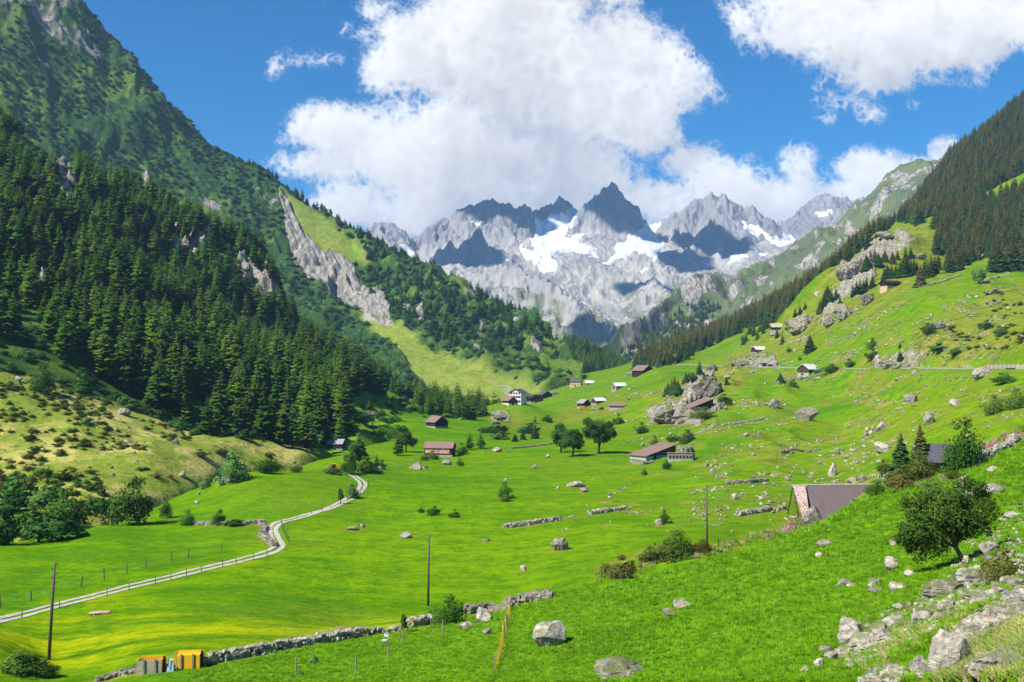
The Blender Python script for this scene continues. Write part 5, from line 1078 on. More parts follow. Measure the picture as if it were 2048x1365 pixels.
fence([(1440,925),(1500,915),(1560,925)], 'thin posts in the boulder field right of the farm shed', 8, 1.0, 13, 'grey_wood')
for i, (x, y, h_, l_) in enumerate([(592,1350,1.2,'single grey post in the near meadow below the stone wall'),(711,1352,1.3,'single post in the near meadow left of the chair'),(776,1325,1.3,'short post right behind the metal chair'),(806,1288,1.3,'bare stake in front of the sapling at the wall'),(885,1268,1.2,'stake below the round bush at the wall')]):
    h, _ = hit(x, y); m = MB(); m.tube([(0,0,-.3),(.02,.01,h_)], [.05,.045], 8); o = m.build('stake', M_['grey_wood']); o.location = h; tag(o, l_, 'post')
# electric netting: bright posts, yellow and blue net
e, tops = fence([(1026,1212),(1018,1238),(1012,1262),(1006,1290),(998,1318),(990,1345),(984,1368)], 'yellow and blue electric net fence running down to the lower edge', 1.6, 1.05, 14, r_=.03, group='post fences', color_posts=['yellow_board', 'blue_plastic', 'grey_wood'])
m = MB()
for a, b in zip(tops[:-1], tops[1:]):
    for k in (0, .22, .44, .66, .85):
        m.tube([a - Vector((0,0,k)), (a + b) / 2 - Vector((0,0,k + .05)), b - Vector((0,0,k))], .011, 4, cap=False)
    for t_ in np.linspace(.05, .95, 7): c_ = a.lerp(b, float(t_)); m.tube([c_, c_ - Vector((0,0,.9))], .008, 3, cap=False)
m.build('net', M_['yellow_board'], e)
def pole(px, py, top, label, lean=0, arms=True):
    h, _ = hit(px, py); s_ = h.y / F0; H = (py - top) * s_; e = empty('utility_pole', h, 0, label, 'pole', 'wooden utility poles'); m = MB(); m.tube([(0,0,-.8),(lean * .5,0,H * .5),(lean,0,H)], [.15,.125,.095], 12); m.build('pole', M_['post_wood'], e, smooth=True)
    if arms:
        for k, (dx, dz) in enumerate([(.14,.25),(-.14,.6),(.14,.95),(-.14,1.3)][:4 if arms == 2 else 2]):
            m = MB(); m.tube([(lean,0,H - dz),(lean + dx * 1.4,0,H - dz),(lean + dx * 1.4,0,H - dz + .16)], .018, 6); m.tube([(lean + dx * 1.4,0,H - dz + .1),(lean + dx * 1.4,0,H - dz + .24)], [.05,.035], 8); m.build('insulator', M_['dark_wood'], e)
pole(97, 1320, 1130, 'dark leaning wooden pole with fittings in the yellow field', .42, 2)
pole(856, 1212, 1072, 'tall straight grey pole behind the round bush', .1, 1)
pole(1414, 1097, 973, 'tall thin pole rising behind the green crest', 0, 1)
# ------------------------------------------------------------------ crates, cart, chair, plank bridge
def crate(px, py, wpx, hpx, label, mat, rz=0, inner=None, open_=False):
    h, _ = hit(px, py); s_ = h.y / F0; w_, H = wpx * s_, hpx * s_; dp = w_ * .55; e = empty('hay_crate', h + Vector((0, dp / 2, 0)), R(rz), label, 'crate'); hw, hd = w_ / 2, dp / 2; t_ = .05
    for (nm, x0, x1, y0, y1, hh) in (('front_panel', -hw, hw, -hd, -hd + t_, H * .92), ('back_panel', -hw + .1, hw + .1, hd - t_, hd, H * 1.02), ('side_panel', -hw, -hw + t_, -hd + t_, hd - t_, H * .95), ('side_panel', hw - t_, hw, -hd + t_, hd - t_, H * .95)):
        m = MB(); n = 4
        for k in range(n): m.box(x0, x1, y0, y1, -.15 + k * (hh + .15) / n + .002, -.15 + (k + 1) * (hh + .15) / n - .002)
        m.build(nm, M_[mat if nm == 'front_panel' or not inner else inner], e)
    for x in (-hw * .42, hw * .5): m = MB(); m.box(x - .06, x + .06, -hd - .09, -hd - .003, -.2, H * 1.03); m.build('batten', M_['grey_wood'], e)
    m = MB(); m.box(hw + .003, hw + .09, -hd * .3, hd * .3, -.2, H * 1.1); m.build('batten', M_['dark_wood'], e)
    m = MB(); m.box(-hw + t_ + .003, hw - t_ - .003, -hd + t_ + .003, hd - t_ - .003, -.12, H * (.55 if open_ else .86)); m.build('load', M_['bark' if open_ else mat], e)
crate(297, 1348, 48, 28, 'weathered grey wooden crate with orange rim by the stone wall', 'weathered_board', 5, 'yellow_board', True)
crate(372, 1338, 50, 29, 'bright yellow board crate with dark battens by the stone wall', 'yellow_board', 5)
h, _ = hit(338, 1343); e = empty('hand_cart', h, R(10), 'pale blue tipped hand cart between the two crates', 'cart')
m = MB(); m.add([(-.2,-.15,0),(.35,-.15,0),(.3,-.1,.75),(.05,-.1,.85),(-.2,.35,.1),(.35,.35,.1),(.3,.2,.8),(.05,.2,.9)], [(0,1,2,3),(4,5,6,7),(0,1,5,4),(1,2,6,5),(2,3,7,6),(3,0,4,7)]); m.build('tray', M_['pale_blue'], e)
m = MB(); m.tube([(.0,-.2,.3),(.0,-.2,1.15),(.15,-.2,1.25),(.42,-.2,1.22),(.55,-.2,.95),(.55,-.2,.1)], .025, 6); m.build('handle', M_['steel'], e)
m = MB(); m.tube([(.2,.36,.2),(.2,.44,.2)], .2, 14); m.build('wheel', M_['rubber_and_dark_gap'], e)
h, _ = hit(200, 1228); m = MB()
for k in range(4): m.box(-1.05 + .03 * k, 1.05 - .05 * k, -.5 + k * .26, -.27 + k * .26, .12, .18)
m.box(-.5, -.38, -.5, .5, -.1, .12).box(.38, .5, -.5, .5, -.1, .12); o = m.build('plank_bridge', M_['rust_pink']); o.location = h; tag(o, 'reddish plank bridge over the ditch in the yellow field', 'bridge')
h, _ = hit(769, 1292); e = empty('garden_chair', h, R(-25), 'pale metal chair standing in the meadow below the wall', 'chair')
m = MB(); m.box(-.22,.22,-.2,.2,.43,.46); m.build('seat', M_['white_paint'], e)
m = MB(); m.tube([(-.2,.2,.44),(-.2,.27,.95),(.2,.27,.95),(.2,.2,.44)], .018, 6); m.box(-.19,.19,.235,.255,.66,.86); m.build('backrest', M_['white_paint'], e)
for x in (-.2, .2):
    for y in (-.18, .18): m = MB(); m.tube([(x,y,.44),(x * 1.1,y * 1.15,-.05)], .016, 6); m.build('leg', M_['steel'], e)
# ditch line with dark banks is part of the meadow; feeding trough and digger by the farm trees
h, _ = hit(751, 945); e = empty('feeding_trough', h, R(-6), 'grey metal feeding rack beside the track end', 'feeding rack')
m = MB(); m.box(-1.4,1.4,-.45,.45,.25,.75); m.build('trough', M_['steel'], e)
for x in (-1.4, 0, 1.4):
    for y in (-.45, .45): m = MB(); m.tube([(x,y,-.1),(x,y,1.35)], .04, 6); m.build('leg', M_['steel'], e)
m = MB(); m.tube([(-1.4,-.45,1.3),(1.4,-.45,1.3)], .04, 6).tube([(-1.4,.45,1.3),(1.4,.45,1.3)], .04, 6); m.build('rail', M_['steel'], e)
h, _ = hit(670, 945); e = empty('digger', h, R(15), 'small yellow digger parked beneath the farm trees', 'digger')
m = MB(); m.box(-1.1,1.1,-.8,.8,.5,1.0).box(.1,1.0,-.7,.7,1.0,1.5); m.build('body', M_['orange_paint'], e)
m = MB(); m.box(-.7,.1,-.55,.55,1.0,2.0); o = m.build('cab', M_['glass_dark'], e); m = MB(); m.box(-.8,.2,-.65,.65,2.0,2.1); m.build('roof', M_['orange_paint'], o)
m = MB(); m.tube([(-1.0,0,.9),(-1.7,0,1.8),(-2.3,0,.9)], .11, 8); a = m.build('arm', M_['orange_paint'], e); m = MB(); m.box(-2.7,-2.2,-.5,.5,.35,.9); m.build('bucket', M_['steel'], a)
for y in (-.75, .75): m = MB(); m.box(-1.2,1.2,y - .2,y + .2,.02,.5); m.build('track', M_['rubber_and_dark_gap'], e)
# ------------------------------------------------------------------ vehicles and people, tiny in the photo
def car(px, py, L_, label, mat, rz=0, van=False, group='vehicles parked in the hamlet', loc=None):
    p = loc if loc is not None else hit(px, py)[0]; e = empty('parked_car' if not van else 'parked_truck', p, R(rz), label, 'car' if not van else 'truck', group); w_ = .85; H = 1.45 if not van else 2.3
    prof = [(-L_/2,.35),(-L_/2,.85),(-L_*.42,.95),(-L_*.26,H),(L_*.22,H),(L_*.38,.95),(L_/2,.8),(L_/2,.35)] if not van else [(-L_/2,.5),(-L_/2,H),(L_*.2,H),(L_*.2,1.9),(L_*.42,1.9),(L_/2,1.2),(L_/2,.5)]
    n = len(prof); co = [(x,-w_,z) for x,z in prof] + [(x,w_,z) for x,z in prof]; bm = bmesh.new(); vs = [bm.verts.new(c_) for c_ in co]; bm.faces.new(vs[:n][::-1]); bm.faces.new(vs[n:])
    for i in range(n): bm.faces.new((vs[i], vs[(i+1)%n], vs[n+(i+1)%n], vs[n+i]))
    bmesh.ops.bevel(bm, geom=bm.edges[:], offset=.06, segments=2, affect='EDGES'); me = bpy.data.meshes.new('body'); bm.to_mesh(me); bm.free(); me.materials.append(M_[mat]); share('body', me, e)
    m = MB(); 
    if van: m.box(L_*.25,L_*.40,-w_-.01,w_+.01,1.25,1.75)
    else: m.box(-L_*.24,L_*.2,-w_-.012,w_+.012,.98,H-.14)
    m.build('window', M_['glass_dark'], e)
    for x in (-L_*.32, L_*.32):
        for y in (-w_, w_): m = MB(); m.tube([(x,y-.09,.33),(x,y+.09,.33)], .33, 14); m.build('wheel', M_['rubber_and_dark_gap'], e)
car(1167, 820, 4.6, 'white truck with orange load parked below the grey gabled barn', 'orange_paint', 8, True)
car(1190, 820, 4.2, 'white car parked left of the red one in the hamlet', 'white_paint', 4); car(1203, 820, 3.2, 'small red vehicle parked by the lane', 'red_paint', 20); car(1217, 821, 3.8, 'white car parked at the tan roofed barn', 'white_paint', -10)
rq, ra = roadside(1538, 0); car(0, 0, 4.2, 'dark car driving on the mountain road by the stone garage', 'black_cloth', math.degrees(ra), loc=rq + Vector((0, 0, .2)), group='vehicles on the road')
def person(loc, label, shirt, legs, rz=0, bike=False):
    sk = [(0,0,.95),(0,0,1.15),(0,0,1.38),(0,0,1.5),(0,0,1.63),(0,0,1.72),(.19,0,1.4),(.25,.05,1.12),(.22,.16,.92),(-.19,0,1.4),(-.25,.05,1.12),(-.22,.16,.92),(.1,0,.9),(.12,.06,.5),(.12,0,.08),(.12,.14,.03),(-.1,0,.9),(-.12,.1,.5),(-.12,-.06,.08),(-.12,.08,.03)]
    ed = [(0,1),(1,2),(2,3),(3,4),(4,5),(2,6),(6,7),(7,8),(2,9),(9,10),(10,11),(0,12),(12,13),(13,14),(14,15),(0,16),(16,17),(17,18),(18,19)]
    rad = [.15,.14,.17,.06,.10,.08,.07,.05,.035,.07,.05,.035,.1,.065,.045,.04,.1,.065,.045,.04]
    me = bpy.data.meshes.new('person'); me.from_pydata(sk, ed, []); o = bpy.data.objects.new('person', me); C.objects.link(o); o.location = loc; o.rotation_euler = (0, 0, rz)
    md = o.modifiers.new('skin', 'SKIN'); me.skin_vertices.new() if not me.skin_vertices else None
    for i, v_ in enumerate(me.skin_vertices[0].data): v_.radius = (rad[i], rad[i] * .8)
    me.skin_vertices[0].data[0].use_root = True; o.modifiers.new('sub', 'SUBSURF').render_levels = 1
    t = NT('person_clothes'); p = t.obj(); s_ = t.n('ShaderNodeSeparateXYZ'); t.L(p, s_.inputs[0]); c1 = t.mix(t.math('GREATER_THAN', s_.outputs['Z'], .95), legs, shirt); c1 = t.mix(t.math('GREATER_THAN', s_.outputs['Z'], 1.47), c1, (.45,.27,.19)); c1 = t.mix(t.math('GREATER_THAN', s_.outputs['Z'], 1.66), c1, (.06,.04,.03)); me.materials.append(t.out(c1, .9))
    return tag(o, label, 'person', 'people on the mountain road')
for px, l_, s_, g_ in [(1843,'person in pink top walking on the road above the meadow',(.55,.2,.25),(.05,.05,.06)),(1847,'person in dark clothes just right of the pink walker',(.3,.12,.12),(.08,.07,.06)),(1607,'person in dark clothes standing by the roadside barn',(.05,.05,.08),(.05,.05,.05)),(1567,'person in blue top on the road left of the roadside barn',(.1,.2,.45),(.06,.06,.07)),(1916,'person in a red top near the wooden parapet',(.45,.06,.05),(.1,.1,.1))]:
    q, a = roadside(px, 1.2); person(q + Vector((0, 0, .18)), l_, s_, g_, a)
# ------------------------------------------------------------------ rocks
RM = [rock_mesh('rock_%d' % i, 40 + i, 4, 14, .05) for i in range(9)]
def put_rock(px, py, wpx, hpx, me, label=None, group=None, name='boulder', rz=None, dy=1.0, only=None):
    h, sh_ = hit(px, py, only)
    if h is None: return None
    s_ = h.y / F0; w_, H = wpx * s_, hpx * s_; y_ = h.y + w_ * .3; x_ = h.x * y_ / h.y; o = share(name, me, None, (x_, y_, min(max(ground(x_, y_), h.z - .3 * H), h.z + .4 * H)), (random.uniform(-.12,.12), random.uniform(-.12,.12), random.uniform(0, 6.28) if rz is None else rz), (w_ * 1.06, w_ * .85 * dy, H * 1.35))
    HALO.append((x_, y_, w_ * .9 + .5, .75 if name == 'boulder' else .6)); return tag(o, label, 'boulder' if name == 'boulder' else 'rock', group)
named = [(1102,1297,70,44,'big pale split boulder on the near green slope','n'),(1232,1359,98,36,'long flat layered rock at the lower edge with two stones on top','s'),(966,1245,31,27,'angular grey boulder below the stone wall beside the round bush','n'),(932,1258,30,13,'leaning flat slab left of the angular grey boulder',0),(975,1270,20,11,'small pale rock below the angular grey boulder',1),
 (1366,1219,42,17,'pale cracked rock half sunk in the near slope','s'),(1340,1234,30,13,'flat rock just below the pale cracked rock',2),(1651,1094,46,10,'long flat pale slab lying in the green slope','s'),(1637,1117,15,11,'small pale stone below the long flat slab',3),(1783,1143,33,26,'smooth white boulder below the leaning tree','n'),
 (1786,1093,16,15,'pale pointed stone left of the leaning tree crown',4),(1687,1176,22,15,'pinkish stone of the pair on the near slope',5),(1705,1176,16,8,'low pale stone right of the pinkish stone',6),(1752,1166,30,8,'top slab of the little stone stack',7),(1746,1177,16,12,'middle stone of the little stone stack',8),(1750,1188,27,9,'bottom stone of the little stone stack',1),(1795,1183,25,14,'orange tinted flat stone right of the stack',2),(1817,1153,19,10,'small white stone above the orange tinted one',3),
 (1624,1052,42,34,'large white boulder at the rusty gable of the purple roofed barn','n'),(1121,1102,35,24,'dark grey cube shaped boulder in the middle meadow','n'),(811,1077,26,11,'pale low boulder in the middle meadow left of the pole',4),(702,1061,24,7,'long thin slab in the meadow right of the track bend',5),(726,1056,10,8,'small stone right of the long thin slab',6),(1047,1142,14,9,'single pale stone left of the berry bushes',7),(973,1084,13,6,'flat pale stone in the middle of the meadow',8),
 (833,939,27,14,'large tan boulder in front of the red barn','n'),(850,940,13,8,'grey boulder right of the large tan one',1),(893,931,21,10,'pale boulder below the right end of the red barn',2),(992,905,20,9,'white flat boulder near the faint stone wall',3),(1068,938,14,9,'pointed pale boulder in the smooth green meadow',4),(1095,917,10,8,'small white boulder below the streamside trees',5),
 (1547,816,25,17,'pale boulder on the bright slope below the road','n'),(1612,841,44,25,'great brown backed boulder on the bright slope','n'),(1763,861,25,16,'dark fronted angular boulder on the upper slope','n'),(1910,813,20,14,'white pointed boulder high on the right slope',6),(1859,849,22,23,'tall pale boulder left of the olive bush','n'),(1822,806,33,17,'tan slanting boulder in the bright slope',7),(1963,758,37,20,'large tan boulder just below the road parapet','n'),
 (1766,908,38,20,'broad grass topped boulder left of the two spruces','n'),(1665,953,18,26,'leaning white slab in the boulder field','n'),(1727,964,16,16,'round white boulder above the purple roof','n'),(1706,966,26,11,'low grey boulder left of the round white one',8),(1470,1000,17,13,'grey boulder in the meadow left of the rubble wall',0),(1318,1052,20,12,'pale stone in front of the small dark bush',1),(1155,975,42,11,'pale outcrop in the meadow behind the round shrub','s'),(1168,985,15,8,'white stone below the pale outcrop',2),
 (365,956,17,12,'dark round boulder on the dry golden slope','n'),(244,830,30,12,'large grey slab high on the dry slope',3),(185,851,12,8,'pale boulder among dwarf shrubs on the dry slope',4),(37,765,15,10,'grey boulder near the left edge of the dry slope',5),(257,887,16,8,'grey stones in the middle of the dry slope',6),(352,889,16,8,'pale stones above the golden patch',7),(224,953,12,7,'grey boulder low on the dry slope',8),
 (464,966,40,20,'pale rock outcrop on top of the round green knoll','n'),(444,972,13,11,'small outcrop stone left of the knoll outcrop',0),(398,990,7,6,'upright stone on the side of the knoll',1),(393,1010,9,7,'small pinkish stone low on the knoll',2),
 (1925,985,36,32,'white rounded boulder on the crest at the right','n'),(1988,990,46,22,'jagged rock pile right of the white crest boulder','s'),(1897,1003,24,16,'pale stone left of the white crest boulder',3),(1942,998,30,16,'grey stone under the white crest boulder',4),(1980,1112,40,26,'pale boulder beside the red berry bush','n'),(1932,1132,24,18,'dark striped rock at the foot of the leaning tree','s'),
 (1893,1192,64,26,'long pale slab below the leaning tree','s'),(1952,1170,58,26,'pinkish stepped outcrop below the red berry bush','s'),(1945,1203,60,16,'low ledge under the pinkish outcrop','s'),(1892,1224,32,24,'smooth pale hump below the long slab','n'),(1877,1243,27,18,'tilted grey slab under the smooth hump',5),(1848,1243,40,19,'white topped slab among the lower rocks','n'),(1801,1223,22,12,'pale stone above the white topped slab',6),(1793,1253,48,14,'thin overhanging slab in the lower outcrop','s'),
 (1762,1270,32,20,'tan block under the overhanging slab','n'),(1700,1288,38,46,'tall folded grey rock at the left of the outcrop','s'),(1690,1318,34,22,'low grey rock beneath the tall folded one','s'),(1732,1304,58,32,'large slanting pink slab in the outcrop','s'),(1772,1290,42,26,'broken slab right of the slanting pink one','s'),(1651,1307,27,13,'orange pink stone left of the outcrop',7),(1638,1336,17,16,'triangular white stone below the orange pink one',8),(1613,1345,20,9,'small pale stone at the lower edge of the slope',0),(1664,1322,26,14,'pale rubble block below the tall folded rock',1),
 (1838,1343,27,26,'bright upright grey block near the lower right','n'),(1853,1355,38,20,'pale slanting rock at the lower edge','s'),(1906,1356,70,82,'big grey crag at the lower right corner','n'),(1968,1335,26,26,'white stone between the crag and the dry grass',2),(1993,1362,100,58,'long lichen spotted rock in the dry grass corner','s'),(2020,1040,30,14,'tan boulder near the right edge above the tree',3),(1985,945,22,12,'pale flat stone on the crest grass',4)]
for i, (x, y, w_, h_, l_, k) in enumerate(named):
    if x > 1600 and y > 1150: w_, h_ = w_ * 1.25, h_ * (.95 if h_ > 30 else 1.05)
    if y > 990: h_ *= 1.08
    me = RM[k] if isinstance(k, int) else rock_mesh('rock', 200 + i * 3, 5 if w_ > 24 else 4, 16 if k == 'n' else 11, .055, strat=.06 if k == 's' else 0)
    put_rock(x, y, w_, h_, me, l_, 'boulders on the meadows', rz=random.uniform(-.5, .5))
for x, y, w_, h_, l_ in [(1222,1329,18,9,'left of the two stones lying on the long flat rock'),(1239,1327,14,9,'right of the two stones lying on the long flat rock')]:
    h, _ = hit(1232, 1359); s_ = h.y / F0; share('stone', RM[2], None, P(x, y + 1, h.y + .5), (0, 0, x), (w_ * s_, w_ * s_ * .8, h_ * s_ * 1.2)); tag(bpy.context.scene.objects[-1] if False else C.objects[-1], l_, 'stone', 'boulders on the meadows')
# craggy outcrops
for x, y, w_, h_, l_, sd_, ry in [(1370,845,95,62,'tawny crag with small spruces above the long dark barn',301,.8),(1412,800,60,56,'upper end of the tawny crag',302,.8),(1330,850,70,42,'left shoulder of the tawny crag',303,.8),(1603,668,62,50,'grey lichened crag beside the lichen roofed chalet',304,.8),(1660,655,26,34,'small crag right of the lichened one',305,.8),(1690,640,44,46,'crag in the tan spur slope',306,.8),(1690,560,50,56,'pale cliff on the wooded spur',307,.8),(1725,545,50,50,'cliff below the spruces on the spur',308,.8),(1735,610,34,34,'rock face left of the long dark chalet',309,.8),
    (1790,738,62,26,'rust tinted road cutting above the road',310,.6),(1480,734,36,14,'pale road cutting with retaining rocks',311,.6),(1003,842,36,20,'grey outcrop on the knoll before the hamlet',312,.8),(1205,800,18,14,'mossy outcrop above the white roofed barn',313,.8),(1110,790,24,12,'outcrop at the upper edge of the hamlet',314,.8),(1840,520,30,18,'pale outcrop between the spur spruces',315,.8),(1770,480,40,22,'pale outcrop under the upper forest',316,.8),(1425,740,24,16,'outcrop with a lone spruce beside the road',317,.8),
    (680,850,44,34,'cliff under the larches beside the green knoll',318,.7),(740,835,30,14,'outcrop in the green knoll under the larches',319,.7),(1880,660,30,24,'rocky patch in the upper right pasture',320,.7),(1985,590,44,16,'pale rock band near the right edge',321,.7)]:
    o = put_rock(x, y, w_, h_ * .62, rock_mesh('crag', sd_, 5, 9, .17, 'crag_rock', False, .03), l_, 'rock outcrops', 'rock_outcrop', random.uniform(-.3, .3), ry)
# scattered boulders: the largest as things, the pebbly rest as rubble
rr = np.random.default_rng(77); placed = 0
areas = [([(1180,800),(1420,740),(1700,745),(2048,745),(2048,870),(1750,900),(1450,900),(1250,900),(1180,850)], 70, 4, 13),([(1440,900),(1800,870),(1790,960),(1600,1030),(1440,1050),(1380,960)], 75, 4, 14),([(1450,690),(1640,660),(1850,600),(2048,600),(2048,730),(1450,735)], 34, 4, 12),([(1100,900),(1440,920),(1440,1080),(1100,1060)], 14, 3, 10),([(0,780),(350,870),(430,930),(100,960)], 12, 4, 9)]
scat = []
for poly, n, w0, w1 in areas:
    xs = [q[0] for q in poly]; ys = [q[1] for q in poly]; k = 0
    while k < n:
        x, y = rr.uniform(min(xs), max(xs)), rr.uniform(min(ys), max(ys))
        if poly_mask(np.array([x]), np.array([y]), poly, .5)[0] < .5: continue
        w_ = w0 + (w1 - w0) * rr.random() ** 2.4; k += 1; cl_n = 1 + int(rr.random() < .3) * int(rr.integers(1, 3))
        for c_ in range(cl_n):
            o = put_rock(x + c_ * w_ * .9, y - c_ * w_ * .35 + rr.normal() * 2, w_ * (1 if c_ == 0 else .6), w_ * rr.uniform(.45, .8), RM[int(rr.integers(9))], 'pale boulder scattered in the stony pasture', 'boulders scattered in the stony pasture'); placed += 1
def rubble(name, poly, n, smin, smax, label, only=None, far=False):
    xs = [q[0] for q in poly]; ys = [q[1] for q in poly]; pts_ = []; scs = []; rots = []; ids = []; t_ = 0
    while len(pts_) < n and t_ < n * 12:
        t_ += 1; x, y = rr.uniform(min(xs), max(xs)), rr.uniform(min(ys), max(ys))
        if poly_mask(np.array([x]), np.array([y]), poly, .5)[0] < .5: continue
        h, _ = hit(x, y, only)
        if h is None: continue
        if far and noise2(h.x / 16, h.y / 24, 33) + .6 * noise2(h.x / 5, h.y / 7, 34) < .42 and rr.random() > .015: continue
        s_ = (smin + (smax - smin) * rr.random() ** 2.5) * (h.y / F0 if far else 1); pts_.append((h.x, h.y, h.z)); scs.append(s_ * .5); rots.append((rr.normal() * .25, rr.normal() * .25, rr.random() * 6.28)); ids.append(int(rr.integers(4)))
    scs = np.array(scs); return gn_scatter(name, np.array(pts_), scs, rots, ids, TPL_R, label, sxy=scs * 1.5)
def clusters(name, poly, ncl, label, smax=8.0):
    xs = [q[0] for q in poly]; ys = [q[1] for q in poly]; pts_ = []; scs = []; rots = []; ids = []; k = 0
    while k < ncl:
        cx, cy = rr.uniform(min(xs), max(xs)), rr.uniform(min(ys), max(ys))
        if poly_mask(np.array([cx]), np.array([cy]), poly, .5)[0] < .5: continue
        k += 1; n = int(rr.integers(5, 26)); wx_, wy_ = rr.uniform(6, 26), rr.uniform(1.2, 4.0); tl = rr.uniform(-.42, -.05); hs = []
        for _ in range(n):
            u_ = rr.normal(); h, _s = hit(cx + u_ * wx_, cy + u_ * wx_ * tl + rr.normal() * wy_, ('meadow',))
            if h is None: continue
            s_ = (1.3 + (smax - 1.3) * rr.random() ** 3.0) * h.y / F0; pts_.append(tuple(h)); scs.append(s_ * .55); rots.append((rr.normal() * .25, rr.normal() * .25, rr.random() * 6.28)); ids.append(int(rr.integers(4))); hs.append(h)
        if hs and rr.random() < .8: h = hs[0]; HALO.append((h.x, h.y, wx_ * h.y / F0 * 1.1, .95))
    scs = np.array(scs); return gn_scatter(name, np.array(pts_), scs, rots, ids, TPL_R, label, sxy=scs * 1.7)
TPL_R = [o for o in C.objects if o.name.startswith('boulder') and o.data in RM[:6]][:4]
rubble('rubble', [(1905,1275),(1960,1235),(2048,1180),(2060,1240),(1990,1275),(1950,1300),(1890,1305)], 2600, .10, .5, 'loose pale stones of the scree at the lower right')
rubble('rubble', [(1715,1366),(1745,1342),(1790,1328),(1815,1345),(1800,1366)], 600, .08, .32, 'loose stones of the small scree at the lower edge')
rubble('rubble', [(1680,1290),(1780,1225),(1900,1180),(1960,1190),(1880,1260),(1780,1310),(1690,1340)], 700, .08, .42, 'small stones between the lower outcrops')
rubble('rubble', [(1900,1100),(2048,1000),(2048,1180),(1960,1215),(1900,1180)], 700, .1, .6, 'small stones beside the leaning tree')
clusters('rubble', [(1180,800),(1300,780),(1420,740),(2048,745),(2048,870),(1750,900),(1250,900)], 105, 'small pale stones in the upper stony pasture')
clusters('rubble', [(1440,900),(1800,870),(1790,960),(1600,1040),(1500,1085),(1400,1075),(1380,960)], 75, 'small pale stones in the boulder field', 10)
clusters('rubble', [(1000,960),(1380,930),(1400,1080),(1100,1070)], 9, 'few small stones in the middle meadow', 8)
clusters('rubble', [(1450,690),(1640,640),(1850,570),(2048,560),(2048,730),(1450,735)], 90, 'small stones on the slope above the road')
rubble('rubble', [(0,745),(350,860),(620,890),(620,940),(100,1000),(0,900)], 260, 1.2, 5, 'small stones on the dry slope', far=True)
rubble('rubble', [(1100,760),(1290,750),(1400,700),(1480,660),(1480,720),(1290,800),(1120,810)], 220, 1.2, 4, 'small stones on the far green rise', far=True)
# ------------------------------------------------------------------ shrubs and broadleaf trees
BM = {k: [bush_mesh('bush_%s' % k, 10 + i * 7, n, s_, M_[m_]) for i in range(v_)] for k, m_, n, s_, v_ in [('alder','alder_leaves',500,.075,3),('shrub','shrub_leaves',2200,.034,3),('dark','tree_leaves',2200,.034,3),('berry','berry_leaves',3000,.03,2),('pale','pale_leaves',2200,.036,1),('willow','willow_leaves',1500,.05,1),('dwarf','dwarf_leaves',350,.08,2)]}
def bush(px, py, wpx, hpx, kind, label, group='bushes on the pastures', only=None):
    h, _ = hit(px, py, only)
    if h is None: return
    s_ = h.y / F0; ms = BM[kind]; y_ = h.y + wpx * s_ * .25; x_ = h.x * y_ / h.y; o = share('bush', ms[random.randrange(len(ms))], None, (x_, y_, min(ground(x_, y_), h.z + .3 * hpx * s_) - .05 * hpx * s_), (0, 0, random.uniform(0, 6.28)), (wpx * s_ * .95, wpx * s_ * .95, hpx * s_ * 1.03)); return tag(o, label, 'bush', group)
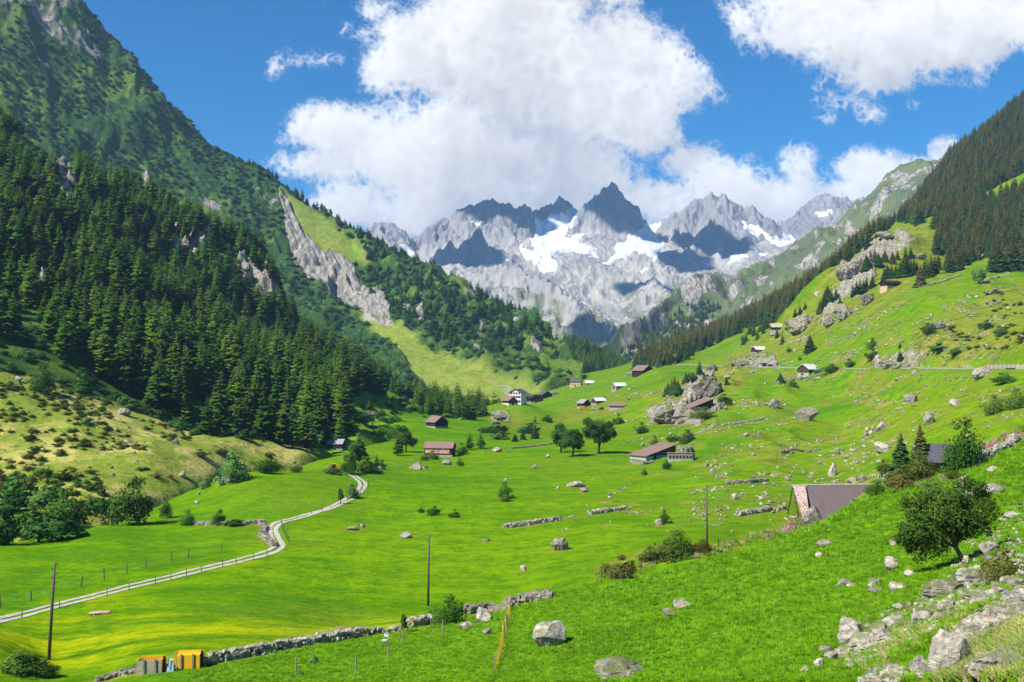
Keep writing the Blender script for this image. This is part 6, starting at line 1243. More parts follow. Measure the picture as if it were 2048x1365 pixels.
for x, y, w_, h_, k, l_ in [(263,1052,112,98,'dark','huge dark rounded bush at the corner of the left meadow'),(140,1066,108,92,'dark','broad dark bush beside the huge one on the left'),(60,1080,90,70,'alder','dense alder scrub at the left edge of the meadow'),(0,1092,90,80,'alder','alder scrub cut by the left edge of the photo'),(332,1038,30,46,'dark','narrow dark bush right of the huge one'),(465,968,76,62,'pale','pale leaved willow bush behind the green knoll'),(536,948,66,42,'dark','dark bush right of the pale willow behind the knoll'),(590,946,34,22,'shrub','olive shrub at the right end of the bushes behind the knoll'),
    (375,1052,32,32,'shrub','round shrub on the stone wall of the left meadow'),(438,1052,34,32,'shrub','second round shrub on the meadow wall, nearer the track'),(410,978,26,22,'willow','thin grey green shrub at the foot of the golden slope'),(470,1054,60,14,'alder','low bramble on the meadow wall'),(895,1250,76,60,'shrub','round green bush at the gap of the stone wall'),(1347,1122,92,56,'berry','olive bush with red berries on the crest'),(1240,1158,86,46,'berry','reddish bush left of the berry bush on the crest'),(1300,1128,60,30,'berry','low part of the berry bushes on the crest'),(1400,1108,50,26,'berry','straggling end of the berry bushes near the thin pole'),
    (1011,998,36,36,'shrub','upright green shrub in the middle meadow'),(1012,1004,30,14,'shrub','low green shrub at the foot of the upright one'),(868,1032,36,20,'shrub','pair bush in the meadow, left one'),(908,1036,28,16,'shrub','pair bush in the meadow, right one'),(842,1026,20,10,'alder','tiny shrub left of the paired bushes'),(1330,1048,28,28,'dark','small dark bush beside the flower strip'),(730,948,56,34,'dark','leafy bush beneath the farm trees'),(700,950,40,40,'dark','dark bush left of the farm trees'),(665,950,40,18,'willow','grey thicket left of the farm trees'),(762,940,26,20,'shrub','shrub behind the feeding rack'),
    (865,920,28,18,'dark','dark bush against the front of the red barn'),(850,922,22,14,'shrub','shrub left of the dark bush at the red barn'),(920,933,18,16,'shrub','small shrub right of the pale boulder at the barn'),(922,910,34,24,'berry','brownish bush behind the right end of the red barn'),(1930,942,88,104,'shrub','tall olive bush right of the slate roofed hut'),(1850,962,90,50,'berry','olive brown bushes below the two spruces'),(1800,985,60,46,'berry','bushes between the spruces and the purple roof'),(1752,992,50,30,'shrub','bush hiding the right end of the purple roof'),(1905,960,40,28,'berry','low bush below the slate roofed hut'),(1770,950,40,30,'berry','bush at the left foot of the spruces'),
    (2003,1165,90,70,'berry','bush with red hips at the right edge'),(1985,1290,36,44,'shrub','green shrub growing in the scree'),(1905,1180,36,26,'shrub','thin shrub below the leaning tree'),(1960,1238,36,28,'shrub','small shrub between the lower outcrops'),(1880,1310,26,40,'shrub','shrub left of the big grey crag'),(40,1352,110,44,'dark','leafy bush in the lower left corner'),(90,1358,60,38,'berry','brown green bush right of the corner one'),(705,998,30,30,'willow','thin bush on the inside of the upper track'),
    (1985,830,44,40,'shrub','pale green bush high on the right slope'),(2030,820,50,44,'shrub','bush on the right slope cut by the photo edge'),(2010,770,60,22,'shrub','bushes under the road parapet'),(1700,736,26,18,'dark','dark bush on the road verge right of the roadside barn'),(1660,748,50,16,'shrub','shrubs below the road right of the roadside barn'),(1634,750,18,14,'shrub','bush at the corner of the roadside barn'),(1743,700,24,22,'dark','round dark tree above the road'),(1745,722,34,20,'dark','dark bush under the round tree above the road'),(1857,672,26,26,'dark','dark bush on the pasture above the road'),(1880,704,60,14,'alder','row of dark shrubs above the road'),
    (1912,715,30,16,'alder','dark shrub right of the shrub row'),(1976,660,26,18,'alder','shrub in the heathy patch'),(2000,675,34,22,'dark','dark bush right of the heathy patch'),(1387,768,22,18,'alder','shrub on the tawny crag'),(1405,838,60,20,'shrub','bushes in front of the long dark barn'),(1450,812,34,22,'alder','bush growing on the stone heap'),(1372,888,40,28,'dark','dark bushes above the stone end of the farm shed'),(1345,885,30,16,'shrub','bush behind the farm shed roof'),(1308,895,18,24,'shrub','upright shrub behind the farm shed'),(1332,940,24,20,'shrub','shrub in front of the farm shed'),(1287,951,18,14,'shrub','round shrub left of the one before the farm shed'),
    (1283,868,34,22,'dark','dark bushes above the farm shed on the slope'),(1236,850,24,22,'dark','dark bush right of the streamside trees'),(1070,848,10,16,'dark','small dark tree by the stream'),(1095,845,26,14,'alder','bushes along the stream bank'),(1060,868,50,22,'alder','alders beside the stream below the hamlet'),(990,868,70,22,'alder','scrub on the bank below the grey outcrop'),(1000,880,40,18,'alder','scrub left of the stream alders'),(1578,706,14,11,'dark','small round bush in the pasture above the road'),(1600,722,10,9,'dark','tiny bush above the roadside barn'),(1586,775,20,16,'dark','round dark bush below the road'),(1350,795,14,10,'alder','shrub left of the crag spruces'),(1575,662,12,10,'alder','shrub beside the lichened crag'),
    (600,1352,16,10,'willow','dry tuft in the near meadow'),(627,1328,22,16,'willow','dry grey tuft above the single post'),(110,1085,110,60,'alder','alder scrub in front of the dark bushes'),(205,1030,70,50,'alder','alder scrub between the two dark bushes'),(85,960,46,34,'dark','dark bush on the dry slope, left'),(88,790,56,62,'dark','round dark tree at the foot of the forest, left'),(35,1010,80,60,'alder','alder thicket on the lower left slope'),(290,790,40,26,'alder','bush below the larches in the dry slope'),(400,915,54,12,'dwarf','low green shrub strip in the golden pasture'),(440,910,40,10,'dwarf','right end of the low shrub strip')]:
    bush(x, y, w_, h_, k, l_)
def broadleaf(px, py, hpx, crown, lean, label, seed, nleaf, size, mat, **kw):
    h, _ = hit(px, py); s_ = h.y / F0; tm, cm_ = tree_parts('tree', seed, nleaf, size, M_[mat], crown, lean, **kw); e = empty('broadleaf_tree', h, 0, label, 'tree', 'broadleaf trees'); e.scale = (hpx * s_,) * 3
    share('trunk', tm, e); share('crown', cm_, e); return e
broadleaf(1928, 1128, 166, [(-.30,0,.66,.30,.30,.24),(.02,.05,.80,.28,.28,.19),(-.52,-.05,.50,.22,.24,.22),(.14,0,.62,.24,.26,.20),(-.15,-.15,.60,.28,.26,.26),(-.35,.1,.38,.24,.22,.16),(-.62,0,.62,.14,.18,.16),(-.10,.1,.42,.24,.22,.14),(.06,0,.40,.2,.2,.13),(.24,0,.46,.16,.16,.14),(-.5,.0,.16,.17,.18,.15),(-.3,0,.18,.16,.16,.14),(-.66,.05,.28,.14,.15,.15),(-.48,.05,.24,.16,.18,.13),(-.70,0,.36,.10,.12,.13),(-.05,0,.98,.14,.14,.08),(.30,.05,.74,.13,.14,.11),(-.34,0,.90,.12,.14,.09)], (-.2,0), 'leaning broad tree on the near slope with its shadow beneath', 5, 17500, .0150, 'tree_leaves', tr=.03, fork_h=.2)
broadleaf(1197, 908, 74, [(0,0,.72,.28,.26,.24),(-.22,0,.55,.24,.24,.2),(.25,0,.62,.24,.24,.2),(.1,0,.42,.26,.24,.16),(-.25,0,.82,.16,.16,.14)], (.05,0), 'tall streamside tree with split crown right of its neighbours', 6, 6000, .026, 'tree_leaves')
broadleaf(1145, 914, 56, [(0,0,.66,.32,.3,.28),(.22,0,.5,.26,.26,.22),(-.2,0,.52,.26,.26,.22),(0,0,.86,.2,.2,.14)], (.08,0), 'middle streamside tree with dark trunk', 8, 5000, .03, 'tree_leaves')
broadleaf(1122, 906, 58, [(0,0,.78,.24,.24,.22),(.12,0,.56,.3,.28,.24),(-.18,0,.6,.24,.24,.2),(.05,0,.36,.26,.26,.2)], (0,0), 'left streamside tree above the meadow', 9, 5000, .03, 'tree_leaves')
broadleaf(710, 942, 60, [(0,0,.7,.26,.26,.28),(.12,0,.5,.24,.24,.22),(-.14,0,.45,.22,.22,.2)], (0,0), 'leafy farm tree left of the dark fir', 10, 5000, .03, 'tree_leaves')
broadleaf(1958, 568, 34, [(0,0,.6,.38,.38,.36),(.1,0,.4,.34,.34,.28),(-.12,0,.42,.3,.3,.28)], (0,0), 'round blue green tree on the high meadow', 11, 2500, .045, 'willow_leaves')
broadleaf(681, 1008, 30, [(0,0,.72,.15,.15,.28),(.02,0,.45,.17,.17,.22)], (0,0), 'slender young tree beside the upper track', 12, 900, .05, 'dark' and 'tree_leaves', forks=2)
broadleaf(807, 1268, 38, [(0,0,.75,.13,.13,.22),(.03,0,.5,.17,.17,.2)], (0,0), 'sapling growing out of the stone wall', 13, 900, .05, 'shrub_leaves', forks=2)
broadleaf(812, 905, 42, [(0,0,.6,.4,.36,.32),(.3,0,.45,.26,.26,.22),(-.25,0,.5,.26,.26,.24)], (0,0), 'round tree on the grass below the knoll', 14, 3000, .04, 'tree_leaves')
broadleaf(1860, 668, 24, [(0,0,.6,.3,.3,.36),(.1,0,.4,.3,.3,.3)], (0,0), 'pale little tree above the road cutting', 15, 1500, .06, 'willow_leaves')
# ------------------------------------------------------------------ conifers
LM = [conifer_mesh('larch_crown', 60 + i, 19, 11, .21, M_['larch_needles'], gap=.12, low=.08, larch=True) for i in range(4)]
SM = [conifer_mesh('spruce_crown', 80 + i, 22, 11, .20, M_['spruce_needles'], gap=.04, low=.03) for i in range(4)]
DM = [conifer_mesh('fir_crown', 90 + i, 26, 13, .27, M_['dark_needles'], gap=.05, low=.04) for i in range(2)]
NM = [conifer_mesh('spruce_crown', 95 + i, 34, 20, .25, M_['spruce_needles'], gap=.05, low=.05) for i in range(2)]
TM_ = trunk_mesh('trunk')
def conifer(p, H, me, name, label, group, parts=True, wide=1.0):
    rz = random.uniform(0, 6.28)
    if parts:
        e = empty(name, p, rz, label, 'tree', group); e.scale = (H * wide, H * wide, H); share('trunk', TM_, e); share('crown', me, e); return e
    o = share(name, me, None, p, (0, 0, rz), (H * wide, H * wide, H)); return tag(o, label, 'tree', group)
def conifer_px(px, py, top, me, name, label, group, wide=1.0):
    h, _ = hit(px, py)
    if h is None: return
    conifer(h, (py - top) * h.y / F0, me, name, label, group, True, wide)
for x, y, t_, me, nm, l_, w_ in [(1803,968,866,NM[0],'spruce','dark spruce left of the slate roofed hut, the lower of the two',1.25),(1841,940,848,NM[1],'spruce','olive brown spruce just left of the slate roofed hut',1.15),(718,918,862,DM[0],'fir','dark brown fir standing alone at the farm trees',1.3),(796,912,868,LM[0],'larch','bushy larch on the grass below the knoll',1.7),(939,900,863,LM[1],'larch','left larch of the pair right of the red barn',1.5),(961,898,858,LM[2],'larch','right larch of the pair right of the red barn',1.5),(753,938,908,LM[3],'larch','young larch beside the feeding rack',1.4),
    (1070,878,850,DM[1],'fir','dark fir beside the stream below the hamlet',1.5),(1030,884,866,DM[0],'fir','small fir left of the stream fir',1.6),(1046,880,858,DM[1],'fir','fir between the stream alders',1.4),(1620,706,668,NM[0],'spruce','lone dark spruce on the pasture above the road',1.5),(1565,689,664,SM[0],'spruce','narrow spruce below the lichen roofed chalet',1.3),(1554,676,652,SM[1],'spruce','spruce right in front of the lichen roofed chalet',1.3),(1561,765,745,NM[1],'spruce','small pointed spruce below the road',1.8),(1399,750,719,SM[2],'spruce','tall spruce on top of the tawny crag by the road',1.5),(1409,784,746,NM[0],'spruce','broad spruce on the flank of the tawny crag',1.4),(1426,772,744,NM[1],'spruce','spruce right of the broad one on the crag',1.5),(1453,770,749,SM[0],'spruce','rightmost spruce near the tawny crag',1.4),
    (1801,725,702,NM[0],'spruce','dark spruce on the road cutting',1.6),(1800,697,684,SM[1],'spruce','small spruce above the road cutting',1.5),(1841,573,528,NM[1],'spruce','big dark spruce right of the long dark chalet',1.2),(1745,576,546,SM[2],'spruce','brown spruce left of the long dark chalet',1.5),(427,862,770,SM[0],'spruce','bronze spruce at the forest edge, left one',1.25),(495,868,770,SM[1],'spruce','bronze spruce at the forest edge, right one',1.2)]:
    conifer_px(x, y, t_, me, nm, l_, 'lone conifers', w_)
gl = [(1330,793,771),(1336,791,764),(1343,789,756),(1349,788,753),(1356,786,760),(1365,768,758),(1372,763,745),(1378,756,744),(1375,816,795),(1384,808,785),(1393,804,786),(1500,668,650),(1508,672,645),(1492,684,662),(1487,690,670),(1484,680,668),(1515,680,656),(1520,664,646),(1535,655,636),(1530,660,632),(1527,668,650),(1590,635,615),(1600,628,608),(1610,618,602),(1655,600,570),(1662,604,578),(1672,598,572),(1680,612,590),(1648,612,590),(1640,625,600),(1713,588,560),(1720,585,555),(1727,583,558),(1733,580,552),(1706,594,568),
      (1768,560,532),(1775,558,528),(1783,557,524),(1792,556,526),(1800,555,520),(1807,555,515),(1814,553,512),(1821,552,513),(1828,551,514),(1834,549,518),(1856,556,520),(1863,553,508),(1870,550,505),(1877,540,503),(1850,546,515),(1741,528,498),(1750,522,494),(1733,540,508),(1757,532,505),(1770,524,500),(1785,528,502),(1795,520,498),(1811,520,492),(1822,517,490),(1700,512,490),(1712,505,482),(1690,530,508),(1360,722,708),(1364,720,706),(1900,545,505),(1908,542,500),(1917,540,498),(1925,534,496),(1934,530,492),(1893,540,500),(1943,524,488),(1990,540,490),(1997,542,488),(2006,540,486),(2014,542,484),(2022,540,482),(2030,541,486),(2040,540,480),(2046,542,484),(1985,534,490)]
for x, y, t_ in gl: conifer_px(x, y, t_, (SM + NM)[random.randrange(6)], 'spruce', 'slim spruce in the loose groups on the right hand spur', 'spruces in loose groups on the spur', random.uniform(1.2, 1.6))
def grid_pts(sheet, poly, cell, seed, xr, yr, excl=None, jit=.42, keep=None):
    r = np.random.default_rng(seed); out = []; xs = np.arange(xr[0], xr[1], cell); ys = np.arange(yr[0], yr[1], cell)
    gx_, gy_ = np.meshgrid(xs, ys); gx_ = (gx_ + r.uniform(-jit, jit, gx_.shape) * cell).ravel(); gy_ = (gy_ + r.uniform(-jit, jit, gy_.shape) * cell).ravel()
    for x, y in zip(gx_, gy_):
        s_ = x / y
        if s_ < sheet.S[0] or s_ > sheet.S[-1]: continue
        z = sheet.height(x, y)
        if z is None: continue
        out.append((x, y, z))
    out = np.array(out); px_, py_ = proj(out[:, 0], out[:, 1], out[:, 2]); ok = poly_mask(px_ + r.normal(size=len(px_)) * 3, py_ + r.normal(size=len(px_)) * 2, poly, 2) > .5
    for pl in (excl or []): ok &= poly_mask(px_, py_, pl, 3) < .5
    if keep is not None: ok &= keep(out, px_, py_)
    return out[ok]
def forest(pts_, n_ind, meshes, name, label, group, hfun, stuff_name, stuff_label, parts, wide=(.9, 1.2), vis=lambda px, py: (px > -20) & (px < 2068)):
    px_, py_ = proj(pts_[:, 0], pts_[:, 1], pts_[:, 2]); H = hfun(pts_, px_, py_); size = H / pts_[:, 1] * vis(px_, py_); order = np.argsort(-size); tmp = [None] * len(meshes); rest = []
    for r_, k in enumerate(order):
        if r_ < n_ind:
            mi_ = r_ % len(meshes); o = conifer(pts_[k] - np.array([0, 0, .3]), float(H[k]), meshes[mi_], name, label, group, parts, random.uniform(*wide))
            if tmp[mi_] is None: tmp[mi_] = [c for c in o.children if c.name.startswith('crown')][0] if parts else o
        else: rest.append(k)
    if len(rest):
        rest = np.array(rest); r = np.random.default_rng(3); sc_ = H[rest]
        gn_scatter(stuff_name, pts_[rest] - np.array([0, 0, .3]), sc_, np.stack([np.zeros(len(rest))] * 2 + [r.random(len(rest)) * 6.28], 1), r.integers(0, len(meshes), len(rest)), tmp, stuff_label, sxy=sc_ * r.uniform(*wide, len(rest)))
    return tmp, len(rest)
pl1 = [(-420,-200),(1010,-200),(1010,860),(935,858),(900,842),(860,838),(800,790),(760,800),(700,830),(690,898),(640,905),(600,902),(520,880),(440,872),(370,862),(330,835),(250,800),(200,780),(120,730),(0,690),(-420,650)]
ex1 = [[(10,285),(60,275),(110,300),(150,330),(155,350),(100,345),(40,330),(10,310)],[(640,795),(700,795),(780,800),(840,825),(860,840),(800,850),(700,840)],[(60,560),(95,555),(100,600),(70,610)],[(490,540),(540,540),(548,590),(530,625),(500,600)],[(150,335),(110,335),(110,370),(140,400),(150,440),(160,400)],[(0,600),(60,620),(110,690),(60,700),(0,660)],[(350,480),(400,490),(395,520),(352,505)]]
fp = grid_pts(L1, pl1, 6.7, 5, (-560, 60), (290, 860), ex1, keep=lambda o, px, py: (px < 1000))
fp = fp[(fp[:, 1] < 830)]; fp = fp[(noise2(fp[:, 0] / 34, fp[:, 1] / 34, 41) + .5 * noise2(fp[:, 0] / 12, fp[:, 1] / 12, 42)) > -.42]
hl = lambda p, px, py: (10 + 12.5 * np.random.default_rng(8).random(len(p)) ** 1.15) * np.where(px > 780, .72, 1.0) * (1 + .15 * noise2(p[:, 0] / 40, p[:, 1] / 40, 6))
tl, nrest = forest(fp, 300, LM, 'larch', 'green larch in the dense wood on the left slope', 'larches of the left slope forest', hl, 'larch_forest', 'larch wood on the left slope', True, (1.0, 1.45))
print('larches', len(fp), 'boulders', placed)
tdark = [c for c in [o for o in C.objects if o.name.startswith('fir')][0].children if c.name.startswith('crown')]
rv = [(1262,735),(1300,720),(1400,680),(1500,634),(1600,584),(1720,506),(1830,412),(1900,312),(1960,272),(2048,198),(2300,50),(2300,500),(2048,540),(1985,530),(1960,520),(1900,540),(1868,500),(1880,460),(1800,440),(1750,470),(1700,500),(1640,590),(1570,640),(1500,655),(1400,702),(1330,735)]
fr = grid_pts(V, rv, 7.2, 6, (100, 800), (700, 1440), [[(1950,398),(2048,345),(2060,378),(1975,410)],[(1780,425),(1810,410),(1820,425),(1790,440)],[(1840,440),(1880,430),(1890,450),(1850,460)]], keep=lambda o, px, py: px < 2200)
hr = lambda p, px, py: (13 + 8 * np.random.default_rng(9).random(len(p))) * np.where(p[:, 1] < 800, .8, 1.0)
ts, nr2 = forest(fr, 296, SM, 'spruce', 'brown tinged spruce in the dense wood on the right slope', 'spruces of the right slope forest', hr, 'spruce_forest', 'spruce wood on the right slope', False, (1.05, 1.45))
print('spruces', len(fr))
fg = grid_pts(G, [(1100,600),(1180,600),(1300,700),(1290,775),(1240,760),(1180,748),(1150,770),(1120,740)], 8, 7, (30, 230), (1150, 1440))
r_ = np.random.default_rng(4)
def stuff_forest(nm, lb, pts_, h0, h1, tmpl, wide=1.25, vary=.3):
    H = h0 + (h1 - h0) * r_.random(len(pts_)); gn_scatter(nm, pts_ - np.array([0, 0, .4]), H, np.stack([np.zeros(len(pts_))] * 2 + [r_.random(len(pts_)) * 6.28], 1), r_.integers(0, len(tmpl), len(pts_)), tmpl, lb, sxy=H * wide * (1 - vary / 2 + vary * r_.random(len(pts_))))
stuff_forest('larch_forest', 'larch wood on the small hill at the valley head', fg, 14, 22, tl)
fm = grid_pts(M, [(1225,712),(1262,690),(1310,652),(1389,603),(1420,600),(1440,620),(1400,665),(1340,700),(1290,735),(1230,750)], 10, 8, (150, 560), (1500, 2300), [[(1365,625),(1385,618),(1390,640),(1368,645)]], keep=lambda o, px, py: noise2(o[:, 0] / 50, o[:, 1] / 50, 12) > -.25)
stuff_forest('larch_forest', 'dark wood on the foot of the rocky mountain', fm, 13, 21, tl[:2] + ts[:2])
f2 = grid_pts(L2, [(560,372),(700,455),(870,545),(960,590),(1080,650),(1112,700),(1150,745),(1130,760),(1040,745),(930,690),(880,700),(800,640),(740,560),(660,490),(590,420)], 15, 9, (-420, 130), (1050, 1700), keep=lambda o, px, py: (noise2(o[:, 0] / 45, o[:, 1] / 45, 14) + .6 * sstep(.3, .0, 0)) > (-.05 + .2 * (px < 760)))
f2 = f2[(lambda a_, b_: (a_ < .3) & (b_ < .5))(np.array([L2.att['fan'][min(int(np.searchsorted(L2.S, q[0] / q[1])), len(L2.S) - 1), min(int(np.searchsorted(L2.D[min(int(np.searchsorted(L2.S, q[0] / q[1])), len(L2.S) - 1)], q[1])), L2.D.shape[1] - 1)] for q in f2]), np.array([L2.att['rock'][min(int(np.searchsorted(L2.S, q[0] / q[1])), len(L2.S) - 1), min(int(np.searchsorted(L2.D[min(int(np.searchsorted(L2.S, q[0] / q[1])), len(L2.S) - 1)], q[1])), L2.D.shape[1] - 1)] for q in f2]))]
stuff_forest('conifer_wood', 'loose conifers on the ridge of the green mountain', f2, 9, 19, tl[:2] + tdark, 1.4)
fcr = np.array([[*P(x, y, cd(x)).xy, 0] for x, y in [(500,332),(512,340),(525,345),(540,352),(556,366),(575,384),(590,394),(603,402),(618,412),(640,424),(655,432),(676,446),(700,462),(860,540),(880,548),(905,560),(922,568),(940,578),(960,588)] for _ in range(2)])
fcr[:, 0] += r_.normal(size=len(fcr)) * 6; fcr[:, 1] -= 12; fcr[:, 2] = [L2.height(a[0], a[1]) for a in fcr]; stuff_forest('conifer_wood', 'small trees along the skyline of the green mountain', fcr, 8, 15, tl[:2] + tdark, 1.6)
# alder scrub on the green mountain and under the larches; dwarf shrubs on the dry slope
b0 = share('bush', BM['alder'][0], None, hit(30, 1040)[0], (0, 0, 1), (9, 9, 5)); tag(b0, 'alder bush at the left edge above the meadow', 'bush', 'bushes on the pastures'); b1 = share('bush', BM['alder'][1], None, hit(95, 1010)[0], (0, 0, 1), (8, 8, 5)); tag(b1, 'alder bush above the broad dark bush on the left', 'bush', 'bushes on the pastures')
b2 = share('bush', BM['dwarf'][0], None, hit(130, 960)[0], (0, 0, 1), (5, 5, 2)); tag(b2, 'dwarf shrub low on the dry slope', 'bush', 'bushes on the pastures')
b3 = share('bush', BM['dwarf'][1], None, hit(60, 880)[0], (0, 0, 1), (4, 4, 2)); tag(b3, 'dwarf shrub higher on the dry slope', 'bush', 'bushes on the pastures')
def attr_at(sh_, key, p):
    out = []
    for x, y, z in p:
        i = int(np.clip(np.searchsorted(sh_.S, x / y), 0, len(sh_.S) - 1)); out.append(sh_.att[key][i, int(np.clip(np.searchsorted(sh_.D[i], y), 0, sh_.D.shape[1] - 1))])
    return np.array(out)
s2 = grid_pts(L2, [(-60,-200),(130,-60),(330,190),(600,395),(900,560),(1080,650),(1160,770),(900,860),(-60,860)], 9.5, 10, (-860, 130), (850, 1680))
k_ = (attr_at(L2, 'fan', s2) < .4) & (attr_at(L2, 'rock', s2) < .5) & (noise2(s2[:, 0] / 60, s2[:, 1] / 60, 15) + .35 * noise2(s2[:, 0] / 17, s2[:, 1] / 17, 16) > -.22); s2 = s2[k_]
w2 = r_.uniform(5, 12, len(s2)); gn_scatter('shrubbery', s2 - np.array([0, 0, .5]), w2 * .5, np.stack([np.zeros(len(s2))] * 2 + [r_.random(len(s2)) * 6.28], 1), r_.integers(0, 2, len(s2)), [b0, b1], 'alder scrub on the green mountain', sxy=w2)
s1 = grid_pts(L1, [(-60,150),(540,500),(900,800),(900,850),(600,900),(370,865),(130,780),(-60,745)], 7, 11, (-460, 30), (270, 760), keep=lambda o, px, py: noise2(o[:, 0] / 25, o[:, 1] / 25, 17) > -.5)
w1 = r_.uniform(3, 7, len(s1)); gn_scatter('shrubbery', s1 - np.array([0, 0, .3]), w1 * .55, np.stack([np.zeros(len(s1))] * 2 + [r_.random(len(s1)) * 6.28], 1), r_.integers(0, 2, len(s1)), [b0, b1], 'undergrowth of the larch wood', sxy=w1)
s3 = grid_pts(L1, [(-60,700),(0,735),(130,775),(370,855),(500,885),(560,920),(400,930),(330,980),(280,1000),(0,1080),(-60,1090)], 3.1, 12, (-190, -20), (150, 380), keep=lambda o, px, py: noise2(o[:, 0] / 16, o[:, 1] / 16, 18) + .6 * noise2(o[:, 0] / 5, o[:, 1] / 5, 19) + .0022 * (300 - px) - .35 * (py > 880) * (px > 180) > .12)
w3 = r_.uniform(1.2, 3.2, len(s3)); gn_scatter('shrubbery', s3 - np.array([0, 0, .15]), w3 * .5, np.stack([np.zeros(len(s3))] * 2 + [r_.random(len(s3)) * 6.28], 1), r_.integers(0, 3, len(s3)), [b2, b3, b0], 'dwarf shrubs on the dry slope', sxy=w3)
s4 = grid_pts(V, [(1820,665),(1900,630),(2048,575),(2048,720),(1930,700),(1840,695)], 5, 13, (180, 420), (330, 560), keep=lambda o, px, py: noise2(o[:, 0] / 20, o[:, 1] / 20, 20) > .12)
w4 = r_.uniform(1.5, 3.6, len(s4)); gn_scatter('shrubbery', s4, w4 * .45, np.stack([np.zeros(len(s4))] * 2 + [r_.random(len(s4)) * 6.28], 1), r_.integers(0, 2, len(s4)), [b2, b3], 'heath on the upper right pasture', sxy=w4)
# ------------------------------------------------------------------ grass, straw and willowherb near the viewer
def tuft_mesh(name, seed, nb, mat, h=1.0, spread=.5, wd=.05):
    r = np.random.default_rng(seed); co = []; f = []; n = 0
    for i in range(nb):
        a = r.random() * 6.28; q = r.random() ** .5 * spread; x, y = q * math.cos(a), q * math.sin(a); hh = h * r.uniform(.5, 1); lx, ly = r.normal() * .3, r.normal() * .3; b_ = r.random() * 6.28; cx, cy = math.cos(b_) * wd, math.sin(b_) * wd
        co += [(x - cx, y - cy, -.05), (x + cx, y + cy, -.05), (x + lx * .4 + cx * .8, y + ly * .4 + cy * .8, hh * .6), (x + lx * .4 - cx * .8, y + ly * .4 - cy * .8, hh * .6), (x + lx, y + ly, hh)]; f += [(n, n + 1, n + 2), (n, n + 2, n + 3), (n + 3, n + 2, n + 4)]; n += 5
    return co, f
def tuft_obj(nm, seed, nb, mat, loc, lb, cat, sc_, **kw):
    co, f = tuft_mesh(nm, seed, nb, mat, **kw); o = mesh_np(nm, np.array(co), np.array(f), M_[mat]); o.location = loc; o.scale = sc_; return tag(o, lb, cat)
tg = tuft_obj('grass_tuft', 1, 26, 'grass_blades', hit(1500, 1340)[0], 'grass tuft on the near slope below the orange stone', 'grass tuft', (.35, .35, .22)); tg2 = tuft_obj('grass_tuft', 2, 26, 'grass_blades', hit(1300, 1350)[0], 'grass tuft near the long flat rock', 'grass tuft', (.35, .35, .22))
ty = tuft_obj('dry_grass_tuft', 3, 34, 'straw_blades', hit(1955, 1345)[0], 'straw coloured grass tuft between the corner rocks', 'grass tuft', (.5, .5, .4)); tp = tuft_obj('willowherb', 4, 30, 'pink_flowers', hit(1990, 890)[0], 'pink willowherb clump at the crest wall', 'flowers', (1.2, 1.2, 1.1), wd=.07)
def tufts(nm, lb, poly, n, smin, smax, tmpl, hs=.7, only=('meadow',), falloff=None):
    xs = [q[0] for q in poly]; ys = [q[1] for q in poly]; X_ = rr.uniform(min(xs), max(xs), n * 2); Y_ = rr.uniform(min(ys), max(ys), n * 2); ok = poly_mask(X_, Y_, poly, 1) > .5; pts_ = []
    for x, y in zip(X_[ok][:n], Y_[ok][:n]):
        h, _ = hit(x, y, only)
        if h is not None: pts_.append(tuple(h))
    pts_ = np.array(pts_); s_ = rr.uniform(smin, smax, len(pts_)) * (1 if falloff is None else np.clip(pts_[:, 1] / falloff, .6, 2.2)); gn_scatter(nm, pts_, s_ * hs, np.stack([np.zeros(len(pts_))] * 2 + [rr.random(len(pts_)) * 6.28], 1), rr.integers(0, len(tmpl), len(pts_)), tmpl, lb, sxy=s_)
tufts('grass', 'grass of the near green slope', [(980,1366),(1060,1260),(1200,1180),(1440,1112),(1600,1060),(1740,985),(2048,885),(2048,1366)], 17000, .22, .42, [tg, tg2], .5, falloff=50)
tufts('grass', 'grass along the meadow walls', [(380,1345),(600,1296),(870,1250),(1060,1205),(1200,1160),(1200,1366),(380,1366)], 6000, .3, .5, [tg, tg2], .42, falloff=80)
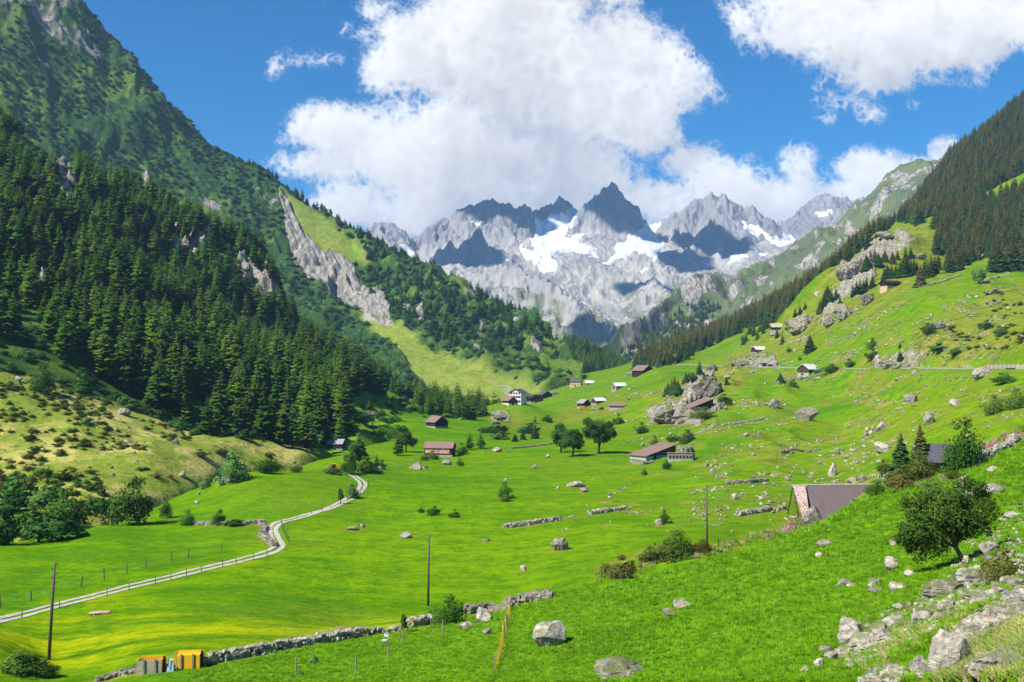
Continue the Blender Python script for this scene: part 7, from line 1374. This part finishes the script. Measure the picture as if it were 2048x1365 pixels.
tufts('dry_grass', 'straw coloured grass in the lower right corner', [(1880,1366),(1930,1310),(1990,1280),(2060,1240),(2060,1366)], 2600, .22, .42, [ty, ty, tg], .55)
tufts('dry_grass', 'dry grass between the outcrops', [(1660,1330),(1760,1250),(1900,1180),(1980,1200),(1900,1270),(1750,1340)], 900, .22, .36, [ty, tg, tg2], .5)
tufts('dry_grass', 'dry grass along the crest fence', [(1190,1150),(1300,1112),(1440,1092),(1600,1040),(1610,1052),(1440,1108),(1300,1135),(1200,1165)], 900, .5, .9, [ty, tg], .8)
tufts('dry_grass', 'dry grass on top of the meadow wall', [(560,1290),(640,1275),(700,1262),(700,1270),(640,1284),(560,1298)], 260, .5, .9, [ty], .8)
tufts('willowherb', 'pink willowherb on the crest', [(1930,925),(1960,895),(2048,855),(2048,872),(1990,905),(1940,938)], 240, .7, 1.3, [tp, tg], .9)
tufts('willowherb', 'pink willowherb around the purple roofed barn', [(1530,1075),(1600,1040),(1610,1055),(1545,1085)], 60, .6, 1.0, [tp, tg, tg2], .8)
tufts('willowherb', 'pink willowherb below the spruces', [(1800,985),(1880,955),(1890,965),(1810,1000)], 50, .6, 1.0, [tp, tg, tg2], .8)
# ------------------------------------------------------------------ rough browner grass round stones and walls
dr = V.att['dry']; sx_ = V.S; ld_ = np.log(V.D[0])
for x, y, r, a in HALO:
    s_ = x / y; i0, i1 = np.searchsorted(sx_, [s_ - 2.2 * r / y, s_ + 2.2 * r / y]); j0, j1 = np.searchsorted(ld_, [math.log(max(7, y - 2.2 * r)), math.log(y + 2.2 * r)])
    i0 = max(i0 - 1, 0); i1 = min(i1 + 1, len(sx_)); j0 = max(j0 - 1, 0); j1 = min(j1 + 1, V.D.shape[1])
    q = ((V.X[i0:i1, j0:j1] - x) ** 2 + (V.D[i0:i1, j0:j1] - y) ** 2) / (r * r); dr[i0:i1, j0:j1] = np.maximum(dr[i0:i1, j0:j1], a * np.exp(-q * .7))
V.obj.data.attributes['dry'].data.foreach_set('value', dr.ravel().astype(np.float32))
